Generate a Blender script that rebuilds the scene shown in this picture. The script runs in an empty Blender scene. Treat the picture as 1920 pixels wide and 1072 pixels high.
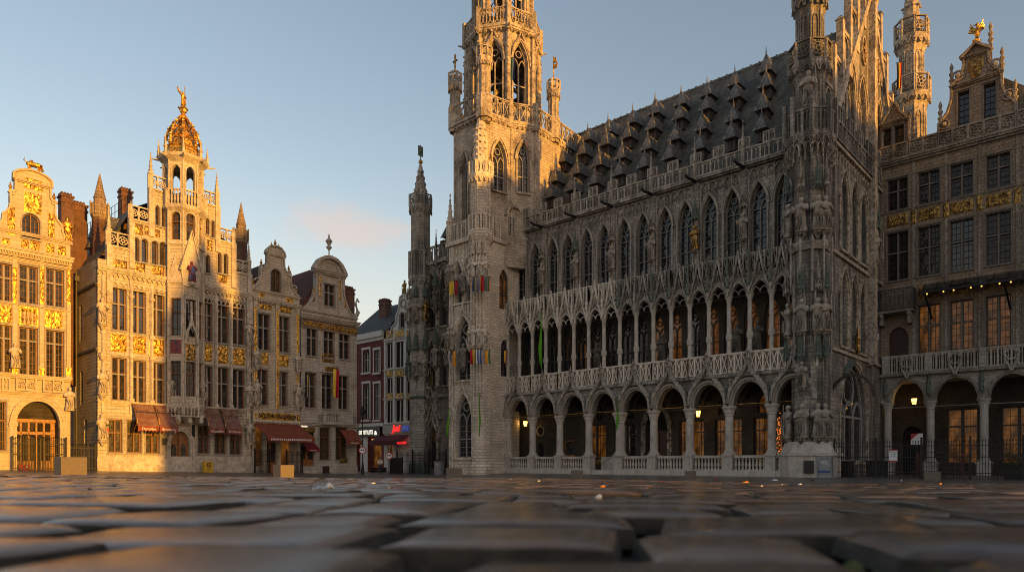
import math
SUN_E, SUN_C = 2.5, (1.0, .45, .04)
SKY_E, SKY_ELEV, AIR, DUST, OZ = .15, math.radians(3.5), 1.0, 1.0, 1.0
CLOUD = (2.15, 1.6, 1.32)
EXPO = 1.4
VEIL = (2.05, 1.68, 1.42)  # warm haze painted over the sky, thickening towards the horizon
import bpy, math, random
from mathutils import Vector, noise
RND = random.Random(11)
sc = bpy.context.scene
COL = sc.collection
PI = math.pi
# ------------------------------------------------------------------ materials
def new_mat(name):
    m = bpy.data.materials.new(name); m.use_nodes = True
    nt = m.node_tree; nt.nodes.clear()
    out = nt.nodes.new('ShaderNodeOutputMaterial'); b = nt.nodes.new('ShaderNodeBsdfPrincipled')
    nt.links.new(b.outputs[0], out.inputs[0])
    return m, nt, b
def nd(nt, typ, **kw):
    n = nt.nodes.new(typ)
    for k, v in kw.items():
        if k.startswith('i_'):
            k = k[2:]; k = int(k) if k.isdigit() else k
            n.inputs[k].default_value = v
        else: setattr(n, k, v)
    return n
def c4(c): return (c[0], c[1], c[2], 1)
def ramp(nt, fac, stops):
    r = nt.nodes.new('ShaderNodeValToRGB'); e = r.color_ramp.elements
    e[0].position, e[0].color = stops[0][0], c4(stops[0][1]); e[1].position, e[1].color = stops[-1][0], c4(stops[-1][1])
    for p, c in stops[1:-1]:
        x = e.new(p); x.color = c4(c)
    nt.links.new(fac, r.inputs[0]); return r.outputs[0]
def mixc(nt, fac, a, b, mode='MIX'):
    m = nd(nt, 'ShaderNodeMix', data_type='RGBA', blend_type=mode)
    for s, v in ((0, fac), (6, a), (7, b)):
        if hasattr(v, 'links'): nt.links.new(v, m.inputs[s])
        else: m.inputs[s].default_value = v if s == 0 else c4(v)
    return m.outputs[2]
def nz(nt, co, scale, detail=5, sc3=None, rough=.6):
    n = nd(nt, 'ShaderNodeTexNoise', i_Scale=scale, i_Detail=detail, i_Roughness=rough)
    if sc3:
        mp = nd(nt, 'ShaderNodeMapping'); mp.inputs['Scale'].default_value = sc3
        nt.links.new(co, mp.inputs[0]); co = mp.outputs[0]
    nt.links.new(co, n.inputs['Vector']); return n.outputs['Fac']
def masonry(name, ca, cb, dark, bw=.6, bh=.28, mortar=.012, stain=.55, mcol=None, rough=.85, carved=False, bump=.5, streak=.5, soft=1.0, grow=0):
    """stone or brick: blocks, patches, soot streaks with shapes of their own"""
    m, nt, b = new_mat(name); L = nt.links.new
    co = nd(nt, 'ShaderNodeTexCoord').outputs['Object']
    sp = nd(nt, 'ShaderNodeSeparateXYZ'); L(co, sp.inputs[0])
    ad = nd(nt, 'ShaderNodeMath', operation='ADD'); L(sp.outputs[0], ad.inputs[0]); L(sp.outputs[1], ad.inputs[1])
    cb_ = nd(nt, 'ShaderNodeCombineXYZ'); L(ad.outputs[0], cb_.inputs[0]); L(sp.outputs[2], cb_.inputs[1])
    fine = nz(nt, co, 9, 6, rough=.7); patch = nz(nt, co, .55, 6, rough=.65)
    stk = nz(nt, co, 1.0, 6, (1.7, 1.7, .16), .7)
    if carved:
        n2 = nz(nt, co, 3.2, 3); col = ramp(nt, n2, [(.38, cb), (.56, ca)])
        h = nd(nt, 'ShaderNodeTexVoronoi', i_Scale=7.0); L(co, h.inputs[0]); hh = h.outputs['Distance']
    else:
        br = nd(nt, 'ShaderNodeTexBrick', offset=.5, i_Color1=c4(ca), i_Color2=c4(cb), i_Mortar=c4(mcol or [x * .45 for x in cb]))
        br.inputs['Scale'].default_value = 1; br.inputs['Mortar Size'].default_value = mortar; br.inputs['Mortar Smooth'].default_value = .3
        br.inputs['Brick Width'].default_value = bw; br.inputs['Row Height'].default_value = bh; br.inputs['Bias'].default_value = -.1
        wob = nz(nt, co, 1.3, 2)
        va = nd(nt, 'ShaderNodeVectorMath', operation='SCALE'); va.inputs['Scale'].default_value = 1
        L(cb_.outputs[0], va.inputs[0]); L(va.outputs[0], br.inputs['Vector']); col = br.outputs['Color']; hh = br.outputs['Fac']
    f1 = ramp(nt, patch, [(.30, (.42, .40, .38)), (.47, (.85, .84, .82)), (.58, (1, 1, 1)), (.75, (1.15, 1.12, 1.05))])
    col = mixc(nt, soft, col, f1, 'MULTIPLY')
    f2 = ramp(nt, fine, [(.32, (.5, .5, .5)), (.68, (1.25, 1.25, 1.25))])
    col = mixc(nt, .8 * soft, col, f2, 'MULTIPLY')
    if grow:
        gx = nd(nt, 'ShaderNodeMath', operation='MULTIPLY_ADD', i_1=grow / 27); L(sp.outputs[0], gx.inputs[0]); L(stk, gx.inputs[2]); stk = gx.outputs[0]
    sm = ramp(nt, stk, [(.60 - .22 * stain, (0, 0, 0)), (.80 - .14 * stain, (1, 1, 1))])
    sv = nd(nt, 'ShaderNodeMath', operation='MULTIPLY', i_1=streak); L(sm, sv.inputs[0])
    col = mixc(nt, sv.outputs[0], col, dark)
    L(col, b.inputs['Base Color']); b.inputs['Roughness'].default_value = rough
    hm = nd(nt, 'ShaderNodeMath', operation='MULTIPLY_ADD', i_1=-1.0 if not carved else .8); L(hh, hm.inputs[0])
    fm = nd(nt, 'ShaderNodeMath', operation='MULTIPLY', i_1=.9); L(fine, fm.inputs[0]); L(fm.outputs[0], hm.inputs[2])
    bp = nd(nt, 'ShaderNodeBump', i_Strength=bump, i_Distance=.05 if carved else .03); L(hm.outputs[0], bp.inputs['Height']); L(bp.outputs[0], b.inputs['Normal'])
    return m
def plain(name, col, rough=.6, metal=0, vary=.35, scale=6, bump=.15, spec=None, coat=0, var_col=None, vlo=.38, vhi=.68):
    m, nt, b = new_mat(name); L = nt.links.new
    co = nd(nt, 'ShaderNodeTexCoord').outputs['Object']
    n = nz(nt, co, scale, 5)
    c = ramp(nt, n, [(vlo, var_col or [x * (1 - vary) for x in col]), (vhi, [min(1, x * (1 + vary * .5)) for x in col])])
    L(c, b.inputs['Base Color']); b.inputs['Roughness'].default_value = rough; b.inputs['Metallic'].default_value = metal
    if coat: b.inputs['Coat Weight'].default_value = coat
    if bump:
        bp = nd(nt, 'ShaderNodeBump', i_Strength=bump, i_Distance=.03); L(n, bp.inputs['Height']); L(bp.outputs[0], b.inputs['Normal'])
    return m
def glass_mat(name, col=(.012, .012, .014), rough=.06, wob=.25, emit=None, es=1.0, escale=1.2, lo=.45, hi=.62, spec=.35):
    m, nt, b = new_mat(name); L = nt.links.new
    co = nd(nt, 'ShaderNodeTexCoord').outputs['Object']
    n = nz(nt, co, 2.2, 3)
    c = ramp(nt, n, [(.4, col), (.75, [x * 3.2 for x in col])]); L(c, b.inputs['Base Color'])
    b.inputs['Roughness'].default_value = rough; b.inputs['Specular IOR Level'].default_value = spec
    bp = nd(nt, 'ShaderNodeBump', i_Strength=wob, i_Distance=.06); n2 = nz(nt, co, 1.6, 2); L(n2, bp.inputs['Height']); L(bp.outputs[0], b.inputs['Normal'])
    if emit:
        n3 = nz(nt, co, escale, 3, (1, 1, .5)); e = ramp(nt, n3, [(lo, [x * .12 for x in emit]), (hi, emit)])
        L(e, b.inputs['Emission Color']); b.inputs['Emission Strength'].default_value = es
    return m
def emis(name, col, s):
    m, nt, b = new_mat(name); b.inputs['Base Color'].default_value = c4(col)
    b.inputs['Emission Color'].default_value = c4(col); b.inputs['Emission Strength'].default_value = s; return m
M = {}
M['hall'] = masonry('hall_stone', (.56, .50, .425), (.34, .305, .26), (.045, .041, .037), .55, .27, .018, stain=.72, streak=.85, soft=.85, grow=.11)
M['hall_pale'] = masonry('pale_hall_masonry', (.80, .70, .57), (.62, .53, .425), (.26, .22, .175), .62, .25, .016, stain=.4, streak=.5, bump=.9, soft=.55)  # shaded lower tower: stone lightened to make up for weak fill light
M['tower'] = masonry('belfry_stone', (.60, .50, .385), (.42, .355, .28), (.16, .135, .11), .62, .25, stain=.45, bump=.8)  # same tower stone, darkened here because the upper stages are sunlit
M['tower_carve'] = masonry('carved_belfry_stone', (.60, .505, .395), (.30, .25, .195), (.10, .088, .07), carved=True, stain=.4, streak=.55, bump=.8)
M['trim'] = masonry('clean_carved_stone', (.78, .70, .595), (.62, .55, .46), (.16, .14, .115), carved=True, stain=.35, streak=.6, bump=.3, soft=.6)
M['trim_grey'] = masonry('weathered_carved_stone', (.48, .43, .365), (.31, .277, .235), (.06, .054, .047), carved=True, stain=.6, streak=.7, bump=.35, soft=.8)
M['carve'] = masonry('carved_hall_stone', (.58, .495, .40), (.12, .102, .085), (.035, .032, .028), carved=True, stain=.8, streak=.7, bump=.9)
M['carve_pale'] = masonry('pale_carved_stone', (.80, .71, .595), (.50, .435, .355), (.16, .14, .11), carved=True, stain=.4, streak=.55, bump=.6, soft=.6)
M['column'] = masonry('column_stone', (.56, .505, .445), (.47, .42, .365), (.18, .16, .14), carved=True, stain=.45, streak=.5, bump=.15, soft=.5)
M['statue'] = masonry('statue_stone', (.50, .435, .36), (.28, .24, .195), (.08, .07, .06), carved=True, stain=.5, streak=.6, bump=.3)
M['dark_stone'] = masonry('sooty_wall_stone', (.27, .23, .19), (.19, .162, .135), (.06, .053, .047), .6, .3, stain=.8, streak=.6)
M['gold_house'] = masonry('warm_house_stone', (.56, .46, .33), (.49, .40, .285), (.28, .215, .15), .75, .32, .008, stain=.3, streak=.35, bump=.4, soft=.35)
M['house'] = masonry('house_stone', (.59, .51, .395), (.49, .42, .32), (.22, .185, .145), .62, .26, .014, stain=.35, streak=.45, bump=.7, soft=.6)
M['house_carve'] = masonry('carved_house_stone', (.62, .55, .45), (.44, .38, .305), (.18, .15, .12), carved=True, stain=.35, streak=.5, bump=.6, soft=.6)
M['grey_house'] = masonry('grey_house_stone', (.54, .49, .425), (.43, .385, .33), (.15, .135, .115), .62, .27, .012, stain=.45, streak=.5, bump=.6, soft=.6)
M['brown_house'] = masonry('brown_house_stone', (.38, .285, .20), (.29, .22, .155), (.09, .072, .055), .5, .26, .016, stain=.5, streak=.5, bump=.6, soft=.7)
M['brown_carve'] = masonry('carved_brown_stone', (.42, .365, .30), (.25, .21, .17), (.08, .07, .058), carved=True, stain=.6, streak=.5, bump=.7)
M['brick'] = masonry('chimney_brick', (.20, .075, .045), (.13, .05, .032), (.04, .025, .02), .23, .075, .01, stain=.5, mcol=(.2, .16, .13), streak=.5)
M['redbrick'] = masonry('dark_red_brick', (.23, .045, .034), (.16, .033, .026), (.06, .02, .017), .23, .075, .006, stain=.4, mcol=(.11, .05, .04), streak=.4)
M['greypaint'] = plain('grey_render', (.66, .635, .59), .8, vary=.2)
M['slate'] = masonry('roof_slate', (.155, .147, .12), (.06, .059, .05), (.23, .21, .135), .26, .17, .014, stain=.7, mcol=(.016, .016, .016), rough=.65, bump=.9, streak=.6)
M['slate_dark'] = masonry('dark_roof_slate', (.07, .068, .064), (.04, .04, .04), (.09, .085, .07), .26, .17, .012, stain=.5, mcol=(.012, .012, .012), rough=.7, bump=.8)
M['tile'] = masonry('red_roof_tile', (.20, .055, .032), (.13, .038, .025), (.05, .025, .02), .22, .2, .03, stain=.4, mcol=(.05, .02, .015), bump=.9)
M['lead'] = plain('weathered_lead', (.20, .19, .172), .5, .3, .7, 4, .25)
M['copper'] = plain('green_copper', (.14, .17, .135), .75, 0, .6, 6, .25)
M['gold'] = plain('gilding', (.80, .46, .085), .45, .75, 0, 7, .35, var_col=(.16, .075, .018), vlo=.42, vhi=.54)
M['gold_dull'] = plain('worn_gilding', (.5, .30, .07), .4, .75, 0, 5, .3, var_col=(.10, .06, .03), vlo=.38, vhi=.66)
M['wood'] = plain('brown_window_wood', (.20, .085, .035), .5, 0, .4, 12, .1)
M['darkwood'] = plain('dark_red_window_wood', (.055, .022, .017), .45, 0, .4, 12, .1)
M['doorwood'] = plain('varnished_door_wood', (.36, .15, .045), .38, 0, .5, 7, .15)
M['iron'] = plain('black_iron', (.012, .012, .013), .5, .3, .4, 15, .1)
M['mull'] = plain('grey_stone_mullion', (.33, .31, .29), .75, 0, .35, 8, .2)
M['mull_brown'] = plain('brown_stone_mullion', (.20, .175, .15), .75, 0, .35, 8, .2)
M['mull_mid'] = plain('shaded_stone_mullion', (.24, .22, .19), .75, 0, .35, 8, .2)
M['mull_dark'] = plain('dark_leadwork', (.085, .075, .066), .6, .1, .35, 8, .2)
M['glass'] = glass_mat('window_glass', spec=.75)
M['glass_b'] = glass_mat('old_window_glass', (.018, .017, .016), .09, .5)
M['glass_lit'] = glass_mat('lamplit_window_glass', (.016, .012, .008), .12, .3, (1.0, .30, .04), .05, 2.0, .36, .75, .5)
M['glass_shop'] = glass_mat('dim_shop_glass', (.012, .009, .006), .08, .3, (1.0, .34, .05), .09, 1.3, .42, .85)
M['glass_c'] = glass_mat('curtained_window_glass', (.03, .027, .022), .1, .3)
M['leaded'] = glass_mat('leaded_glass', (.035, .03, .022), .25, 1.0)
M['arcade_dark'] = masonry('shade_darkened_stone', (.085, .07, .055), (.06, .05, .04), (.025, .022, .02), .6, .3, stain=.6, streak=.5)  # shade inside arcades and porch put into the stone colour
M['void'] = plain('dark_interior', (.012, .010, .009), .9, 0, .3, 3, 0)
M['awning'] = plain('rust_red_canvas', (.26, .06, .028), .85, 0, .4, 3, .15)
M['awning_red'] = plain('crimson_canvas', (.20, .014, .024), .85, 0, .3, 3, .1)
M['awning_maroon'] = plain('maroon_canvas', (.105, .014, .024), .85, 0, .3, 3, .1)
M['awning_old'] = plain('faded_brown_canvas', (.20, .13, .095), .85, 0, .4, 3, .15, var_col=(.16, .06, .045))
M['white'] = plain('white_paint', (.75, .74, .72), .6, 0, .15, 8, 0)
M['lettering'] = plain('pale_lettering', (.8, .76, .7), .7, 0, .1, 8, 0)
M['concrete'] = plain('rough_concrete', (.20, .165, .125), .9, 0, .3, 40, .6)
M['moss'] = plain('joint_moss', (.06, .075, .02), .95, 0, .5, 30, .5)
M['steel'] = plain('grey_cabinet_paint', (.25, .26, .27), .45, .1, .2, 4, .05)
M['yellow'] = plain('yellow_enamel', (.62, .38, .02), .4, 0, .25, 5, .05)
M['black'] = plain('black_paint', (.012, .012, .013), .5, 0, .3, 8, 0)
M['blue'] = plain('blue_enamel', (.02, .06, .25), .4, 0, .2, 8, 0)
M['red'] = plain('red_enamel', (.45, .03, .03), .5, 0, .2, 8, 0)
M['painted'] = plain('old_red_paint', (.30, .03, .03), .6, 0, .3, 5, .1, var_col=(.05, .04, .06))
M['bench'] = plain('red_brown_bench_wood', (.12, .022, .016), .5, 0, .5, 9, .1)
M['lamp'] = emis('lit_lantern_glass', (1.0, .5, .08), 3)
M['bulb'] = emis('string_bulb', (1.0, .55, .1), .7)
M['neon'] = emis('red_neon', (1.0, .03, .03), .32)
M['neonw'] = emis('white_sign_letters', (1.0, .95, .8), .35)
M['blueglow'] = emis('blue_sign', (.02, .07, .4), .15)
M['fairy'] = emis('fairy_lights', (1.0, .22, .03), .5)
for nm, c in dict(f_yellow=(.75, .5, .05), f_red=(.42, .015, .03), f_black=(.02, .02, .025), f_green=(.03, .13, .06), f_orange=(.7, .25, .03), f_blue=(.06, .09, .25), f_white=(.7, .68, .66), f_grey=(.2, .19, .2), f_lime=(.13, .42, .02), f_violet=(.22, .17, .3)).items():
    M[nm] = plain(nm[2:] + '_cloth', c, .85, 0, .2, 4, 0)
# ------------------------------------------------------------------ mesh building
class MB:
    def __init__(s): s.v = []; s.f = []; s.fr = None; s.mi = []; s.cur = 0; s.marks = []
    def frame(s, ox=0, oy=0, a=None):
        s.fr = None if a is None and ox == 0 and oy == 0 else (ox, oy, math.cos(a or 0), math.sin(a or 0)); return s
    def edge(s, a, b): return s.frame(a[0], a[1], math.atan2(b[1] - a[1], b[0] - a[0]))
    def add(s, pts):
        i = len(s.v)
        if s.fr:
            ox, oy, c, sn = s.fr
            s.v += [(ox + x * c - y * sn, oy + x * sn + y * c, z) for x, y, z in pts]
        else: s.v += [tuple(p) for p in pts]
        return i
    def face(s, *pts):
        i = s.add(pts); s.f.append(tuple(range(i, i + len(pts)))); s.mi.append(s.cur)
    def faces(s, i, fl):
        for f in fl: s.f.append(tuple(i + k for k in f)); s.mi.append(s.cur)
    def box(s, x0, x1, y0, y1, z0, z1):
        i = s.add([(x0, y0, z0), (x1, y0, z0), (x1, y1, z0), (x0, y1, z0), (x0, y0, z1), (x1, y0, z1), (x1, y1, z1), (x0, y1, z1)])
        s.faces(i, [(0, 3, 2, 1), (4, 5, 6, 7), (0, 1, 5, 4), (1, 2, 6, 5), (2, 3, 7, 6), (3, 0, 4, 7)]); return s
    def prism(s, poly, y0, y1):
        n = len(poly); i = s.add([(x, y0, z) for x, z in poly] + [(x, y1, z) for x, z in poly])
        s.faces(i, [tuple(range(n)), tuple(range(2 * n - 1, n - 1, -1))] + [(k, (k + 1) % n, n + (k + 1) % n, n + k) for k in range(n)]); return s
    def slab(s, poly, z0, z1, s1=1.0):
        n = len(poly); cx = sum(p[0] for p in poly) / n; cy = sum(p[1] for p in poly) / n
        i = s.add([(x, y, z0) for x, y in poly] + [(cx + (x - cx) * s1, cy + (y - cy) * s1, z1) for x, y in poly])
        s.faces(i, [tuple(range(n - 1, -1, -1)), tuple(range(n, 2 * n))] + [(k, (k + 1) % n, n + (k + 1) % n, n + k) for k in range(n)]); return s
    def ring(s, A, B, y0, y1):
        n = len(A); i = s.add([(x, y0, z) for x, z in A] + [(x, y0, z) for x, z in B] + [(x, y1, z) for x, z in A] + [(x, y1, z) for x, z in B])
        fl = []
        for k in range(n - 1):
            fl += [(k, k + 1, n + k + 1, n + k), (2 * n + k, k, k + 1, 2 * n + k + 1)[::-1] if 0 else (k, 2 * n + k, 2 * n + k + 1, k + 1), (n + k, n + k + 1, 3 * n + k + 1, 3 * n + k)]
        fl += [(0, n, 3 * n, 2 * n), (n - 1, 3 * n - 1, 4 * n - 1, 2 * n - 1)]
        s.faces(i, fl); return s
    def bar(s, pts, w, y0, y1):
        A, B = [], []; n = len(pts)
        for k, (x, z) in enumerate(pts):
            a = pts[max(0, k - 1)]; b = pts[min(n - 1, k + 1)]
            dx, dz = b[0] - a[0], b[1] - a[1]; l = math.hypot(dx, dz) or 1
            A.append((x - dz / l * w / 2, z + dx / l * w / 2)); B.append((x + dz / l * w / 2, z - dx / l * w / 2))
        return s.ring(A, B, y0, y1)
    def lathe(s, prof, cx=0, cy=0, n=10, a0=0, z=0, sx=1, fold=0):
        m = len(prof); pts = []
        for r, h in prof:
            for k in range(n):
                a = a0 + 2 * PI * k / n; rr = r * (1 + fold * math.sin(k * 2.4 + h * 3))
                pts.append((cx + rr * math.cos(a) * sx, cy + rr * math.sin(a), z + h))
        i = s.add(pts); fl = []
        for j in range(m - 1):
            for k in range(n):
                k2 = (k + 1) % n; fl.append((j * n + k, j * n + k2, (j + 1) * n + k2, (j + 1) * n + k))
        fl += [tuple(range(n - 1, -1, -1)), tuple((m - 1) * n + k for k in range(n))]
        s.faces(i, fl); return s
    def tube(s, pts, r, n=5):
        pts = [Vector(p) for p in pts]; rings = []
        for k, p in enumerate(pts):
            d = (pts[min(k + 1, len(pts) - 1)] - pts[max(k - 1, 0)]).normalized()
            u = d.cross(Vector((0, 0, 1)))
            if u.length < .05: u = d.cross(Vector((1, 0, 0)))
            u.normalize(); w = d.cross(u); rr = r[k] if isinstance(r, (list, tuple)) else r
            rings += [tuple(p + (u * math.cos(2 * PI * j / n) + w * math.sin(2 * PI * j / n)) * rr) for j in range(n)]
        i = s.add(rings); fl = []
        for k in range(len(pts) - 1):
            for j in range(n): fl.append((k * n + j, k * n + (j + 1) % n, (k + 1) * n + (j + 1) % n, (k + 1) * n + j))
        fl += [tuple(range(n)), tuple((len(pts) - 1) * n + j for j in range(n))]
        s.faces(i, fl); return s
    def ball(s, x, y, z, r, rz=None, n=7):
        rz = rz or r
        return s.lathe([(max(.01 * r, r * math.sin(PI * k / 5)), -rz * math.cos(PI * k / 5)) for k in range(6)], x, y, n, 0, z)
    def mesh(s, name, mat, smooth=False):
        me = bpy.data.meshes.new(name); me.from_pydata(s.v, [], s.f)
        for m in (mat if isinstance(mat, (list, tuple)) else [mat]): me.materials.append(M[m] if isinstance(m, str) else m)
        if any(s.mi): me.polygons.foreach_set('material_index', s.mi)
        if smooth: me.polygons.foreach_set('use_smooth', [True] * len(s.f))
        me.update(); return me
    def pieces(s):
        """split at the marks set by relief() and urn(): each piece becomes a mesh of its own"""
        mk = sorted(set([(0, 0)] + s.marks + [(len(s.v), len(s.f))]))
        for (v0, f0), (v1, f1) in zip(mk, mk[1:]):
            if f1 > f0:
                q = MB(); q.v = s.v[v0:v1]; q.f = [tuple(i - v0 for i in f) for f in s.f[f0:f1]]; q.mi = s.mi[f0:f1]; yield q
    def build(s, name, mat, parent=None, smooth=False, loc=(0, 0, 0), rz=0, label=None):
        if len(s.marks) > 1:
            for q in list(s.pieces()): o = ob(name, q.mesh(name, mat, smooth), parent, loc, rz)
            return o
        o = ob(name, s.mesh(name, mat, smooth), parent, loc, rz)
        if label: o['label'] = label
        return o
def ob(name, me, parent=None, loc=(0, 0, 0), rz=0, scale=None):
    o = bpy.data.objects.new(name, me); COL.objects.link(o); o.location = loc; o.rotation_euler[2] = rz
    if parent: o.parent = parent
    if scale: o.scale = scale if isinstance(scale, (tuple, list)) else (scale,) * 3
    return o
def tag(o, label=None, cat=None, group=None, kind=None):
    for k, v in (('label', label), ('category', cat), ('group', group), ('kind', kind)):
        if v: o[k] = v
    return o
def thing(name, label, cat, loc=(0, 0, 0), rz=0, group=None):
    return tag(ob(name, None, None, loc, rz), label, cat, group)
CACHE = {}
def cached(key, fn):
    if key not in CACHE: CACHE[key] = fn()
    return CACHE[key]
# ------------------------------------------------------------------ architectural shapes
def arch(a, b, zs, za, kind='p', n=10):
    m = (a + b) / 2; w = (b - a) / 2; h = za - zs; out = []
    if kind == 'flat' or h <= 0: return [(a, zs), (b, zs)]
    if kind == 'o':
        P = [(a, zs), (a + .02 * w, zs + .55 * h), (m - .12 * w, zs + .5 * h), (m, za)]
        for k in range(n + 1):
            t = k / n; q = [(1 - t) ** 3, 3 * t * (1 - t) ** 2, 3 * t * t * (1 - t), t ** 3]
            out.append((sum(q[i] * P[i][0] for i in range(4)), sum(q[i] * P[i][1] for i in range(4))))
    elif kind == 'p' and h >= w * 1.001:
        r = (w * w + h * h) / (2 * w); th = math.asin(min(1, h / r))
        for k in range(n + 1):
            t = th * k / n; out.append((a + r - r * math.cos(t), zs + r * math.sin(t)))
    else:
        for k in range(n + 1):
            t = PI / 2 * k / n; out.append((m - w * math.cos(t), zs + h * math.sin(t)))
    out[-1] = (m, za)
    return out + [(2 * m - x, z) for x, z in out[-2::-1]]
def interp(p, x):
    for (a, za), (b, zb) in zip(p, p[1:]):
        if a - 1e-9 <= x <= b + 1e-9 and b > a: return za + (zb - za) * (x - a) / (b - a)
    return p[0][1] if x < p[0][0] else p[-1][1]
def off(pts, d):
    """offset an arch outline outward by d"""
    out = []; n = len(pts)
    for k, (x, z) in enumerate(pts):
        a = pts[max(0, k - 1)]; b = pts[min(n - 1, k + 1)]; dx, dz = b[0] - a[0], b[1] - a[1]; l = math.hypot(dx, dz) or 1
        if k in (0, n - 1) and n > 2: out.append((x + (-d if k == 0 else d), z))
        else: out.append((x - dz / l * d, z + dx / l * d))
    return out
def op(a, b, zb, zs, za=None, kind='p', n=8): return (a, b, zb, arch(a, b, zs, za or zs, kind if za else 'flat', n))
def wall(mb, x0, x1, z0, top, ops=(), y=0, rev=.3, thick=0):
    tp = top if isinstance(top, list) else [(x0, top), (x1, top)]
    xs = {round(x0, 4), round(x1, 4)} | {round(p[0], 4) for p in tp}
    for a, b, zb, pts in ops: xs |= {round(p[0], 4) for p in pts}
    xs = sorted(x for x in xs if x0 - 1e-4 <= x <= x1 + 1e-4)
    for l, r in zip(xs, xs[1:]):
        if r - l < 1e-4: continue
        e = min(1e-4, (r - l) / 4)
        cov = sorted([o for o in ops if o[0] <= l + e and o[1] >= r - e], key=lambda o: o[2]); cl = cr = z0
        for a, b, zb, pts in cov:
            if zb > cl + 1e-5: mb.face((l, y, cl), (r, y, cr), (r, y, zb), (l, y, zb))
            cl, cr = interp(pts, l), interp(pts, r)
        tl, tr = interp(tp, l + e), interp(tp, r - e)
        if tl > cl or tr > cr:
            mb.face((l, y, cl), (r, y, cr), (r, y, tr), (l, y, tl))
            if thick: mb.face((l, y + thick, cl), (r, y + thick, cr), (r, y + thick, tr), (l, y + thick, tl))
    for a, b, zb, pts in ops:
        q = [(a, zb)] + pts + [(b, zb)]
        for (xa, za), (xb, zb2) in zip(q, q[1:] + q[:1]):
            if abs(xa - xb) + abs(za - zb2) > 1e-5: mb.face((xa, y, za), (xb, y, zb2), (xb, y + rev, zb2), (xa, y + rev, za))
    if thick:
        q = [(x0, z0)] + tp + [(x1, z0)]
        for (xa, za), (xb, zb) in zip(q, q[1:]):
            if abs(xa - xb) + abs(za - zb) > 1e-5: mb.face((xa, y, za), (xb, y, zb), (xb, y + thick, zb), (xa, y + thick, za))
    return mb
def gothic_meshes(w, h, ha, frame, pane, trans=(.36, .68), bw=.07, lights=2, panes=0):
    """gothic window of width w, springing h, apex ha above its sill; returns frame and pane meshes"""
    def mk():
        f = MB(); a = arch(-w / 2, w / 2, h, ha, 'p', 8)
        out = [(-w / 2, 0)] + a + [(w / 2, 0)]
        f.ring(off(out, 0), off(out, -bw), -.12, .02); f.box(-w / 2, w / 2, -.12, .02, 0, bw)
        lw = w / lights; la = h + (ha - h) * .28
        for k in range(1, lights): f.box(-w / 2 + k * lw - bw / 2, -w / 2 + k * lw + bw / 2, -.12, .02, 0, h + .1)
        for t in trans: f.box(-w / 2, w / 2, -.10, .02, h * t - bw / 2, h * t + bw / 2)
        for k in range(lights):
            q = arch(-w / 2 + k * lw, -w / 2 + (k + 1) * lw, h - .15 * (ha - h), la, 'p', 5)
            f.bar(q, bw * .8, -.10, .02)
        r = w * .19; cz = h + (ha - h) * .52
        f.bar([(r * math.cos(2 * PI * k / 10), cz + r * math.sin(2 * PI * k / 10)) for k in range(11)], bw * .75, -.10, .02)
        for k in range(panes): f.box(-w / 2, w / 2, -.03, .01, h * (k + 1) / (panes + 1) - .012, h * (k + 1) / (panes + 1) + .012)
        g = MB(); g.face(*[(x, .03, z) for x, z in out])
        return f.mesh('window', frame), g.mesh('pane', pane)
    return cached(('gw', w, h, ha, frame, pane, trans, bw, lights, panes), mk)
def rect_meshes(w, h, frame, pane, mull=None, trans=.62, nx=2, bars=(2, 4), fw=.07, ar=0, bw=.022):
    """cross window: outer frame, mullion and transom, glazing bars, optional arched head of rise ar"""
    def mk():
        f = MB(); a = arch(-w / 2, w / 2, h - ar, h, 'r', 6) if ar else [(-w / 2, h), (w / 2, h)]
        out = [(-w / 2, 0)] + a + [(w / 2, 0)]
        f.box(-w / 2, w / 2, -.06, .03, 0, fw)
        if ar: f.ring(off(a, 0), off(a, -fw), -.06, .03); f.box(-w / 2, -w / 2 + fw, -.06, .03, fw, h - ar); f.box(w / 2 - fw, w / 2, -.06, .03, fw, h - ar)
        else:
            f.box(-w / 2, w / 2, -.06, .03, h - fw, h); f.box(-w / 2, -w / 2 + fw, -.06, .03, fw, h - fw); f.box(w / 2 - fw, w / 2, -.06, .03, fw, h - fw)
        if mull: f.cur = 1
        mw = fw * (1.1 if not mull else 1.35)
        for k in range(1, nx): f.box(-w / 2 + k * w / nx - mw / 2, -w / 2 + k * w / nx + mw / 2, -.13, .02, fw, h - fw * (1 if not ar else .5))
        if trans: f.box(-w / 2 + .01, w / 2 - .01, -.14, .02, h * trans - mw / 2, h * trans + mw / 2)
        f.cur = 0
        lw = w / nx
        for k in range(nx):
            xa = -w / 2 + k * lw
            if mull:
                for e in (xa + mw / 2, xa + lw - mw / 2 - .05): f.box(e, e + .05, -.055, .025, fw, h - ar * .9 - fw)
            for j in range(1, bars[0]): f.box(xa + j * lw / bars[0] - bw / 2, xa + j * lw / bars[0] + bw / 2, -.03, .02, fw, h - ar * .6 - fw)
        for j in range(1, bars[1]): f.box(-w / 2 + fw, w / 2 - fw, -.03, .02, h * j / bars[1] - bw / 2, h * j / bars[1] + bw / 2)
        g = MB(); g.face(*[(x, .035, z) for x, z in out])
        return f.mesh('window', [frame, mull or frame]), g.mesh('pane', pane)
    return cached(('rw', round(w, 3), round(h, 3), frame, pane, mull, trans, nx, bars, fw, ar), mk)
WR = random.Random(77)
def put_window(ms, parent, loc, rz=0, name='window'):
    o = ob(name, ms[0], parent, loc, rz); me = ms[1]; mn = me.materials[0].name
    if mn in ('window_glass', 'old_window_glass') and WR.random() < .55:      # some panes show curtains or older glass
        alt = WR.choice(['glass', 'glass_b', 'glass_c']); key = (me.name, alt)
        if key not in CACHE: q = me.copy(); q.materials[0] = M[alt]; CACHE[key] = q
        me = CACHE[key]
    ob('pane', me, o); return o
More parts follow.
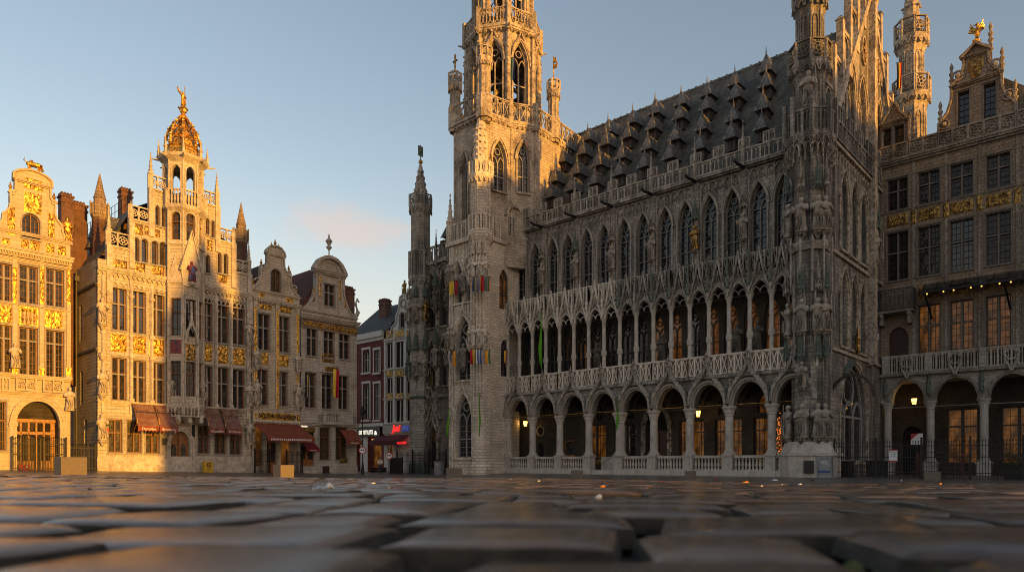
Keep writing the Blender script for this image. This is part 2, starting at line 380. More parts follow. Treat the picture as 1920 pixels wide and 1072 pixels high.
def statue_meshes(k, mat='statue'):
    def mk():
        r = random.Random(k); s = MB()
        lean = r.uniform(-.03, .03); n = 14; pr = [(.15, 0), (.165, .02), (.15, .16), (.135, .32), (.125, .45), (.13, .55), (.145, .66), (.165, .745), (.15, .785), (.075, .815), (.05, .84), (.05, .86)]
        pts = []
        for rr, h in pr:
            for j in range(n):
                a = 2 * PI * j / n; f = 1 + (.13 * max(0, 1 - h * 1.1)) * math.sin(j * 2.7 + r.random() * .6 + k)
                pts.append((rr * f * math.cos(a) * 1.08 + lean * math.sin(h * 3), rr * f * math.sin(a) * .8, h))
        i = s.add(pts); s.faces(i, [(q * n + j, q * n + (j + 1) % n, (q + 1) * n + (j + 1) % n, (q + 1) * n + j) for q in range(len(pr) - 1) for j in range(n)])
        hx = lean * math.sin(2.6)
        s.lathe([(.02, 0), (.05, .015), (.064, .06), (.066, .1), (.055, .14), (.02, .16)], hx, -.01, 9, 0, .84, .9)
        s.lathe([(.07, .05), (.074, .1), (.06, .15), (.015, .17)], hx, .012, 9, 0, .845, .95)
        up = r.random()
        for sx in (-1, 1):
            e = (hx + sx * .2, -.05, .60); hnd = (sx * .05, -.16, .62 + .1 * r.random()) if (sx > 0 or up > .5) else (sx * .2, -.17, .45 + .35 * r.random())
            s.tube([(hx + sx * .14, 0, .765), (hx + sx * .185, -.02, .68), e, tuple((p + q) / 2 for p, q in zip(e, hnd)), hnd], [.05, .05, .046, .038, .03], 6)
        if up > .4: s.tube([(.19, -.17, .1), (.18, -.17, 1.02)], .013, 4)
        for j in range(3): s.tube([(-.14 + .1 * j, -.12, .5 - .05 * j), (-.05 + .08 * j, -.155, .3), (-.1 + .1 * j, -.15, .04)], [.02, .03, .024], 5)
        return s.mesh('statue', mat, True)
    return cached(('st', k, mat), mk)
def add_statue(parent, x, y, z, h, face=0, k=None, mat='statue', base=True, cmat='carve'):
    k = RND.randrange(6) if k is None else k
    o = ob('statue', statue_meshes(k, mat), parent, (x, y, z), face, h)
    if base:
        me = cached(('corb', cmat), lambda: MB().lathe([(.06, -.55), (.12, -.45), (.16, -.32), (.3, -.18), (.24, -.1), (.34, -.02), (.34, 0)], n=8).mesh('corbel', cmat))
        ob('corbel', me, parent, (x, y, z), face, (h / 2.2,) * 3)
    return o
def canopy_mesh(mat):
    def mk():
        c = MB(); c.lathe([(.34, 0), (.36, .12), (.27, .2), (.27, .5), (.2, .55), (.18, .95), (.10, 1.0), (.085, 1.4), (.02, 1.9)], n=8)
        for j in range(8):
            a = 2 * PI * j / 8 + PI / 8; c.lathe([(.05, -.15), (.055, .3), (.03, .4), (.01, .75)], .32 * math.cos(a), .32 * math.sin(a), 4)
            c.lathe([(.035, .45), (.035, .9), (.01, 1.25)], .22 * math.cos(a), .22 * math.sin(a), 4)
        return c.mesh('canopy', mat)
    return cached(('cano', mat), mk)
def pinnacle(mb, x, y, z, r, h, n=4, a0=PI / 4, crock=4):
    mb.lathe([(r, 0), (r, h * .38), (r * 1.3, h * .40), (r * 1.25, h * .44), (r * .82, h * .46), (r * .12, h * .93), (r * .3, h * .95), (r * .12, h * .985), (.01, h)], x, y, n, a0, z)
    for k in range(crock):
        t = (k + .5) / crock; rr = r * (.82 - .7 * t); zz = z + h * (.46 + .45 * t)
        for j in range(4):
            a = PI / 4 + j * PI / 2 + a0 - PI / 4
            mb.ball(x + math.cos(a) * rr * 1.25, y + math.sin(a) * rr * 1.25, zz, r * .2, None, 4)
def balu(mb, x0, x1, z0, h, y, n, style='x', t=.12, post=.1, rail=.1):
    """pierced stone parapet: rails, posts and tracery between them"""
    mb.box(x0, x1, y, y + t, z0, z0 + rail); mb.box(x0, x1, y - .03, y + t + .03, z0 + h - rail, z0 + h)
    d = (x1 - x0) / n
    for k in range(n + 1): mb.box(x0 + k * d - post / 2, x0 + k * d + post / 2, y - .02, y + t + .02, z0, z0 + h)
    a, b = z0 + rail, z0 + h - rail
    for k in range(n):
        l = x0 + k * d + post / 2; r = x0 + (k + 1) * d - post / 2; m = (l + r) / 2; w = r - l; s = .055
        if style == 'x':
            mb.bar([(l, a), (m, (a + b) / 2), (r, b)], s, y + .02, y + t - .02); mb.bar([(l, b), (m, (a + b) / 2), (r, a)], s, y + .02, y + t - .02)
            mb.bar(arch(l, r, b - w * .55, b - .02, 'p', 4), s, y + .02, y + t - .02)
        elif style == 'lancet':
            mb.bar(arch(l, m, b - w * .6, b - .03, 'p', 4), s, y + .02, y + t - .02); mb.bar(arch(m, r, b - w * .6, b - .03, 'p', 4), s, y + .02, y + t - .02)
            mb.box(m - s / 2, m + s / 2, y + .02, y + t - .02, a, b - w * .5)
        elif style == 'rose':
            q = min(w, b - a) / 2 * .92; cz = (a + b) / 2
            for rr in (q, q * .38): mb.bar([(m + rr * math.cos(2 * PI * j / 12), cz + rr * math.sin(2 * PI * j / 12)) for j in range(13)], s * 1.1, y + .02, y + t - .02)
            for j in range(6):
                aa = 2 * PI * j / 6 + .26; mb.bar([(m + q * .38 * math.cos(aa), cz + q * .38 * math.sin(aa)), (m + q * math.cos(aa), cz + q * math.sin(aa))], s, y + .02, y + t - .02)
        elif style == 'swirl':
            c = (a + b) / 2
            mb.bar([(l, a), (l + w * .6, a + (c - a) * .6), (m, c), (l + w * .25, c + (b - c) * .6), (m, b)], s, y + .02, y + t - .02)
            mb.bar([(r, a), (r - w * .6, a + (c - a) * .6), (m, c), (r - w * .25, c + (b - c) * .6), (m, b)], s, y + .02, y + t - .02)
            mb.bar(arch(l, r, b - w * .6, b, 'p', 4), s, y + .02, y + t - .02)
        elif style == 'bal':
            for j in range(max(1, int(w / .22))):
                q = l + (j + .5) * w / max(1, int(w / .22)); hh = b - a
                mb.lathe([(.075, 0), (.075, .06), (.04, .1), (.075, .32 * hh), (.045, .62 * hh), (.038, .8 * hh), (.07, .9 * hh), (.07, hh)], q, y + t / 2, 7, 0, a)
    return mb
def relief(mb, x0, x1, z0, z1, y, amp=.09, seed=0, nx=22, nzz=14):
    """carved or cast relief panel: swirling foliage as real displaced surface"""
    mb.marks.append((len(mb.v), len(mb.f))); pts = []
    for j in range(nzz + 1):
        for i in range(nx + 1):
            u, v = i / nx, j / nzz; x = x0 + (x1 - x0) * u; z = z0 + (z1 - z0) * v
            p = Vector((x * 2.2 + seed * 7.3, z * 2.2, seed)); q = noise.noise(p * 1.3) * 2.4
            h = abs(math.sin(4.2 * (noise.noise(p * .8 + Vector((5, 2, 0))) * 2 + u * 1.5 + q * .4))) ** .8 * .6 + .5 * max(0, noise.noise(p * 2.6))
            e = min(1, 8 * min(u, 1 - u, v, 1 - v)); pts.append((x, y - amp * .7 * h * e, z))
    i0 = mb.add(pts); w = nx + 1
    mb.faces(i0, [(j * w + i, j * w + i + 1, (j + 1) * w + i + 1, (j + 1) * w + i) for j in range(nzz) for i in range(nx)]); mb.marks.append((len(mb.v), len(mb.f))); return mb
def text_mesh(s, size, mat, depth=.015, shear=0, font_w=1.0, bold=0):
    cu = bpy.data.curves.new('lettering', 'FONT'); cu.body = s; cu.size = size; cu.extrude = depth; cu.align_x = 'CENTER'; cu.align_y = 'CENTER'; cu.shear = shear; cu.offset = bold
    o = bpy.data.objects.new('tmp', cu); COL.objects.link(o); dg = bpy.context.evaluated_depsgraph_get()
    me = bpy.data.meshes.new_from_object(o.evaluated_get(dg)); bpy.data.objects.remove(o); bpy.data.curves.remove(cu)
    me.materials.clear(); me.materials.append(M[mat])
    for v in me.vertices: v.co = (v.co.x * font_w, -v.co.z, v.co.y)
    me.name = 'lettering'; return me
def ngon(cx, cy, r, n=8, a0=0): return [(cx + r * math.cos(a0 + 2 * PI * k / n), cy + r * math.sin(a0 + 2 * PI * k / n)) for k in range(n)]
# ------------------------------------------------------------------ the square: places measured in metres
F, HZ, CX, CZ = 1300., 867., 960., .87
class Face:
    """vertical plane through world point o; local x runs right, y into the building"""
    def __init__(s, ox, oy, ex, ey): s.o = (ox, oy); s.e = (ex, ey); s.n = (-ey, ex); s.ang = math.atan2(ey, ex)
    def x(s, px, y=0):
        u = (px - CX) / F; bx = s.o[0] + y * s.n[0]; by = s.o[1] + y * s.n[1]
        return (u * by - bx) / (s.e[0] - u * s.e[1])
    def w(s, x, y): return s.o[0] + x * s.e[0] + y * s.n[0], s.o[1] + x * s.e[1] + y * s.n[1]
    def z(s, px, py, y=0): return CZ + (HZ - py) / F * s.w(s.x(px, y), y)[1]
    def l(s, X, Y):
        dx, dy = X - s.o[0], Y - s.o[1]; return dx * s.e[0] + dy * s.e[1], dx * s.n[0] + dy * s.n[1]
TH = Face(-.4743, 61.6, .743, -.669)          # front of the town hall
LR = Face(-31.08, 52., .669, .743)            # row of guild houses on the left
def lin(tab, x):
    if x <= tab[0][0]: return tab[0][1]
    for (a, p), (b, q) in zip(tab, tab[1:]):
        if x <= b: return p + (q - p) * (x - a) / (b - a)
    return tab[-1][1]
YB = [(-.74, 47.5), (-.225, 69), (-.12, 70), (0, 61), (.41, 44.5), (.75, 44)]
PB = [(-.74, 880), (-.4, 884), (-.225, 887), (0, 886), (.2, 889), (.4, 893), (.75, 893)]
GS = [(0, 0), (.02, .022), (.08, .09), (.2, .3), (.4, .62), (.6, .92), (.75, 1.05), (.88, 1.08), (1, 1), (9, 1)]
CAMH = .032
def zg(X, Y):
    """gently domed square: high under the camera, lower towards the houses"""
    if Y < 2:
        k = max(0, (2 - Y) / 8); Yq = max(Y, .05) if Y > 0 else .05
        if Y <= .05: return CZ - CAMH - .0 * k
    u = max(-.8, min(.8, X / max(Y, .05))); yb = lin(YB, u); zb = (lin(PB, u) - HZ) / F * yb
    return CZ - CAMH - (zb - CAMH) * lin(GS, Y / yb)
# ================================================================== TOWN HALL
hall = thing('town_hall', 'huge grey gothic town hall with arcades, steep slate roof and tall sunlit belfry tower', 'town hall', (TH.o[0], TH.o[1], 0), TH.ang)
BAY = 2.96; NB = 9; XE = 25.3
def cap_col(r, z0, z1, n=12, ring=None, mat='column'):
    h = z1 - z0; p = [(r * 1.55, 0), (r * 1.55, .1), (r * 1.25, .16), (r * 1.3, .24), (r, .32)]
    if ring: p += [(r, ring - z0 - .25), (r * 1.35, ring - z0 - .2), (r * 1.5, ring - z0), (r * 1.3, ring - z0 + .2), (r, ring - z0 + .25)]
    p += [(r * .96, h - r * 2.3), (r * 1.15, h - r * 2.2), (r * 1.05, h - r * 1.9), (r * 1.35, h - r * 1.2), (r * 1.3, h - r * 1.05), (r * 1.75, h - r * .35), (r * 1.75, h)]
    return MB().lathe(p, n=n, z=z0).mesh('column', mat)
# ground arcade
w = MB(); ops = [op(k * BAY + .36, (k + 1) * BAY - .36, 4.72, 4.72, 6.35, 'r', 9) for k in range(NB)]
wall(w, -.3, XE + 1, 4.72, 6.85, ops, 0, .6); w.box(-.3, XE + .5, .02, .6, 6.7, 6.84)
w.build('arcade_wall', 'hall', hall)
hood = MB(); a = arch(.36, BAY - .36, 4.72, 6.35, 'r', 9); hood.ring(off(a, 0), off(a, .12), -.10, .0); hood.ring(off(a, .12), off(a, .27), -.24, .0)
o_ = arch(.1, BAY - .1, 4.9, 7.9, 'o', 10); hood.bar(o_, .16, -.48, -.05)
for k in range(2, 19):
    if k not in (9, 10, 11): hood.ball(o_[k][0], -.42, o_[k][1] + .12, .11, .13, 5)
hood.lathe([(.06, 0), (.17, .12), (.06, .24), (.05, .45), (.15, .58), (.04, .72), (.01, .95)], BAY / 2, -.42, 7, 0, 7.75)
for k in range(12):
    p = interp(a, .5 + k * .178); hood.ball(.5 + k * .178, -.06, p + .05, .05, None, 4)
hoodm = hood.mesh('arch_hood', 'trim_grey')
cm = cap_col(.29, 1.42, 4.74); cm4 = cap_col(.36, 1.42, 4.74)
ped = MB().box(-.38, .38, -.42, .42, -.8, .34).box(-.34, .34, -.38, .38, .34, 1.32).box(-.4, .4, -.44, .44, 1.32, 1.45).mesh('pedestal', 'column')
for k in range(NB): ob('arch_hood', hoodm, hall, (k * BAY, 0, 0))
for k in range(NB):
    c = ob('column', cm4 if k == 4 else cm, hall, (k * BAY + (.12 if k == 0 else 0), .1, 0)); ob('pedestal', ped, c, (0, 0, 0))
bal = MB(); bal.box(.38, BAY - .38, -.3, .32, -.8, .34); bal.box(.38, BAY - .38, -.17, .2, 1.2, 1.38); bal.box(.38, BAY - .38, -.12, .15, .34, .4)
for j in range(9):
    q = .38 + (j + .5) * (BAY - .76) / 9; bal.lathe([(.09, 0), (.09, .07), (.05, .12), (.1, .3), (.055, .55), (.045, .66), (.08, .72), (.08, .8)], q, 0, 8, 0, .4)
balm = bal.mesh('balustrade', 'column')
for k in range(NB):
    if k != 3: ob('balustrade', balm, hall, (k * BAY, 0, 0))
st = MB()
for j in range(3): st.box(3 * BAY + .38, 4 * BAY - .38, -.5 + .3 * j, 1.2, -.8, -.1 + .15 * j)
st.box(3 * BAY + .4, 4 * BAY - .4, 1.2, 1.5, -.8, 1.35); st.tube([(3 * BAY + .5, 1.15, .85), (4 * BAY - .6, 1.1, 1.9)], .03)
st.build('steps', 'column', hall); st = MB()
for j in range(4): st.box(-1.0 - .12 * j + .5, .3, -1.1 + .2 * j, .1, -.8, -.12 + .13 * j)
st.build('steps', 'column', hall)
g = MB(); g.box(-.3, XE + 1.2, -.1, 3.3, -.8, .3); g.build('gallery_floor', 'column', hall)
g = MB(); g.box(-.3, XE + 1.5, .62, 3.3, 6.45, 6.6)
for k in range(NB + 1): g.box(k * BAY - .18, k * BAY + .18, .6, 3.2, 5.5, 6.45); g.bar(arch(k * BAY + .18, (k + 1) * BAY - .18, 5.0, 6.45, 'r', 6), .16, 1.7, 1.9)
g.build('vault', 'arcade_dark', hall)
# arcade back wall with shop windows and doors
w = MB(); ops = []
for k in range(NB):
    c = (k + .5) * BAY
    if k == 0: ops += [op(c - .45, c + .25, .3, 2.35, 2.6, 'r')]
    elif k == 1: ops += [op(c - .55, c + .75, .3, 2.9)]
    elif k == 4: ops += [op(c - 1.0, c + 1.0, .3, 3.4, 5.2, 'r')]
    else: ops += [op(c - 1.05, c + 1.05, 1.25, 4.1), op(c - .75, c + .75, 4.4, 5.2, 5.9, 'r')]
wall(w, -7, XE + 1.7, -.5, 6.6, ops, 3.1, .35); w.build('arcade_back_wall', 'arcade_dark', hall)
for k in range(NB):
    c = (k + .5) * BAY
    if k == 0:
        d = MB().box(c - .45, c + .25, 3.36, 3.42, .3, 2.6).build('door', 'black', hall); r_ = MB()
        r_.lathe([(.40, 0), (.34, .03), (.30, .03)], 0, 0, 16); oc = MB()
        oc.bar([(c - .1 + .42 * math.cos(2 * PI * j / 16), 3.75 + .42 * math.sin(2 * PI * j / 16)) for j in range(17)], .12, 3.02, 3.12); ocm = oc.build('round_window', 'hall', hall)
        p = MB(); p.face(*[(c - .1 + .4 * math.cos(2 * PI * j / 16), 3.07, 3.75 + .4 * math.sin(2 * PI * j / 16)) for j in range(16)]); p.build('pane', 'void', ocm)
    elif k == 1:
        d = MB(); d.box(c - .55, c + .75, 3.34, 3.4, .3, 2.9)
        for j in range(2): d.box(c - .47 + j * .62, c + .05 + j * .62, 3.3, 3.34, .45, 1.4)
        d = d.build('door', 'doorwood', hall); MB().box(c - .4, c + .6, 3.31, 3.345, 1.6, 2.75).build('pane', 'glass', d)
    elif k == 4:
        d = MB(); d.box(c - 1, c + 1, 3.4, 3.44, .3, 3.3); d.box(c - .06, c + .06, 3.33, 3.4, .3, 3.3); d.box(c - 1, c + 1, 3.3, 3.42, 3.25, 3.4)
        d = d.build('door', 'darkwood', hall); t = MB(); t.face(*[(x, 3.43, z) for x, z in arch(c - 1, c + 1, 3.4, 5.2, 'r', 8)]); t.build('tympanum', 'void', d)
        po = MB(); aa = arch(c - 1, c + 1, 3.3, 5.2, 'r', 9); po.ring(off(aa, 0), off(aa, .25), 2.95, 3.1); po.ring(off(aa, .25), off(aa, .36), 2.88, 3.1)
        for s in (-1, 1): po.box(c + s * 1.18 - .18, c + s * 1.18 + .18, 2.9, 3.1, .3, 3.3)
        po.build('portal', 'carve', hall)
    else:
        put_window(rect_meshes(2.1, 2.85, 'darkwood', 'glass_shop' if k > 4 or k == 2 else 'glass_b', 'mull_dark', .68, 2, (3, 5), .08), hall, (c, 3.36, 1.25))
        put_window(rect_meshes(1.5, 1.5, 'mull_dark', 'glass_lit' if k in (7, 5) else 'glass_b', None, 0, 2, (2, 3), .07, .7), hall, (c, 3.38, 4.4))
t = MB()
for k in range(NB): t.box(k * BAY + .2, (k + 1) * BAY - .2, .25, .29, 4.86, 4.9)
t.build('tie_rod', 'gold_dull', hall)
for k in (2, 3, 5, 6, 7, 8):
    t = MB(); relief(t, k * BAY + .8, k * BAY + 2.2, .75, 1.15, 3.05, .08, k, 12, 5); t.build('gilded_relief', 'gold_dull', hall)
# gallery level
g = MB(); g.box(-.3, XE + .6, -.2, 2.4, 6.85, 7.0); g.box(-.3, XE + .4, -.28, .1, 6.72, 6.85); g.build('gallery_floor', 'hall', hall)
b1 = balu(MB(), 0, BAY, 6.95, 1.42, -.2, 6, 'x').mesh('balustrade', 'trim'); b1b = MB().box(0, BAY, -.07, -.03, 7.0, 8.3).mesh('parapet_back', 'brown_house')
for k in range(NB):
    o = ob('balustrade', b1, hall, (k * BAY, 0, 0)); ob('parapet_back', b1b, o)
    p = MB()
colu = cap_col(.155, 7.0, 12.24, 9, 9.5); H2 = BAY / 2
for k in range(NB * 2):
    ob('column', colu, hall, (k * H2 + (.1 if k == 0 else 0), .05, 0), 0)
w = MB(); ops = [op(k * H2 + .2, (k + 1) * H2 - .2, 12.2, 12.2, 13.05, 'p', 7) for k in range(NB * 2)]
wall(w, -.2, XE, 12.2, 13.6, ops, -.05, .3); w.build('gallery_wall', 'trim_grey', hall)
w = MB(); w.box(-.3, XE + .6, .3, 2.2, 13.35, 13.6); w.build('vault', 'dark_stone', hall)
def canopy_gable(mat):
    c = MB(); a = arch(.2, H2 - .2, 12.2, 13.05, 'p', 6); c.ring(off(a, 0), off(a, .09), -.16, -.05)
    c.bar(arch(.2, H2 / 2, 12.25, 12.62, 'p', 4), .05, -.1, 0); c.bar(arch(H2 / 2, H2 - .2, 12.25, 12.62, 'p', 4), .05, -.1, 0)
    for s in (-1, 1):
        pts = [(H2 / 2 + s * (H2 / 2 - .08), 12.5), (H2 / 2 + s * .38, 13.3), (H2 / 2 + s * .16, 14.2), (H2 / 2, 15.1)]
        c.bar(pts, .1, -.28, -.12)
        for j in range(6):
            t = j / 6; x = H2 / 2 + s * (.55 * (1 - t) ** 1.3 + .1); z = 12.9 + 2.0 * t; c.ball(x, -.2, z, .075, .09, 4)
        c.bar([(H2 / 2 + s * .3, 13.2), (H2 / 2 + s * .05, 13.55), (H2 / 2 + s * .02, 14.2)], .05, -.2, -.12)
        c.bar(arch(H2 / 2 - .3, H2 / 2 + .3, 13.2, 13.6, 'p', 4), .05, -.18, -.1)
    c.lathe([(.03, 0), (.11, .1), (.04, .2), (.01, .35)], H2 / 2, -.2, 5, 0, 15.0)
    pinnacle(c, 0, -.22, 12.25, .1, 3.15, 4, PI / 4, 3)
    c.box(H2 * .27 - .03, H2 * .27 + .03, -.14, -.05, 13.3, 15.0); c.box(H2 * .73 - .03, H2 * .73 + .03, -.14, -.05, 13.3, 15.0)
    return c.mesh('gable_canopy', mat)
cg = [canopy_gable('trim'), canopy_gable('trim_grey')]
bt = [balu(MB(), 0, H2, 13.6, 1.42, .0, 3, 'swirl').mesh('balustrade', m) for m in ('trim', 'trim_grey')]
tb = MB().box(0, H2, .16, .2, 13.6, 14.9).mesh('parapet_back', 'arcade_dark')  # added dark sheet, imitates shade in the gaps of the open tracery
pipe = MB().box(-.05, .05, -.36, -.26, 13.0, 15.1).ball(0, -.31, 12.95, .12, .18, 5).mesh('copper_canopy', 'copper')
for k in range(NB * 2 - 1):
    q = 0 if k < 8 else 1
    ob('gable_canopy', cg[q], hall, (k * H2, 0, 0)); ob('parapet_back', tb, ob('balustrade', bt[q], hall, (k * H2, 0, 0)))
    if k > 6 and k % 2 == 0 or k in (11, 13, 15): ob('copper_canopy', pipe, hall, (k * H2 + .02, 0, 0))
w = MB(); ops = [op(k * H2 + .2, k * H2 + 1.28, 7.0, 10.9, 12.4, 'p') for k in range(NB * 2)]
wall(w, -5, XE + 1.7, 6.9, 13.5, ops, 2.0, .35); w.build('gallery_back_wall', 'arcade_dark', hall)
for k in range(NB * 2):
    lit = k >= 12 or k in (9, 10)
    put_window(gothic_meshes(1.08, 3.8, 5.3, 'mull_dark', 'glass_lit' if lit else 'glass_b', (.42, .7), .08, 2, 8), hall, (k * H2 + .74, 2.3, 7.05))
for k in (6, 10, 14, 15): add_statue(hall, k * H2 + .05, 1.2, 8.6, 2.0, 0, None, 'dark_stone', True, 'dark_stone')
# second storey
PB0, PW, YU = -.6, 3.64, 1.5
w = MB(); ops = []
for k in range(8):
    c = PB0 + PW * (k + .5)
    for s in (-1, 1):
        if c + s * .86 < XE + 1: ops.append(op(c + s * .86 - .58, c + s * .86 + .58, 14.5, 18.6, 20.25, 'p'))
wall(w, -1.6, 27.2, 13.4, 21.45, ops, YU, .5); w.build('upper_wall', 'hall', hall)
um = MB(); a = [(-.58, 14.5)] + arch(-.58, .58, 18.6, 20.25, 'p', 8) + [(.58, 14.5)]
um.ring(off(a, .02), off(a, .12), -.1, 0); um.ring(off(a[1:-1], .12), off(a[1:-1], .2), -.17, 0); um.box(-.66, .66, -.16, .05, 14.38, 14.5)
for s in (-1, 1):
    um.lathe([(.09, 0), (.09, .2), (.05, .25), (.05, 3.8), (.1, 4.0)], s * .66, -.05, 6, 0, 14.5)
umm = um.mesh('window_surround', 'trim_grey')
fr = MB()
for j in range(4):
    x = -.86 + j * .575; fr.bar(arch(x - .28, x + .28, 20.75, 21.2, 'p', 4), .05, -.14, 0); fr.box(x - .30, x - .26, -.12, 0, 20.3, 21.4)
    fr.bar([(x - .28, 20.75), (x, 20.5), (x + .28, 20.75)], .05, -.1, 0); fr.ball(x, -.1, 20.72, .08, None, 4)
frm = fr.mesh('frieze', 'trim_grey')
pl = MB(); pl.lathe([(.26, 0), (.26, 1.7), (.2, 1.8), (.2, 5.5), (.24, 5.6), (.24, 8.0)], 0, -.05, 8, PI / 8, 13.5)
for s in (-1, 1): pl.lathe([(.06, 0), (.06, 7.2)], s * .3, -.1, 6, 0, 14.0)
plm = pl.mesh('buttress', 'hall')
pin = MB(); pinnacle(pin, 0, 0, 0, .16, 3.2); pinm = pin.mesh('pinnacle', 'trim_grey')
garg = MB(); garg.tube([(0, .2, 0), (0, -.5, .06), (0, -1.2, -.02), (0, -1.5, .05)], [.13, .12, .1, .06], 6); garg.ball(0, -1.5, .08, .13, .12, 5); gargm = garg.mesh('gargoyle', 'iron')
rb = balu(MB(), 0, PW, 21.68, 1.0, YU - .35, 6, 'lancet')
for x in (PW * .5, PW * .02):
    balu(rb, x - .38, x + .38, 22.68, .75, YU - .35, 2, 'lancet')
rbm = rb.mesh('balustrade', 'trim_grey')
gl = {0: 'glass_b', 1: 'glass'}
for k in range(8):
    c = PB0 + PW * (k + .5)
    for s in (-1, 1):
        if c + s * .86 > XE + 1: continue
        put_window(gothic_meshes(1.16, 4.1, 5.75, 'mull_mid', gl[(k > 2) * 1], (.5, .97), .075, 2, 9), hall, (c + s * .86, YU + .42, 14.5))
        ob('window_surround', umm, hall, (c + s * .86, YU, 0)); ob('frieze', frm, hall, (c + s * .86 + (0 if s < 0 else 0), YU, 0))
    if k == 7: continue
    ob('balustrade', rbm, hall, (PB0 + PW * k, 0, 0))
    x = PB0 + PW * (k + 1)
    if k < 7 and x < 26:
        ob('buttress', plm, hall, (x, YU, 0)); ob('pinnacle', pinm, hall, (x, YU - .38, 21.5)); ob('gargoyle', gargm, hall, (x, YU - .2, 21.35))
        add_statue(hall, x, YU - .36, 16.4, 1.8, 0, None, 'gold_dull' if k == 4 else 'statue')
        ob('canopy', canopy_mesh('copper' if k % 3 == 1 else 'carve'), hall, (x, YU - .3, 18.65), 0, .85)
g = MB(); g.box(-1.6, 25.2, YU - .42, YU + .5, 21.45, 21.68); g.box(-1.6, 25.2, YU - .25, YU + .1, 21.35, 21.45); g.build('cornice', 'hall', hall)
# roof and dormers
RY0, RZ0, RY1, RZ1 = 2.0, 21.6, 10., 33.3
SL = (RZ1 - RZ0) / (RY1 - RY0)
r = MB(); r.face((-3, RY0, RZ0), (26.9, RY0, RZ0), (26.9, RY1, RZ1), (-3, RY1, RZ1)); r.face((-3, 18, RZ0), (26.9, 18, RZ0), (26.9, RY1, RZ1), (-3, RY1, RZ1))
r.face((-3, RY0, RZ0), (-3, RY1, RZ1), (-3, 18, RZ0)); rf = r.build('roof', 'slate', hall)
c = MB().box(-2, 26.8, 9.92, 10.08, RZ1 - .05, RZ1 + .12)
for k in range(40): c.box(-1.6 + .7 * k, -1.5 + .7 * k, 9.95, 10.05, RZ1, RZ1 + .22)
c.lathe([(.14, 0), (.14, .9), (.2, .92), (.2, 1.0)], -1.2, 9.6, 8, 0, 33); c.build('ridge_cap', 'lead', rf)
d = MB(); d.box(-.34, .34, 0, 1.6, 0, .95); dw = d
hd = MB(); hd.face((-.54, -.42, .8), (.54, -.42, .8), (.0, .0, 2.15)); hd.face((-.54, -.42, .8), (0, .0, 2.15), (0, 1.6, 2.1), (-.56, 1.2, .82)); hd.face((.54, -.42, .8), (.56, 1.2, .82), (0, 1.6, 2.1), (0, .0, 2.15))
hd.face((-.54, -.42, .8), (-.56, 1.2, .82), (.56, 1.2, .82), (.54, -.42, .8)); hd.tube([(0, .02, 2.05), (0, .02, 2.7)], [.07, .01], 5); hd.box(-.57, .57, -.45, -.4, .74, .83)
dm, hdm = d.mesh('dormer', 'mull_dark'), hd.mesh('dormer_roof', 'lead')
dwm = rect_meshes(.5, .72, 'darkwood', 'glass', None, 0, 2, (1, 2), .05)
for i, z in enumerate((23.9, 25.9, 28.4, 30.2)):
    for k in range(10):
        x = .1 + 2.42 * k - .5 * i + RND.uniform(-.12, .12)
        if x < -.8 - (i > 0) * .6 or x > 25.3: continue
        o = ob('dormer', dm, hall, (x, RY0 + (z - RZ0) / SL - .55, z - .2), RND.uniform(-.06, .06), (RND.uniform(.88, 1.0), 1, RND.uniform(.92, 1.12)))
        ob('dormer_roof', hdm, o); put_window(dwm, o, (0, .02, .12))
# end gable (side wall), seen obliquely
GX = 27.0
w = MB().edge((GX, .4), (GX, 19)); L0 = .4
rake = [(0, 21.6), (1.4, 21.6), (1.4, 23.3), (9.6, 35.4), (17.8, 23.3), (17.8, 21.6), (18.6, 21.6)]
ops = [op(2.6, 8.6, .9, 4.2, 7.6, 'p')] + [op(c - .75, c + .75, 8.6, 12.0, 13.7, 'p') for c in (3.4, 5.5, 7.6)] + [op(c - .8, c + .8, 15.0, 18.4, 20.2, 'p') for c in (3.4, 5.6, 7.8)]
ops += [op(c - .95, c + .95, 22.6, 26.0, 28.2, 'p') for c in (4.9, 7.5, 11.7, 14.3)]
wall(w, 0, 18.6, -.8, rake, ops, 0, .45, .6); w.build('gable_wall', 'hall', hall)
def eo(x, y=0): return (GX - y, L0 + x)
S = PI / 2
for c in (3.4, 5.5, 7.6): put_window(gothic_meshes(1.5, 3.4, 5.1, 'mull', 'glass_b', (.5,), .09, 2, 6), hall, (*eo(c, .36), 8.6), S)
for c in (3.4, 5.6, 7.8): put_window(gothic_meshes(1.6, 3.4, 5.2, 'mull', 'glass_b', (.5,), .09, 2, 6), hall, (*eo(c, .36), 15.0), S)
for c in (4.9, 7.5, 11.7, 14.3): put_window(gothic_meshes(1.9, 3.4, 5.6, 'mull', 'glass_b', (.6,), .1, 2, 6), hall, (*eo(c, .36), 22.6), S)
put_window(gothic_meshes(6.0, 3.3, 6.7, 'mull', 'glass_b', (.95,), .16, 3, 0), hall, (*eo(5.6, .36), .9), S)
g = MB().edge((GX, .4), (GX, 19))
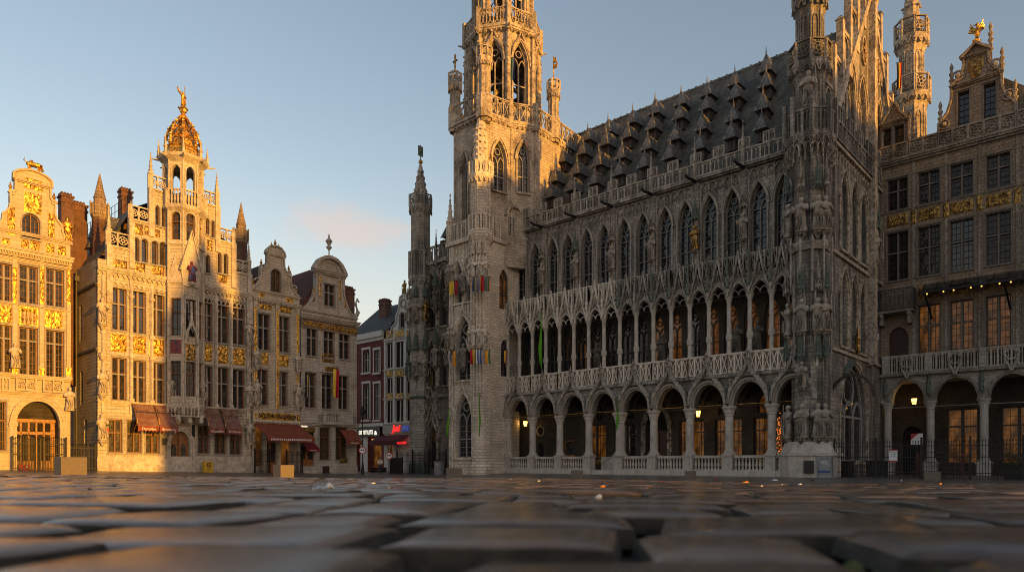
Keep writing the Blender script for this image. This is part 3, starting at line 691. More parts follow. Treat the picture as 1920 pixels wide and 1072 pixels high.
for c, zb, zs, za, hw in [(3.4, 8.6, 12, 13.7, .75), (5.5, 8.6, 12, 13.7, .75), (7.6, 8.6, 12, 13.7, .75), (3.4, 15, 18.4, 20.2, .8), (5.6, 15, 18.4, 20.2, .8), (7.8, 15, 18.4, 20.2, .8), (5.6, .9, 4.2, 7.6, 3.0)] + [(c, 22.6, 26, 28.2, .95) for c in (4.9, 7.5, 11.7, 14.3)]:
    a = arch(c - hw, c + hw, zs, za, 'p', 8); q = [(c - hw, zb)] + a + [(c + hw, zb)]
    g.ring(off(q, .02), off(q, .13), -.1, 0); g.ring(off(a, .13), off(a, .24), -.2, 0); g.box(c - hw - .1, c + hw + .1, -.18, 0, zb - .14, zb)
    for s in (-1, 1): g.lathe([(.07, 0), (.07, zs - zb)], c + s * (hw + .12), -.1, 6, 0, zb)
for z in (8.1, 14.4, 21.5): g.box(.9, 18.6, -.16, 0, z, z + .22)
g.box(.9, 11.5, -.25, 0, 21.4, 21.6)
for k in range(14):
    x = 1.6 + k * .62; g.bar(arch(x - .3, x + .3, 20.7, 21.2, 'p', 4), .06, -.12, 0); g.box(x - .33, x - .28, -.1, 0, 20.2, 21.4)
# raking coping, central pier, stepped screens
g.bar([(1.1, 22.7), (9.6, 35.4)], .42, -.22, .3); g.bar([(9.6, 35.4), (18.1, 22.7)], .42, -.22, .3)
g.box(9.25, 9.95, -.45, 0, 8, 31); pinnacle(g, 9.6, -.2, 31, .38, 9, 4, PI / 4, 5)
for k in range(5):
    for s in (-1, 1):
        x = 9.6 + s * (1.35 + k * 1.65); zb = 35.0 - (k + .8) * 2.42; zt = zb + 4.6
        g.box(x - .2, x + .2, -.1, .35, zb - 1.0, zt); g.slab([(x - .27, -.16), (x + .27, -.16), (x + .27, .41), (x - .27, .41)], zt, zt + .3, .3)
        xa, xb = sorted((x + s * .2, x + s * 1.45)); 
        g.bar(arch(xa, xb, zb + .9, zb + 1.5, 'p', 4), .1, .05, .25); g.box(xa, xb, .0, .3, zb + 1.55, zb + 1.8); g.box((xa + xb) / 2 - .05, (xa + xb) / 2 + .05, .05, .25, zb - 1.2, zb + 1.1)
for s in (-1, 1):
    c = 9.6 + s * 1.75; g.bar([(c + .5 * math.cos(2 * PI * j / 14), 30.3 + 1.0 * math.sin(2 * PI * j / 14)) for j in range(15)], .13, -.16, .0)
    for j in range(3): g.bar([(c - .4 + .4 * j, 29.6), (c - .4 + .4 * j, 31.0)], .08, -.1, 0)
g.build('gable_tracery', 'tower_carve', hall)
g = MB().edge((GX, .4), (GX, 19))
for s in (-1, 1):
    c = 9.6 + s * 1.75
    for j in range(6): g.bar([(c, 30.3), (c + .4 * math.cos(j), 30.3 + .8 * math.sin(j))], .1, -.2, -.05)
for c, h in ((2.6, 25.6), (5.0, 28.3), (7.2, 31.2)): pass
g.build('gilded_rosette', 'gold', hall)
g = MB().edge((GX, .4), (GX, 19)); balu(g, 1.3, 11.4, 21.65, 1.25, -.35, 12, 'lancet')
for k in range(5): balu(g, 1.6 + k * 2.1, 2.5 + k * 2.1, 22.9, 1.0, -.35, 2, 'lancet')
g.build('balustrade', 'hall', hall)
g = MB().edge((GX, .4), (GX, 19)); g.bar(arch(2.4, 8.8, 4.4, 7.9, 'p', 8)[4:9], .16, -.4, -.05); g.build('copper_hood', 'copper', hall)
g = MB().edge((GX, .4), (GX, 19)); g.lathe([(.05, 0), (.2, .3), (.12, .7), (.22, 1.1), (.1, 1.5), (.02, 2.0)], 5.6, -.3, 7, 0, 8.3); g.build('gilded_finial', 'gold_dull', hall)
for z, n in ((15.6, 1),): add_statue(hall, *eo(10.0, -.35), z, 2.2, S)
ob('canopy', canopy_mesh('copper'), hall, (*eo(10.0, -.35), 18.1), 0)
# ---- turrets: octagonal shafts with statues, canopies and pierced galleries
def oct_gallery(parent, cx, cy, r, z, h=1.5, mat='hall', a0=PI / 8, style='rose', n=1):
    g = MB(); g.lathe([(r * .72, -1.1), (r * .8, -.8), (r * .86, -.55), (r * 1.0, -.25), (r * 1.05, -.05), (r * 1.05, .12), (r * .95, .12)], cx, cy, 8, a0, z)
    P = ngon(cx, cy, r, 8, a0)
    for k in range(8):
        a, b = P[k], P[(k + 1) % 8]; g.edge(a, b); d = math.hypot(b[0] - a[0], b[1] - a[1]); balu(g, 0, d, z + .1, h, 0, n, style, .1, .16)
        for j in range(2): g.bar(arch(d * j / 2 + .03, d * (j + 1) / 2 - .03, z - .6, z - .2, 'p', 4), .06, -.06, .1)
    g.frame(); return g.build('gallery', mat, parent)
def shaft(parent, cx, cy, r, z0, z1, mat='hall', a0=PI / 8, niches=True, name='turret'):
    s = MB(); s.lathe([(r, 0), (r, z1 - z0)], cx, cy, 8, a0, z0)
    P = ngon(cx, cy, r, 8, a0)
    for x, y in P: s.lathe([(.07, 0), (.07, z1 - z0)], x, y, 5, 0, z0)
    if niches:
        for k in range(8):
            a, b = P[k], P[(k + 1) % 8]; s.edge(a, b); d = math.hypot(b[0] - a[0], b[1] - a[1])
            aa = arch(d * .25, d * .75, z1 - .9, z1 - .45, 'p', 4); s.bar([(d * .25, z0 + .3)] + aa + [(d * .75, z0 + .3)], .07, -.07, .02)
        s.frame()
    return s.build(name, mat, parent)
TX, TY = 25.95, .55
g = MB(); g.slab(ngon(TX, TY, 1.85, 8, PI / 8), -.8, 1.3); g.slab(ngon(TX, TY, 1.95, 8, PI / 8), 1.3, 1.5); g.slab(ngon(TX, TY, 1.75, 8, PI / 8), 1.5, 2.2, .85); g.build('turret_base', 'column', hall)
MB().box(TX + .25, TX + .85, TY - 1.87, TY - 1.8, .2, 1.0).build('plaque', 'black', hall)
shaft(hall, TX, TY, 1.02, 1.5, 20.6, 'hall', niches=False)
for j, a in enumerate((-2.6, -1.62, -.9, -.5)):
    for zz, hh, mt in ((2.45, 2.35, 'statue'), (5.6, 1.8, 'carve'), (9.1, 2.3, 'statue'), (15.4, 2.4, 'statue')):
        if zz == 5.6 and j != 1: continue
        add_statue(hall, TX + 1.33 * math.cos(a), TY + 1.33 * math.sin(a), zz, hh * .9, a + PI / 2, None, mt)
    for zz, mt in ((7.55, 'copper'), (11.8, 'copper' if j % 2 else 'carve'), (18.2, 'copper' if j % 2 == 0 else 'carve')):
        ob('canopy', canopy_mesh(mt), hall, (TX + 1.42 * math.cos(a), TY + 1.42 * math.sin(a), zz), a, (.62, .62, 1.05))
g = MB()
for j in range(7):
    a = -PI + j * .5; g.lathe([(.07, 0), (.07, 3.0), (.11, 3.1), (.02, 3.6)], TX + 1.42 * math.cos(a), TY + 1.42 * math.sin(a), 5, 0, 11.6)
    g.lathe([(.06, 0), (.06, 4.2)], TX + 1.3 * math.cos(a + .14), TY + 1.3 * math.sin(a + .14), 5, 0, 7.6)
g.lathe([(1.25, 0), (1.45, .4), (1.35, .5)], TX, TY, 8, PI / 8, 14.3)
g.build('shaft_cluster', 'trim_grey', hall)
g = MB(); P = ngon(TX, TY, 1.42, 8, PI / 8); 
for k in range(8):
    a, b = P[k], P[(k + 1) % 8]; g.edge(a, b); d = math.hypot(b[0] - a[0], b[1] - a[1])
    for j in range(3):
        x = d * j / 3; g.bar(arch(x + .02, x + d / 3 - .02, 20.5, 21.0, 'p', 4), .06, -.1, .1); g.box(x - .03, x + .03, -.1, .1, 19.8, 21.2)
g.frame(); g.build('corbel_table', 'carve', hall)
oct_gallery(hall, TX, TY, 1.52, 21.5, 1.5, 'hall', style='lancet', n=2)
g = MB(); P = ngon(TX, TY, 1.5, 8, PI / 8)
for k in range(8):
    x, y = P[k]; g.box(x - .13, x + .13, y - .13, y + .13, 21.5, 24.0)
g.build('gallery_posts', 'hall', hall)
shaft(hall, TX, TY, 1.0, 21.4, 25.6, 'hall')
for a in (-1.3,): add_statue(hall, TX + 1.15 * math.cos(a), TY + 1.15 * math.sin(a), 23.2, 2.3, a + PI / 2)
oct_gallery(hall, TX, TY, 1.3, 26.1, 1.35, 'hall')
shaft(hall, TX, TY, .8, 26.0, 29.8, 'hall'); oct_gallery(hall, TX, TY, 1.05, 30.4, 1.2, 'hall')
g = MB(); g.lathe([(.75, 0), (.7, 2), (.08, 9), (.02, 10)], TX, TY, 8, PI / 8, 30.4); g.build('spire', 'carve', hall)
# rear turret rising behind the gable
BX, BY = 27.55, 20.2
shaft(hall, BX, BY, 1.03, 10, 31.0, 'tower_carve', niches=False); shaft(hall, BX, BY, 1.06, 24.0, 30.4, 'tower_carve')
oct_gallery(hall, BX, BY, 1.42, 31.3, 1.5, 'tower_carve'); shaft(hall, BX, BY, .88, 31.2, 35.4, 'tower_carve'); oct_gallery(hall, BX, BY, 1.28, 36.1, 1.5, 'tower_carve')
g = MB(); g.lathe([(.75, 0), (.72, .8), (.08, 9), (.02, 10)], BX, BY, 8, PI / 8, 36.1)
for k in range(5):
    for j in range(8): a = j * PI / 4 + PI / 8; rr = .72 - .13 * k; g.ball(BX + rr * 1.08 * math.cos(a), BY + rr * 1.08 * math.sin(a), 37.4 + 1.55 * k, .16, .12, 4)
g.build('spire', 'tower_carve', hall)
# ---- main tower
fx0, fx1, fy = -4.05, 0., -3.05
w = MB().edge((fx0, fy), (fx1, fy)); B4 = fx1 - fx0
ops = [op(.75, 2.75, 1.3, 4.6, 6.9, 'p'), op(.75, 2.75, 8.1, 11.4, 13.7, 'p'), op(.7, 1.55, 14.9, 17.4, 18.6, 'p'), op(1.95, 2.8, 14.9, 17.4, 18.6, 'p')]
wall(w, 0, B4, -.8, 20.2, ops, 0, .5)
w.edge((fx1, fy), (fx1, YU + .2)); ops = [op(2.1, 3.3, 14.4, 16.9, 18.0, 'p'), op(2.3, 3.3, 8.5, 11.0, 11.8, 'p')]
wall(w, 0, YU + .2 - fy, -.8, 20.2, ops, 0, .3)
w.edge((fx0, 1.3), (fx0, fy)); wall(w, 0, 1.3 - fy, -.8, 20.2, (), 0, .3)
w.frame(); w.build('tower_base', 'hall_pale', hall)
def fp(x, y=0): return (fx0 + x, fy + y)
put_window(gothic_meshes(2.0, 3.3, 5.6, 'mull', 'glass_b', (.5,), .12, 2, 6), hall, (*fp(1.75, .42), 1.3)); put_window(gothic_meshes(2.0, 3.3, 5.6, 'mull', 'glass_b', (.5,), .12, 2, 6), hall, (*fp(1.75, .42), 8.1))
for x in (1.125, 2.375): put_window(gothic_meshes(.85, 2.5, 3.7, 'mull', 'glass_b', (.5,), .07, 1, 6), hall, (*fp(x, .42), 14.9))
put_window(gothic_meshes(1.2, 2.5, 3.6, 'mull_dark', 'glass_lit', (.52,), .09, 2, 4), hall, (fx1 - .25, fy + 2.7, 14.4), S); put_window(gothic_meshes(1.0, 2.5, 3.3, 'mull_dark', 'glass_b', (.52,), .09, 2, 4), hall, (fx1 - .25, fy + 2.8, 8.5), S)
g = MB().edge((fx0, fy), (fx1, fy))
for c, zb, zs, za, hw in ((1.75, 1.3, 4.6, 6.9, 1.0), (1.75, 8.1, 11.4, 13.7, 1.0), (1.125, 14.9, 17.4, 18.6, .43), (2.375, 14.9, 17.4, 18.6, .43)):
    a = arch(c - hw, c + hw, zs, za, 'p', 8); q = [(c - hw, zb)] + a + [(c + hw, zb)]
    g.ring(off(q, .02), off(q, .12), -.1, 0); g.ring(off(a, .12), off(a, .22), -.2, 0); g.box(c - hw - .12, c + hw + .12, -.2, 0, zb - .15, zb)
    if hw > .9:
        o_ = arch(c - hw - .2, c + hw + .2, zs + .4, za + 1.1, 'o', 8); g.bar(o_, .1, -.22, 0)
        for k in range(2, 15): g.ball(o_[k][0], -.15, o_[k][1] + .08, .08, None, 4)
for k in range(6): g.bar(arch(.55 + k * .42, .93 + k * .42, 19.2, 19.8, 'p', 4), .06, -.12, 0); g.box(.5 + k * .42, .55 + k * .42, -.1, 0, 18.8, 20.1)
for k in range(7): g.box(.6 + k * .36, .66 + k * .36, -.08, 0, 13.9, 14.7)
for x in (.1, .42): g.lathe([(.11, 0), (.11, 6.5), (.16, 6.6), (.09, 6.7), (.09, 12.5), (.16, 12.6), (.1, 12.7), (.1, 20)], x, -.12, 6, 0, 0)
g.frame(); g.build('window_surround', 'carve_pale', hall)
add_statue(hall, *fp(1.75, -.1), 9.3, 2.0, 0); add_statue(hall, *fp(1.75, -.1), 15.9, 1.9, 0)
for x in (.1, .45):
    add_statue(hall, *fp(x, -.3), 10.9, 2.0, 0); add_statue(hall, *fp(x, -.3), 16.6, 1.9, 0)
# corner stair turret with statues
QX, QY = -.3, -2.95
g = MB(); g.lathe([(.95, 0), (.95, 1.4), (.8, 1.6), (.8, 20.6)], QX, QY, 8, PI / 8, -.8)
for j in range(9):
    a = -PI + j * .32; g.lathe([(.08, 0), (.08, 5.4), (.13, 5.5), (.05, 5.9), (.07, 6.4), (.07, 8.8)], QX + .86 * math.cos(a), QY + .86 * math.sin(a), 5, 0, 5.2 if j % 2 else 6.6)
    g.lathe([(.08, 0), (.08, 5.0), (.14, 5.1), (.02, 5.8)], QX + .86 * math.cos(a), QY + .86 * math.sin(a), 5, 0, 14.4)
g.lathe([(.8, 0), (1.05, .5), (1.15, .9), (1.15, 1.1)], QX, QY, 8, PI / 8, 19.4); g.build('stair_turret', 'hall_pale', hall)
for a in (-2.3, -1.6, -.95, -.4):
    for zz in (10.8, 16.5): add_statue(hall, QX + .98 * math.cos(a), QY + .98 * math.sin(a), zz, 1.7, a + PI / 2, None, 'carve_pale', True, 'carve_pale')
    ob('canopy', canopy_mesh('carve_pale'), hall, (QX + .98 * math.cos(a), QY + .98 * math.sin(a), 18.6), a, (.5, .5, .75))
oct_gallery(hall, QX, QY, 1.12, 20.5, 1.4, 'hall_pale', style='lancet', n=2)
shaft(hall, QX, QY, .82, 20.4, 24.9, 'hall_pale'); oct_gallery(hall, QX, QY, 1.1, 25.3, 1.1, 'carve_pale', style='swirl', n=2)
g = MB(); g.lathe([(.68, 0), (.66, 2.0), (.75, 2.2), (.62, 2.3), (.6, 4.0), (.68, 4.1), (.5, 4.3), (.06, 6.2)], QX, QY, 8, PI / 8, 25.2)
for k in range(7):
    for j in range(6): a = -PI + j * .6; g.ball(QX + .66 * math.cos(a), QY + .66 * math.sin(a), 26 + k * .55, .1, .1, 4)
g.build('spirelet', 'carve_pale', hall)
# balustrade round the tower foot
g = MB().edge((fx0 - .2, fy - .25), (fx1, fy - .25)); balu(g, 0, 3.4, 20.4, 1.6, 0, 7, 'lancet'); g.box(-.1, 4.0, -.1, .5, 20.1, 20.42)
g.edge((fx1 + .15, fy + .9), (fx1 + .15, YU)); g.box(0, 3.6, -.1, .4, 20.1, 20.42); balu(g, 0, 1.2, 20.4, 1.4, 0, 2, 'lancet')
g.frame(); pinnacle(g, fx0 + .1, fy - .1, 20.4, .3, 4.5, 8, PI / 8); g.build('balustrade', 'hall_pale', hall)
g = MB(); g.slab([(fx0, fy), (fx1, fy), (fx1, 6), (fx0, 6)], 20.15, 20.3); g.build('tower_terrace', 'hall_pale', hall)
# octagonal stages
def l2(X, Y): return TH.l(X, Y)
V = [(-3.95, -2.55), (-.15, -2.55), (TH.x(959, .2), .2), (TH.x(1004, 2.2), 2.2), (TH.x(1042, 5.2), 5.2)]; V += [(V[4][0] - .6, 11.5), (-7.2, 11.5)]
CAMDIR = TH.l(0, 0)
def stage(parent, P, z0, z1, wins, mat, name='tower_stage', rev=.45, glass='glass_b', skip_pane=False, lights=2):
    w = MB(); n = len(P); g = MB()
    for k in range(n):
        a, b = P[k], P[(k + 1) % n]; d = math.hypot(b[0] - a[0], b[1] - a[1]); ang = math.atan2(b[1] - a[1], b[0] - a[0]); w.edge(a, b); g.edge(a, b); g.marks.append((len(g.v), len(g.f)))
        ops = []
        for t, ww, zb, zs, za in wins.get(k, ()):
            c = d * t; ops.append(op(c - ww / 2, c + ww / 2, zb, zs, za, 'p'))
            ar = arch(c - ww / 2, c + ww / 2, zs, za, 'p', 8); q = [(c - ww / 2, zb)] + ar + [(c + ww / 2, zb)]
            g.ring(off(q, .02), off(q, .15), -.12, 0); g.ring(off(ar, .15), off(ar, .28), -.22, 0); g.box(c - ww / 2 - .1, c + ww / 2 + .1, -.2, 0, zb - .18, zb)
            px, py = a[0] + math.cos(ang) * c - math.sin(ang) * rev * .8, a[1] + math.sin(ang) * c + math.cos(ang) * rev * .8
            ms = gothic_meshes(ww, zs - zb, za - zb, 'mull' if not skip_pane else 'tower_carve', glass, (.52,), .1, lights, 0 if skip_pane else 5)
            if skip_pane: ob('window', ms[0], parent, (px, py, zb), ang)
            else: put_window(ms, parent, (px, py, zb), ang)
        wall(w, 0, d, z0, z1, ops, 0, rev)
        g.lathe([(.14, 0), (.14, z1 - z0)], 0, 0, 6, 0, z0)
    w.frame(); g.frame(); w.slab(P, z1 - .05, z1)
    o = w.build(name, mat, parent); g.build('window_surround', 'tower_carve', parent); return o
W1 = (.52, 1.45, 24.6, 27.2, 29.0)
stage(hall, V, 20.2, 31.0, {0: [(.35, .6, 21.5, 26.6, 28.2), (.68, .7, 22.5, 26.5, 28.3)], 1: [W1], 2: [(.5, 1.15, 24.9, 27.8, 29.4)]}, 'tower')
g = MB(); q_ = [(-.1, -.4), V[2], ((V[2][0] + V[3][0]) / 2 + .1, 1.5), (-.1, 1.5)]; g.slab(q_, 19.2, 20.2); g.slab(q_, 18.2, 19.2, 1); g.build('corbel', 'tower', hall)
g = MB().edge(V[1], V[2]); g.ring(off(arch(2.2, 3.8, 22.6, 23.4, 'r', 6), 0), off(arch(2.2, 3.8, 22.6, 23.4, 'r', 6), .2), -.35, 0); g.frame(); g.build('dormer_hood', 'tower_carve', hall)
dd = rect_meshes(1.1, 1.6, 'mull', 'glass', None, .6, 2, (1, 2)); a_ = math.atan2(V[2][1] - V[1][1], V[2][0] - V[1][0]); put_window(dd, hall, (V[1][0] + 3.0 * math.cos(a_) + .05 * math.sin(a_), V[1][1] + 3.0 * math.sin(a_) - .05 * math.cos(a_), 21.0), a_)
def rail_poly(parent, P, z, h, style, n, mat='tower_carve', grow=1.0, sides=None):
    g = MB(); cx = sum(p[0] for p in P) / len(P); cy = sum(p[1] for p in P) / len(P); Q = [(cx + (x - cx) * grow, cy + (y - cy) * grow) for x, y in P]
    g.slab([(cx + (x - cx) * .98, cy + (y - cy) * .98) for x, y in P], z - .55, z - .3, grow); g.slab(Q, z - .3, z); g.slab([(cx + (x - cx) * 1.02, cy + (y - cy) * 1.02) for x, y in Q], z - .12, z + .1)
    for k in sides if sides is not None else range(len(P)):
        a, b = Q[k], Q[(k + 1) % len(P)]; g.edge(a, b); d = math.hypot(b[0] - a[0], b[1] - a[1]); balu(g, .1, d - .1, z + .1, h, .02, max(1, round(d / .62 * n)), style, .12, .09); g.box(-.17, .17, -.12, .22, z - .5, z + h + .35)
        for j in range(max(2, round(d / .5))): q = d * j / max(2, round(d / .5)); g.ball(q + .25, .0, z - .42, .1, .12, 4)
    g.frame(); return g.build('gallery', mat, parent)
rail_poly(hall, V, 31.0, 1.65, 'x', .75, grow=1.05)
CXT, CYT = TH.l(-.865, 66); A0 = math.radians(-62 - 22.5)
O2 = ngon(CXT, CYT, 3.36, 8, A0); O3 = ngon(CXT, CYT, 2.85, 8, A0)
stage(hall, O2, 30.9, 40.3, {k: [(.5, 1.55, 33.4, 37.2, 39.2)] for k in range(8)}, 'tower_carve', skip_pane=True)
rail_poly(hall, O2, 40.4, 1.5, 'swirl', .9, grow=1.1)
stage(hall, O3, 40.3, 49, {k: [(.5, 1.35, 41.6, 45.5, 47.5)] for k in range(8)}, 'tower_carve', skip_pane=True)
g = MB(); 
for k, (x, y) in enumerate(O2):
    ux, uy = (x - CXT) / 3.36, (y - CYT) / 3.36; g.lathe([(.25, 0), (.25, 7.5), (.33, 7.7), (.2, 7.8), (.16, 9.6), (.22, 9.7), (.12, 9.8), (.02, 11.2)], x + ux * .12, y + uy * .12, 6, 0, 30.9)
    for j in range(9): g.ball(x + ux * .36, y + uy * .36, 33.5 + .8 * j, .11, .1, 4)
    g.tube([(x, y, 40.0), (x + ux * .9, y + uy * .9, 40.1)], [.12, .07], 5)
for k in range(8):
    a, b = O2[k], O2[(k + 1) % 8]; g.edge(a, b); d = math.hypot(b[0] - a[0], b[1] - a[1]); o_ = arch(d / 2 - .95, d / 2 + .95, 37.6, 40.4, 'o', 8); g.bar(o_, .12, -.26, 0)
    for j in range(2, 15): g.ball(o_[j][0], -.2, o_[j][1] + .08, .09, None, 4)
g.frame(); g.build('buttress', 'tower_carve', hall)
g = MB(); g.lathe([(2.9, 0), (2.6, 1.5), (2.2, 12), (1.8, 14), (.3, 38), (.05, 44)], CXT, CYT, 8, A0, 49); g.build('spire', 'tower_carve', hall)
# belfry interior: bell frame
g = MB(); g.slab(ngon(CXT, CYT, 2.6, 8, A0), 31.2, 31.4)
for z in (34.6, 36.8): g.box(CXT - 2.4, CXT + 2.4, CYT - .15, CYT + .15, z, z + .25); g.box(CXT - .15, CXT + .15, CYT - 2.4, CYT + 2.4, z, z + .25)
g.lathe([(.9, 0), (.75, .3), (.5, .9), (.3, 1.2), (.05, 1.3)], CXT, CYT, 10, 0, 35); g.box(CXT - .2, CXT + .2, CYT - .2, CYT + .2, 31.2, 40); g.build('bell_frame', 'iron', hall)
# turrets at the corners of the tower gallery
def slim_turret(x, y, z0, zt, r, mat, vane=None):
    shaft(hall, x, y, r * .72, z0 - .5, zt - 1.1, mat, niches=False, name='slim_turret'); g = MB(); g.lathe([(r * 1.05, 0), (r * 1.05, 1.9), (r * .8, 2.1)], x, y, 8, PI / 8, z0 - .2); g.build('turret_base', mat, hall)
    oct_gallery(hall, x, y, r, zt - 1.0, .95, mat, style='rose')
    v = MB(); v.tube([(x, y, zt - 1.2), (x, y, zt + 1.6)], .05, 5)
    if vane: v.box(x - .04, x + .04, y - .04, y + .04, zt + 1.2, zt + 2.0); v.tube([(x, y, zt + 2.3), (x + .1, y, zt + 1.9), (x + .4, y, zt + 1.7)], .09, 5); v.box(x, x + .45, y - .02, y + .02, zt + 1.2, zt + 1.6); v.box(x, x + .3, y - .02, y + .02, zt + 1.75, zt + 2.2)
    else: v.box(x - .28, x + .28, y - .05, y + .05, zt + 1.15, zt + 1.3); v.ball(x, y, zt + .35, .14); v.box(x - .06, x + .06, y - .06, y + .06, zt + .6, zt + 1.8)
    v.build('weather_vane' if vane else 'finial', 'gold' if vane else 'gold_dull', hall)
slim_turret(V[0][0] - .1, V[0][1] + .1, 31, 35.8, .62, 'tower_carve')
slim_turret(V[1][0], V[1][1] - .15, 30.6, 36.4, .72, 'tower_carve')
slim_turret(V[4][0] - .1, V[4][1] - .2, 31, 36.2, .62, 'tower_carve', True)
# ---- left wing
w = MB(); ops = [op(x - .6, x + .6, 14.4, 18.0, 19.9, 'p') for x in (-11.1, -9.3, -7.5, -5.7)] + [op(x - .6, x + .6, 8.5, 11.6, 13.1, 'p') for x in (-11.1, -9.3, -7.5, -5.7)] + [op(-11.6, -10.0, .3, 2.9, 4.7, 'p'), op(-8.4, -7.2, 1.5, 4.4, 5.8, 'p')]
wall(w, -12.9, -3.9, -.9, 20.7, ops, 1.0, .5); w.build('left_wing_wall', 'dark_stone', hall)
for x in (-11.1, -9.3, -7.5, -5.7):
    put_window(gothic_meshes(1.2, 3.6, 5.5, 'mull_dark', 'glass_b', (.5,), .08, 2, 6), hall, (x, 1.42, 14.4)); put_window(gothic_meshes(1.2, 3.1, 4.6, 'mull_dark', 'glass_b', (.5,), .08, 2, 6), hall, (x, 1.42, 8.5))
put_window(gothic_meshes(1.2, 2.9, 4.3, 'mull_dark', 'glass_b', (.5,), .08, 2, 6), hall, (-7.8, 1.42, 1.5))
g = MB()
for x in (-11.1, -9.3, -7.5, -5.7):
    for zb, zs, za in ((14.4, 18, 19.9), (8.5, 11.6, 13.1)):
        a = arch(x - .6, x + .6, zs, za, 'p', 8); q = [(x - .6, zb)] + a + [(x + .6, zb)]; g.ring(off(q, .02), off(q, .12), .9, 1.0); g.ring(off(a, .12), off(a, .2), .82, 1.0); g.box(x - .7, x + .7, .8, 1.0, zb - .15, zb)
    g.bar(arch(x - .8, x + .8, 19.6, 20.6, 'p', 5), .08, .85, 1.0)
for x in (-10.2, -8.4, -6.6): g.lathe([(.16, 0), (.16, 20)], x, .95, 6, 0, 0); pinnacle(g, x, .75, 20.5, .17, 3.6)
g.box(-12.9, -3.9, .7, 1.4, 20.7, 21.0); g.box(-12.9, -4, .8, 1.0, 7.4, 7.65); balu(g, -12.4, -4, 21.0, 1.5, .75, 13, 'lancet')
for za, hw, z0 in ((4.9, 1.0, 2.6), (6.2, 1.15, 3.4)):
    o_ = arch(-10.8 - hw, -10.8 + hw, z0, za + 1.2, 'o', 8); g.bar(o_, .16, .62, 1.0)
    for k in range(2, 15): g.ball(o_[k][0], .7, o_[k][1] + .1, .1, None, 4)
g.bar([(-12.0, 5.2), (-10.8, 8.4), (-9.6, 5.2)], .2, .5, 1.0); g.build('window_surround', 'carve', hall)
MB().box(-11.6, -10.0, 1.45, 1.5, -.8, 4.8).build('door', 'void', hall); t = MB(); relief(t, -11.4, -10.2, 3.0, 4.4, 1.42, .1, 3, 8, 6); t.build('gilded_relief', 'gold_dull', hall)
t = MB(); t.lathe([(.03, 0), (.15, .2), (.08, .8), (.12, 1.0), (.02, 1.6)], -10.8, .75, 6, 0, 8.4); t.build('gilded_finial', 'gold_dull', hall)
for x, z, m in ((-10.2, 10.5, 'statue'), (-8.4, 10.5, 'statue'), (-10.2, 16.2, 'dark_stone'), (-8.4, 16.2, 'dark_stone')): add_statue(hall, x, .55, z, 2.1, 0, None, m)
for x in (-10.2, -8.4): ob('canopy', canopy_mesh('copper'), hall, (x, .65, 12.8)); ob('canopy', canopy_mesh('copper'), hall, (x, .65, 18.4))
r = MB(); r.face((-12, 1.6, 21), (-3, 1.6, 21), (-3, 8.5, 30.5), (-10.5, 8.5, 30.5)); r.face((-12, 1.6, 21), (-10.5, 8.5, 30.5), (-12, 15, 21)); r.build('left_wing_roof', 'slate', hall)
for x, z in ((-10.4, 23.2), (-8.0, 25.4), (-5.8, 27.6), (-7.0, 23.2)):
    y = 1.6 + (z - 21) / 9.5 * 6.9; o = ob('dormer', dm, hall, (x, y - .7, z - .3), 0, 1.05); ob('dormer_roof', hdm, o); put_window(dwm, o, (0, .02, .12))
g = MB()
for k in range(5):
    x, z = -11.9 + k * 1.35, 22.4 + 1.9 * k; g.box(x - .2, x - .06, 3.0, 3.3, z - 2.2, z + 1.3); g.box(x + .3, x + .42, 3.0, 3.3, z - 2.2, z + 1.3); g.box(x - .2, x + .42, 3.0, 3.3, z + 1.3, z + 1.45); g.box(x + .07, x + .15, 3.05, 3.25, z - 1, z + 1.3)
g.build('gable_screen', 'dark_stone', hall)
UX, UY = -12.85, 1.0
shaft(hall, UX, UY, 1.08, -.9, 18.6, 'hall', niches=False)
oct_gallery(hall, UX, UY, 1.25, 19.6, 2.6, 'hall', style='lancet', n=2); shaft(hall, UX, UY, .95, 19.4, 26.4, 'hall'); oct_gallery(hall, UX, UY, 1.2, 26.9, 1.1, 'hall', style='rose')
g = MB(); g.lathe([(.82, 0), (.8, .8), (.2, 4.2), (.12, 4.4)], UX, UY, 8, PI / 8, 26.9)
for k in range(5):
    for j in range(8): a = j * PI / 4 + PI / 8; rr = .8 - .13 * k; g.ball(UX + rr * math.cos(a), UY + rr * math.sin(a), 28 + .65 * k, .1, .1, 4)
g.build('spire', 'carve', hall); f = MB(); f.tube([(UX, UY, 31), (UX, UY, 33.3)], .05); f.box(UX - .3, UX + .3, UY - .05, UY + .05, 32.6, 32.75); f.box(UX - .05, UX + .05, UY - .3, UY + .3, 32.2, 33.2); f.build('finial', 'copper', hall)
MB().ball(UX, UY, 31.6, .24).build('gilded_ball', 'gold', hall)
for a in (-2.0, -1.1, -.3):
    add_statue(hall, UX + 1.25 * math.cos(a), UY + 1.25 * math.sin(a), 9.6, 2.1, a + PI / 2, None, 'statue' if a > -1.5 else 'copper'); ob('canopy', canopy_mesh('copper'), hall, (UX + 1.2 * math.cos(a), UY + 1.2 * math.sin(a), 12.3), a, (.9, .9, 1.2))
    add_statue(hall, UX + 1.25 * math.cos(a), UY + 1.25 * math.sin(a), 15.2, 2.0, a + PI / 2, None, 'gold_dull' if a > -.5 else 'statue'); ob('canopy', canopy_mesh('copper' if a > -1.5 else 'carve'), hall, (UX + 1.2 * math.cos(a), UY + 1.2 * math.sin(a), 17.6), a, .8)
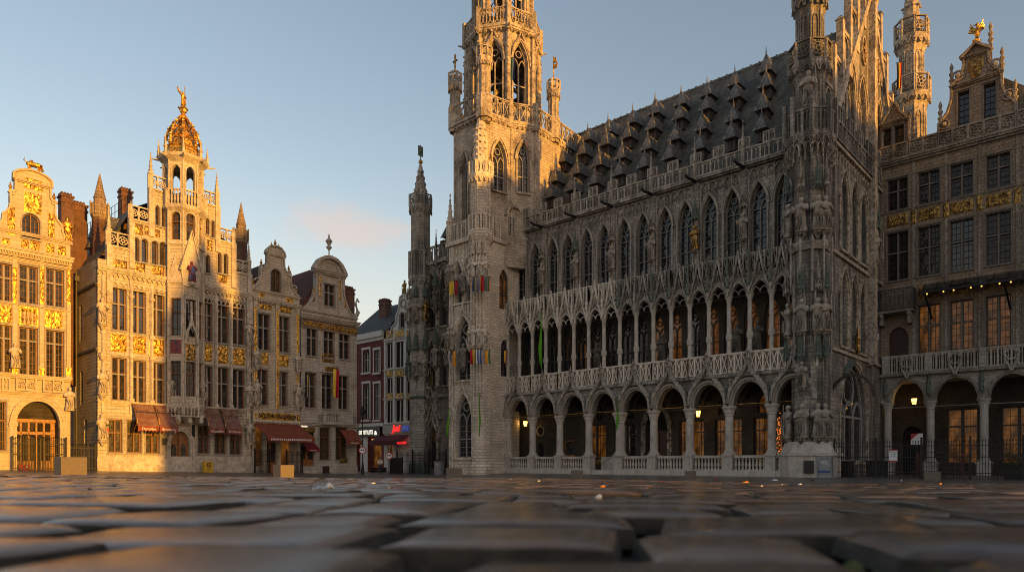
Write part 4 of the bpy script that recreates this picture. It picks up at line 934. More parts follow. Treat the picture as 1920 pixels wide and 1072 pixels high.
g = MB(); g.box(UX - 1.3, -3.9, .72, 1.0, 7.3, 7.5); g.lathe([(1.1, 0), (1.3, .2), (1.1, .35)], UX, UY, 8, PI / 8, 7.3); g.lathe([(1.3, 0), (1.25, 1.6), (1.1, 1.8)], UX, UY, 8, PI / 8, -.9); g.build('string_course', 'copper', hall)
# ================================================================== HOUSES
class House:
    def __init__(s, face, label, x0, name='guild_house', group='gabled houses round the square'):
        s.f = face; s.x0 = x0; X, Y = face.w(x0, 0); s.r = thing(name, label, 'house', (X, Y, 0), face.ang, group); s.ops = []
    def X(s, px): return s.f.x(px) - s.x0
    def Z(s, px, py): return s.f.z(px, py)
    def rect(s, p0, p1, q0, q1):
        c = (p0 + p1) / 2; return s.X(p0), s.X(p1), s.Z(c, q1), s.Z(c, q0)
    def win(s, p0, p1, q0, q1, **k): return s.winm(*s.rect(p0, p1, q0, q1), **k)
    def winm(s, a, b, zb, zt, frame='wood', pane='glass', mull=None, tr=.62, nx=2, bars=(2, 6), ar=0, dep=.26, fw=.07, surround='mull', sill=True):
        w = round(b - a, 2); h = round(zt - zb, 2); c = (a + b) / 2
        s.ops.append((c - w / 2, c + w / 2, zb, arch(c - w / 2, c + w / 2, zb + h - ar, zb + h, 'r', 6) if ar else [(c - w / 2, zb + h), (c + w / 2, zb + h)]))
        o = put_window(rect_meshes(w, h, frame, pane, mull, tr, nx, bars, fw, ar), s.r, (c, dep, zb))
        if sill:
            def mk():
                m = MB(); m.box(-w / 2 - .08, w / 2 + .08, -.12, .06, -.12, 0); a_ = arch(-w / 2, w / 2, h - ar, h, 'r', 6) if ar else [(-w / 2, h), (w / 2, h)]
                q = [(-w / 2, 0)] + a_ + [(w / 2, 0)]; m.ring(off(q, .005), off(q, .09), -.05, .02)
                if not ar: m.box(-w / 2 - .1, w / 2 + .1, -.1, .0, h + .08, h + .16)
                return m.mesh('sill', surround)
            ob('sill', cached(('sill', w, h, ar, surround), mk), o, (0, -dep, 0))
        return o
    def part(s, name, mb, mat, **k): return mb.build(name, mat, s.r, **k)
def mirror_top(c, pts): return [(2 * c - x, z) for x, z in pts[::-1]] + [p for p in pts if p[0] > c + 1e-6 or True]
def volute(mb, cx, cz, r, sgn, y0=-.14, y1=.1, w=.12):
    mb.bar([(cx + sgn * r * (1 - .09 * k) * math.cos(k * .62), cz + r * (1 - .09 * k) * math.sin(k * .62)) for k in range(10)], w, y0, y1)
def cornice(mb, x0, x1, z, h, d, dent=0):
    mb.box(x0, x1, -d * .45, .02, z, z + h * .4); mb.box(x0 - .04, x1 + .04, -d * .8, .02, z + h * .4, z + h * .75); mb.box(x0 - .08, x1 + .08, -d, .02, z + h * .75, z + h)
    if dent:
        n = int((x1 - x0) / dent)
        for k in range(n): mb.box(x0 + k * dent + dent * .2, x0 + k * dent + dent * .75, -d * .72, -.02, z + h * .18, z + h * .4)
def urn(mb, x, z, r, y=.1):
    mb.marks.append((len(mb.v), len(mb.f)))
    mb.lathe([(r * .9, 0), (r * .9, r * .5), (r * .35, r * .7), (r * .5, r), (r, r * 1.8), (r * .8, r * 2.5), (r * .4, r * 2.8), (r * .55, r * 3.2), (r * .3, r * 4), (.01, r * 4.6)], x, y, 8, 0, z)
def awning(parent, x0, x1, zt, zb, out, mat, vh=.35, text=None, size=.3, tw=1, scallop=True, seams=4, tmat='lettering'):
    m = MB(); n = seams * 2
    for k in range(n):
        a = x0 + (x1 - x0) * k / n; b = x0 + (x1 - x0) * (k + 1) / n
        m.face((a, -.05, zt), (b, -.05, zt), (b, -out, zb), (a, -out, zb)); m.face((a, -.05, zt - .03), (b, -.05, zt - .03), (b, -out, zb - .03), (a, -out, zb - .03))
    m.face((x0, -.05, zt), (x0, -out, zb), (x0, -out, zb - .03), (x0, -.05, zt - .03)); m.face((x1, -.05, zt), (x1, -out, zb), (x1, -out, zb - .03), (x1, -.05, zt - .03))
    m.box(x0 - .03, x1 + .03, -out - .03, -out + .03, zb - .05, zb + .02)
    o = m.build('awning', mat, parent); v = MB(); nn = max(4, int((x1 - x0) / .12)); d = (x1 - x0) / nn
    for k in range(nn):
        q = vh if not scallop or k % 2 == 0 else vh * .8; v.box(x0 + k * d, x0 + (k + 1) * d, -out - .02, -out + .0, zb - q, zb - .05)
    v.build('valance', 'awning' if mat == 'awning_old' else mat, o)
    a = MB()
    for x in (x0 + .05, x1 - .05): a.tube([(x, -.1, zb - .5), (x, -out + .05, zb - .08)], .025, 4)
    a.build('awning_arm', 'iron', o)
    if text: ob('lettering', text_mesh(text, size, tmat, .008, .25, tw), o, ((x0 + x1) / 2, -out - .032, zb - vh * .55))
    return o
def gable_roof(H, x0, x1, y0, y1, ze, xr, zr, mat='slate', name='roof'):
    r = MB(); r.face((x0, y0, ze), (xr, y0, zr), (xr, y1, zr), (x0, y1, ze)); r.face((x1, y0, ze), (x1, y1, ze), (xr, y1, zr), (xr, y0, zr)); r.face((x0, y1, ze), (xr, y1, zr), (x1, y1, ze))
    r.face((x0, y0, ze), (x1, y0, ze), (xr, y0, zr)); return H.part(name, r, mat)
def chimney(parent, x, y, z0, z1, w, d, pots=0, mat='brick'):
    c = MB(); c.box(x - w / 2, x + w / 2, y - d / 2, y + d / 2, z0, z1); c.box(x - w / 2 - .06, x + w / 2 + .06, y - d / 2 - .06, y + d / 2 + .06, z1 - .45, z1 - .3); c.box(x - w / 2 - .08, x + w / 2 + .08, y - d / 2 - .08, y + d / 2 + .08, z1, z1 + .14)
    for k in range(int(w / .2)): c.box(x - w / 2 + .2 * k, x - w / 2 + .2 * k + .12, y - d / 2, y + d / 2, z1 + .14, z1 + .34)
    return c.build('chimney', mat, parent)
# ---- house one: tall narrow, fully sunlit, with a big arched entrance
H = House(LR, 'narrow sunlit house with a scrolled gable, gilded panels and a big arched entrance', -6.6)
CXL = H.X(62); HW = 4.81
for p0, p1 in ((-7, 22), (36, 71), (86, 120)):
    c = (p0 + p1) / 2; dy = (c - 53) * .115
    H.win(p0, p1, 499 + dy, 569 + dy, mull='mull', bars=(2, 6), pane='glass_b'); H.win(p0, p1, 614 + dy, 703 + dy, mull='mull', bars=(2, 8), pane='glass_b', tr=.72)
H.winm(H.X(41), H.X(75), H.Z(58, 447), H.Z(58, 401), ar=.55, tr=0, bars=(2, 4), pane='glass_b')
a0, a1 = H.X(30), H.X(112); H.ops.append(op(a0, a1, -.7, H.Z(71, 797), H.Z(71, 752), 'r', 12))
H.winm(H.X(-12), H.X(12), H.Z(0, 845), H.Z(0, 752), mull=None, bars=(2, 5), pane='glass_b')
zc = H.Z(62, 481); za = H.Z(62, 445); hx = [(H.X(101) , H.Z(80, 366)), (H.X(101), H.Z(100, 385))]
def hp(l): return [(H.X(p), H.Z(p, q)) for p, q in l]
half = [(CXL, H.Z(62, 320)), (CXL + .35, H.Z(62, 321)), (CXL + .8, H.Z(62, 325)), (CXL + 1.14, H.Z(62, 332)), (CXL + 1.15, H.Z(62, 344)), (CXL + 1.04, H.Z(62, 346)), (CXL + 1.05, H.Z(62, 366)), (CXL + 1.32, H.Z(62, 369)), (CXL + 1.34, H.Z(62, 378)), (CXL + 1.32, H.Z(62, 390)), (CXL + 1.42, H.Z(62, 402)), (CXL + 1.75, H.Z(62, 412)), (CXL + 1.76, H.Z(62, 417)), (CXL + 1.8, H.Z(62, 425)), (CXL + 2.0, H.Z(62, 436)), (CXL + 2.35, H.Z(62, 443)), (CXL + 2.4, za)]
top = [(2 * CXL - x, z) for x, z in half[:0:-1]] + half
top = [(max(0, min(HW, x)), z) for x, z in top]
w = MB(); wall(w, 0, HW, -.8, top, H.ops, 0, .35, .55); w.edge((0, 9), (0, 0)); wall(w, 0, 9, -.8, zc + .8); w.edge((HW, 0), (HW, 9)); wall(w, 0, 9, -.8, zc + .8); w.frame(); H.part('wall', w, 'gold_house')
g = MB()
for k, (p, q) in enumerate(zip(half, half[1:])):
    for sgn in (1, -1):
        if abs(p[0] - q[0]) + abs(p[1] - q[1]) > .02: g.bar([(CXL + sgn * (p[0] - CXL), p[1]), (CXL + sgn * (q[0] - CXL), q[1])], .13, -.16, .2)
cornice(g, -.05, HW + .05, zc - .25, .6, .5, .16); cornice(g, 0, HW, H.Z(62, 445), .22, .22); cornice(g, CXL - 1.1, CXL + 1.1, H.Z(62, 348), .2, .25); cornice(g, 0, HW, H.Z(62, 592) + .55, .12, .15); cornice(g, 0, HW, H.Z(71, 712), .3, .35); cornice(g, 0, HW, H.Z(71, 741), .2, .25)
cornice(g, 0, HW, H.Z(62, 488) - .25, .2, .16)
ar = arch(a0, a1, H.Z(71, 797), H.Z(71, 752), 'r', 12); g.ring(off(ar, 0), off(ar, .16), -.12, 0); g.ring(off(ar, .16), off(ar, .34), -.2, 0); g.ring(off(ar, .34), off(ar, .42), -.28, 0)
for x in (a0 - .2, a1 + .2): g.box(x - .22, x + .22, -.2, .1, -.8, H.Z(71, 800)); g.box(x - .27, x + .27, -.26, .1, H.Z(71, 800), H.Z(71, 793))
for p in (27, 78, 128): x = H.X(p); g.box(x - .13, x + .13, -.12, 0, H.Z(71, 705), zc - .25); g.box(x - .17, x + .17, -.16, 0, H.Z(71, 705), H.Z(71, 690))
volute(g, CXL - 2.05, H.Z(62, 436), .33, -1); volute(g, CXL + 2.05, H.Z(62, 436), .33, 1); volute(g, CXL - 1.25, H.Z(62, 372), .2, -1); volute(g, CXL + 1.25, H.Z(62, 372), .2, 1)
H.part('stone_trim', g, 'gold_house')
b = MB(); balu(b, H.X(30), H.X(66), H.Z(48, 733), .95, -.24, 2, 'rose', .1, .1); balu(b, H.X(80), H.X(116), H.Z(98, 736), .95, -.24, 2, 'rose', .1, .1); balu(b, H.X(-20), H.X(16), H.Z(0, 733), .95, -.24, 3, 'bal', .1, .1); H.part('balcony', b, 'gold_house')
g = MB()
for p0, p1, q0, q1 in ((-5, 22, 572, 609), (84, 117, 581, 616), (40, 54, 450, 468), (57, 74, 451, 470), (4, 18, 446, 464), (86, 102, 457, 476), (108, 124, 461, 480), (45, 78, 362, 400), (45, 80, 336, 356), (14, 28, 388, 440), (90, 102, 400, 452)):
    x0_, x1_, z0_, z1_ = H.rect(p0, p1, q0, q1); relief(g, x0_, x1_, z0_, z1_, -.01, .10, p0, 14, 10)
for p in (27, 78, 128):
    x = H.X(p); relief(g, x - .12, x + .12, H.Z(p, 570), H.Z(p, 500), -.12, .07, p, 6, 16); relief(g, x - .17, x + .17, H.Z(p, 705), H.Z(p, 690), -.16, .03, p, 4, 3)
b_ = MB()
H.part('gilded_relief', g, 'gold')
g = MB(); balu(g, H.X(37), H.X(69), H.Z(53, 611), 1.3, -.1, 1, 'bal', .1, .08); relief(g, H.X(37), H.X(69), H.Z(53, 585), H.Z(53, 573), -.03, .08, 4, 12, 5); H.part('balcony', g, 'gold')
g = MB()
for x, q in ((CXL - 2.1, 425), (CXL + 2.1, 425)): urn(g, x, H.Z(62, q), .16)
for s_ in (-1, 1): urn(g, CXL + s_ * 1.3, H.Z(62, 366), .13)
H.part('urn', g, 'gold')
add_statue(H.r, HW - .2, .1, za + .1, 1.9, 0, 2, 'gold', False)
g = MB(); zt = H.Z(62, 320)   # gilded beast on the gable
g.lathe([(.02, -.62), (.2, -.5), (.27, -.2), (.24, .15), (.28, .45), (.1, .62)], 0, 0, 9, 0, 0)
i0 = [(CXL + .05 + z, .1 + y, zt + .62 + x * .95) for x, y, z in g.v]; g.v = i0
for dx, dz in ((-.42, 0), (-.3, .04), (.36, 0), (.5, .05)): g.tube([(CXL + .05 + dx, .1, zt + .5), (CXL + dx + .1, .05, zt + .25), (CXL + dx, .05, zt + .02)], [.12, .08, .07], 6)
g.tube([(CXL + .5, .1, zt + .7), (CXL + .72, .08, zt + .62), (CXL + .78, .05, zt + .3)], [.18, .15, .1], 7); g.ball(CXL + .8, .04, zt + .25, .14); g.tube([(CXL - .5, .1, zt + .75), (CXL - .75, .1, zt + .9), (CXL - .65, .1, zt + 1.1)], [.06, .05, .03], 5); g.ball(CXL - .1, .1, zt + .85, .2, .18)
g.v = [(CXL + (x - CXL) * .72, y, zt + (z - zt) * .72) for x, y, z in g.v]
H.part('gable_figure', g, 'gold')
for p in (27, 128): add_statue(H.r, H.X(p), -.3, H.Z(p, 690) if p < 100 else H.Z(p, 770), 1.7, 0, p % 6, 'house_carve', False)
dr = MB(); dr.box(a0 - .1, a1 + .1, 1.2, 1.25, -.8, 4.6); d = H.part('entrance_screen', dr, 'doorwood'); gl_ = MB(); fm = MB()
for k in range(5):
    x = a0 + .12 + k * (a1 - a0 - .3) / 5; xx = x + (a1 - a0 - .3) / 5 - .1; gl_.box(x, xx, 1.17, 1.2, 1.0, 2.9); gl_.box(x, xx, 1.17, 1.2, 3.1, 3.75); fm.box(x - .1, x, 1.1, 1.2, -.8, 3.9)
    fm.box(x + .05, xx - .05, 1.14, 1.2, -.1, .8)
gl_.build('pane', 'glass_shop', d); fm.box(a0, a1, 1.1, 1.2, 2.9, 3.06); fm.box(a0, a1, 1.0, 1.2, 3.8, 4.0); fm.build('door_frame', 'doorwood', d)
cl = MB(); cl.face((a0, 1.2, 4.0), (a1, 1.2, 4.0), (a1, .3, 5.6), (a0, .3, 5.6)); cl.box(a0 - .1, a0, .3, 1.3, -.8, 4.5); cl.box(a1, a1 + .1, .3, 1.3, -.8, 4.5); H.part('porch_vault', cl, 'arcade_dark')  # shade under the arch put into the vault's dark stone colour
gable_roof(H, 0, HW, .55, 9, zc + .7, CXL, H.Z(62, 372), 'slate')
for pxc, q0, q1, yy, ww in ((123, 380, 640, 4.5, .8), (146, 396, 640, 5.5, 1.1)):
    x = LR.x(pxc, yy) + 6.6; chimney(H.r, x, yy, 7, LR.z(pxc, q0 - 8, yy), ww, .9)
# ---- house two: wide guild hall with stepped gable and oriel tower
H = House(LR, 'broad guild hall with a stepped gable and a tall oriel tower with a gilded dome', 0)
HW = 12.15; CT = 6.35
for p0, p1, q0, q1 in ((210, 237, 540, 619), (246, 273, 545, 625), (281, 308, 549, 630), (380, 398, 561, 640), (404, 429, 564, 643), (435, 459, 568, 646)):
    H.win(p0, p1, q0, q1, mull='mull', bars=(1, 3), pane='glass'); dq = 131 if p0 < 320 else 125
    H.win(p0, p1, q0 + dq, q1 + dq, mull='mull', bars=(1, 3), pane='glass_b')
for p0, p1, q0, q1 in ((203, 229, 786, 848), (238, 265, 789, 849), (273, 299, 791, 850), (371, 393, 797, 850), (402, 424, 798, 851), (431, 453, 800, 852)):
    H.win(p0, p1, q0, q1, bars=(1, 3), pane='leaded', tr=.6, fw=.1)
for p0, p1, q0, q1 in ((250, 261, 446, 490), (265, 277, 448, 492), (284, 296, 452, 496), (299, 311, 454, 498), (291, 299, 386, 423), (303, 310, 388, 426), (386, 393, 478, 512), (396, 402, 414, 446), (408, 415, 474, 512), (419, 427, 476, 514), (386, 392, 410, 440)):
    H.win(p0, p1, q0, q1, ar=.25, nx=1, bars=(1, 3), tr=0, fw=.05)
dz0, dz1 = H.Z(337, 835), H.Z(337, 808); da, db = H.X(318), H.X(355); H.ops.append(op(da, db, -.7, dz0, dz1, 'r', 10))
zs = [18.5, 20.9, 23.7]
top = [(0, 16.2), (.0, 16.2), (.62, 16.2), (.63, zs[0]), (2.2, zs[0]), (2.21, zs[1]), (3.65, zs[1]), (3.66, zs[2]), (9.3, zs[2]), (9.31, zs[1]), (10.7, zs[1]), (10.71, zs[0]), (HW, zs[0])]
top = [(x, z - 1.1 if i not in (0, 1, 2) else z) for i, (x, z) in enumerate(top)]
w = MB(); wall(w, 0, HW, -.8, top, H.ops, 0, .32, .4); w.edge((0, 11), (0, 0))
so = [op(x - .3, x + .3, z, z + h) for x, z, h in ((3.2, 10.9, 2.6), (7.2, 10.4, 2.8), (3.2, 6.0, 2.4), (7.4, 5.4, 2.6), (8.3, 1.0, 3.2))]
wall(w, 0, 11, -.8, 16.2, so, 0, .3); w.edge((HW, 0), (HW, 11)); wall(w, 0, 11, -.8, 16.2); w.frame(); H.part('wall', w, 'house')
for x, z, h in ((3.2, 10.9, 2.6), (7.2, 10.4, 2.8), (3.2, 6.0, 2.4), (7.4, 5.4, 2.6), (8.3, 1.0, 3.2)): put_window(rect_meshes(.6, h, 'darkwood', 'glass_b', None, .6, 1, (2, 4), .05), H.r, (.25, 11 - x, z), -PI / 2)
g = MB().edge((0, 11), (0, 0)); g.box(0, 10.9, -.1, 0, 9.3, 9.5); g.box(0, 10.9, -.12, 0, 14.2, 14.4); g.tube([(6.6, -.15, 16), (6.6, -.15, 0)], .07, 6); g.box(6.4, 6.8, -.3, 0, 15.2, 15.6); g.frame(); H.part('downpipe', g, 'mull_dark')
g = MB()
for a, b, z in ((.63, 2.2, zs[0]), (2.21, 3.65, zs[1]), (3.66, 5.0, zs[2]), (7.9, 9.3, zs[2]), (9.31, 10.7, zs[1]), (10.71, HW, zs[0])):
    lft = a < 6; s_ = a if lft else b
    balu(g, a, b, z - 1.12, 1.12, .1, 2, 'rose', .14, .1); g.box(a, b, -.1, .3, z - 1.25, z - 1.1)
    pinnacle(g, a + .16 if lft else b - .16, .15, z - 1.2, .2, 3.0 if (z == zs[0] or z == zs[2]) else 1.5)
    q = a + .16 if lft else b - .16; g.box(q - .2, q + .2, -.14, .3, 13 if z == zs[0] else z - 5, z - 1.1)
cornice(g, 0, HW, 15.35, .35, .3); cornice(g, 0, HW, 13.9 + .3, .1, .12)
for k in range(34): x = .2 + k * .355; g.bar(arch(x - .17, x + .17, 15.0, 15.3, 'p', 3), .06, -.2, 0)
for c, ww in ((1.55, 1.2), (3.05, 1.2), (4.55, 1.2), (8.4, 1.0), (9.6, 1.1), (10.95, 1.1)):
    for j in range(3): g.bar(arch(c - ww / 2 + j * ww / 3, c - ww / 2 + (j + 1) * ww / 3, 14.3, 14.65, 'r', 4), .07, -.12, 0)
for x in (.35, 2.32, 3.82, 5.2, 7.75, 9.0, 10.3, 11.8):
    g.box(x - .12, x + .12, -.14, 0, 4.6, 15); g.lathe([(.1, 0), (.1, 9)], x, -.16, 6, 0, 5.5)
    for z in (5.6, 9.0, 10.6, 13.6): g.box(x - .17, x + .17, -.24, 0, z, z + .2)
for x in (.25, 11.85):
    for z in (4.3, 9.1, 12.3): g.lathe([(.12, 0), (.24, .3), (.2, .45), (.24, .5)], x, -.28, 8, 0, z - .5)
cornice(g, 0, HW, 5.35, .22, .25); g.box(-.06, HW + .06, -.14, .0, -.8, 1.2); g.box(-.03, HW + .03, -.08, 0, 1.2, 1.38)
da_ = arch(da, db, dz0, dz1, 'r', 10); q = [(da, -.5)] + da_ + [(db, -.5)]; g.ring(off(q, 0), off(q, .14), -.2, .0); g.ring(off(q, .14), off(q, .3), -.3, 0)
H.part('stone_trim', g, 'house_carve')
for x in (.25, 11.85):
    for z, k in ((2.6, 1), (6.0, 2), (11.3, 3)): add_statue(H.r, x, -.3, z, 1.9, 0, k, 'house_carve', True, 'house_carve')
for x in (5.25, 7.7): add_statue(H.r, x, -.3, 6.1, 1.7, 0, 4, 'house_carve', True, 'house_carve')
g = MB()
for p0, p1, q0, q1 in ((208, 237, 626, 659), (245, 273, 630, 662), (280, 307, 635, 667), (377, 397, 644, 677), (403, 428, 648, 681), (433, 459, 652, 684)):
    x0_, x1_, z0_, z1_ = H.rect(p0, p1, q0, q1); relief(g, x0_, x1_, z0_, z1_, -.02, .13, p0 * .1, 20, 16)
H.part('gilded_relief', g, 'gold')
g = MB()
for p0, p1, q0, q1 in ((213, 238, 488, 508), (253, 272, 493, 512), (284, 308, 498, 516), (252, 268, 420, 440), (271, 278, 424, 440), (286, 300, 430, 444), (410, 426, 516, 530), (388, 398, 450, 470)):
    x0_, x1_, z0_, z1_ = H.rect(p0, p1, q0, q1); relief(g, x0_, x1_, z0_, z1_, -.02, .08, p0 * .1, 12, 8)
H.part('carved_relief', g, 'gold_dull')
d = MB(); d.face(*[(x, .3, z) for x, z in [(da, -.7)] + da_ + [(db, -.7)]]); d = H.part('door', d, 'doorwood'); f = MB(); gl_ = MB(); m_ = (da + db) / 2
for sx in (-1, 1):
    c = m_ + sx * (db - da) / 4; hw = (db - da) / 4 - .14; f.box(c - hw, c + hw, .24, .3, .0, 1.2); f.box(m_ + sx * .02 - .06, m_ + sx * .02 + .06, .2, .3, -.5, dz1 - .05)
    aa = arch(c - hw, c + hw, dz0 - .25, dz0 + .2, 'r', 5); gl_.face(*[(x, .285, z) for x, z in [(c - hw, 1.4)] + aa + [(c + hw, 1.4)]]); f.bar([(c - hw, 1.4)] + aa + [(c + hw, 1.4), (c - hw, 1.4)], .08, .22, .3)
gl_.build('pane', 'leaded', d); f.build('door_frame', 'doorwood', d)
st = MB(); st.box(da - .4, db + .4, -.5, .3, -.9, .12); st.box(da - .15, db + .15, -.2, .3, .12, .22); H.part('doorstep', st, 'column')
r = MB()
for q0, q1 in (((0, 15.9), (2.6, 20.8)), ((2.6, 20.8), (6.2, 23.0)), ((HW, 15.9), (HW - 2.6, 20.8)), ((HW - 2.6, 20.8), (6.2, 23.0))): r.face((q0[0], .4, q0[1]), (q1[0], .4, q1[1]), (q1[0], 13, q1[1]), (q0[0], 13, q0[1]))
r.face(*[(x, 13, z) for x, z in ((0, 15.9), (2.6, 20.8), (6.2, 23), (HW - 2.6, 20.8), (HW, 15.9))]); H.part('roof', r, 'slate')
g = MB()
for k in range(16): g.tube([(2.75, 1 + .75 * k, 20.8), (2.75, 1 + .75 * k, 22.1)], .025, 4)
for z in (21.5, 22.1): g.tube([(2.75, 1, z), (2.75, 12.3, z)], .025, 4)
H.part('roof_railing', g, 'iron')
for y, x, z in ((2.4, 1.9, 19.2), (4.6, 1.2, 17.9), (7.0, 2.0, 19.4)): 
    o = ob('dormer', dm, H.r, (x - .3, y, z - .4), -PI / 2, .7); ob('dormer_roof', hdm, o)
def spire_turret(x, y, z0, z1, z2):
    b = MB(); b.lathe([(.55, 0), (.55, z1 - z0)], x, y, 8, PI / 8, z0); o = b.build('brick_turret', 'brick', H.r)
    s = MB(); s.lathe([(.55, -.1), (.66, .25), (.66, 1.1), (.45, 1.2), (.38, 1.8), (.03, z2 - z1)], x, y, 8, PI / 8, z1)
    for k in range(6):
        for j in range(8): a = j * PI / 4; r_ = .42 - .062 * k; s.ball(x + r_ * math.cos(a), y + r_ * math.sin(a), z1 + 1.6 + (z2 - z1 - 2.2) * k / 6, .075, .07, 4)
    for j in range(8): a = j * PI / 4; s.box(x + .66 * math.cos(a) - .05, x + .66 * math.cos(a) + .05, y + .66 * math.sin(a) - .05, y + .66 * math.sin(a) + .05, z1 + .2, z1 + 1.25)
    s.build('turret_spire', 'brown_house', o)
spire_turret(LR.x(187, 3.5), 3.5, 14, LR.z(187, 410, 3.5), LR.z(187, 325, 3.5)); spire_turret(LR.x(452, 3.5), 3.5, 14, LR.z(452, 455, 3.5), LR.z(452, 380, 3.5))
chimney(H.r, LR.x(235, 6), 6, 16, LR.z(235, 362, 6), .85, .8)
# oriel tower
OY = .15
def fan(r, a0=-PI, a1=0, n=4): return [(CT + r * math.cos(a0 + (a1 - a0) * k / n), OY + r * math.sin(a0 + (a1 - a0) * k / n)) for k in range(n + 1)]
def canted(r, z0, z1, wins, mat, P=None, closed=False):
    P = P or ngon(CT, OY, r, 8, PI / 8); w = MB(); g = MB()
    for k in range(8):
        a, b = P[k], P[(k + 1) % 8]; d = math.hypot(b[0] - a[0], b[1] - a[1]); w.edge(a, b); g.edge(a, b); g.marks.append((len(g.v), len(g.f))); ang = math.atan2(b[1] - a[1], b[0] - a[0]); ops = []
        if (a[1] + b[1]) / 2 < OY + .1 or closed:
            for ww, zb, zt, ar, pane in wins:
                c = d / 2; ww = min(ww, d - .25); ops.append((c - ww / 2, c + ww / 2, zb, arch(c - ww / 2, c + ww / 2, zt - ar, zt, 'p', 5) if ar else [(c - ww / 2, zt), (c + ww / 2, zt)]))
                if pane: put_window(rect_meshes(round(ww, 2), round(zt - zb, 2), 'wood', pane, None, .65, 1, (2, 5), .06), H.r, (a[0] + math.cos(ang) * c - math.sin(ang) * .2, a[1] + math.sin(ang) * c + math.cos(ang) * .2, zb), ang)
                q = [(c - ww / 2, zb)] + (arch(c - ww / 2, c + ww / 2, zt - ar, zt, 'p', 5) if ar else [(c - ww / 2, zt), (c + ww / 2, zt)]) + [(c + ww / 2, zb)]; g.ring(off(q, .01), off(q, .09), -.07, 0)
        wall(w, 0, d, z0, z1, ops, 0, .22)
        g.lathe([(.09, 0), (.09, z1 - z0)], 0, -.02, 6, 0, z0); g.box(0, d, -.12, 0, z1 - .2, z1)
    w.frame(); g.frame(); H.part('oriel_wall', w, mat); H.part('window_surround', g, 'house_carve')
RO = 1.5
canted(RO, 5.4, 18.5, [(.8, 6.2, 9.0, 0, 'glass_b'), (.8, 11.0, 14.0, 0, 'glass')], 'house')
canted(RO, 18.5, 21.4, [(.7, 18.7, 20.9, .3, 'glass')], 'house')
canted(RO * .96, 21.4, 25.4, [(.66, 22.4, 24.7, .5, None)], 'house', closed=True)
g = MB(); g.lathe([(.5, 0), (1.2, .5), (1.5, .9), (1.62, 1.0), (1.62, 1.2)], CT, OY, 8, PI / 8, 4.3)
for s_ in (-1, 0, 1): MB().box(CT + s_ * .9 - .14, CT + s_ * .9 + .14, -1.2, 0, 4.1, 4.7).build('bracket', 'house_carve', H.r)
g.marks.append((len(g.v), len(g.f))); g.lathe([(1.5, 0), (1.8, .3), (1.85, .5)], CT, OY, 8, PI / 8, 20.9); P = ngon(CT, OY, 1.78, 8, PI / 8)
for k in range(8):
    a, b = P[k], P[(k + 1) % 8]; g.edge(a, b); d = math.hypot(b[0] - a[0], b[1] - a[1]); balu(g, 0, d, 21.4, 1.3, 0, 1, 'bal', .12, .14)
g.marks.append((len(g.v), len(g.f))); P = ngon(CT, OY, 1.62, 8, PI / 8)
for k in range(8):
    a, b = P[k], P[(k + 1) % 8]; g.edge(a, b); d = math.hypot(b[0] - a[0], b[1] - a[1]); balu(g, 0, d, 5.4, 1.15 if 0 else .01, 0, 1, 'bal', .1, .1)
    if (a[1] + b[1]) / 2 < .2: balu(g, .05, d - .05, 4.55, .95, -.02, 2, 'lancet', .1, .1)
g.frame(); g.marks.append((len(g.v), len(g.f))); g.lathe([(1.45, 0), (1.9, .35), (2.0, .55), (1.7, .6)], CT, OY, 8, PI / 8, 25.0)
for x, y in ngon(CT, OY, 1.8, 8, PI / 8): pinnacle(g, x, y, 25.3, .12, 1.7); g.tube([(x, y, 25.3), (CT + (x - CT) * 1.35, OY + (y - OY) * 1.35, 25.35)], [.1, .05], 5)
H.part('oriel_trim', g, 'house_carve')
g = MB(); g.lathe([(1.45, 0), (1.3, 1.1), (1.42, 1.25), (1.35, 1.4)], CT, OY, 8, PI / 8, 27.1)
for k in range(8):
    a = PI / 8 + k * PI / 4; pts = [(CT + r_ * math.cos(a), OY + r_ * math.sin(a), z) for r_, z in ((1.35, 28.5), (1.28, 29.4), (1.05, 30.4), (.7, 31.2), (.3, 31.8), (.18, 32.2))]; g.tube(pts, .1, 5)
    for p in pts[:5]: g.ball(p[0] * 1.0, p[1], p[2] + .1, .16, .14, 5)
    for z, r_ in ((29.4, 1.28), (30.4, 1.05)):
        b = a + PI / 4; g.tube([(CT + r_ * math.cos(a), OY + r_ * math.sin(a), z - .4), (CT + r_ * .95 * math.cos(a + .39), OY + r_ * .95 * math.sin(a + .39), z + .2), (CT + r_ * math.cos(b), OY + r_ * math.sin(b), z - .4)], .07, 4)
        g.tube([(CT + r_ * math.cos(a), OY + r_ * math.sin(a), z), (CT + r_ * math.cos(b), OY + r_ * math.sin(b), z)], .05, 4)
g.lathe([(.95, 0), (.9, .8), (.5, 2.2), (.2, 2.9), (.16, 3.3), (.32, 3.5), (.14, 3.8), (.25, 4.0), (.3, 4.3), (.15, 4.6), (.1, 4.9)], CT, OY, 8, PI / 8, 28.6)
for a in range(6): g.ball(CT + .3 * math.cos(a), OY + .3 * math.sin(a), 33.0, .12)
g.v = [(x, y, 25.4 + (z - 27.0) * .74) for x, y, z in g.v]
H.part('gilded_dome', g, 'gold'); add_statue(H.r, CT, OY, 30.1, 1.1, .3, 1, 'gold', False)
g = MB(); g.tube([(CT + .2, OY, 30.3), (CT + .1, OY, 31.7)], .03, 4); g.tube([(CT - .05, OY, 30.9), (CT - .35, OY, 31.2), (CT - .48, OY, 31.5)], [.09, .1, .03], 5); H.part('gilded_figure', g, 'gold')
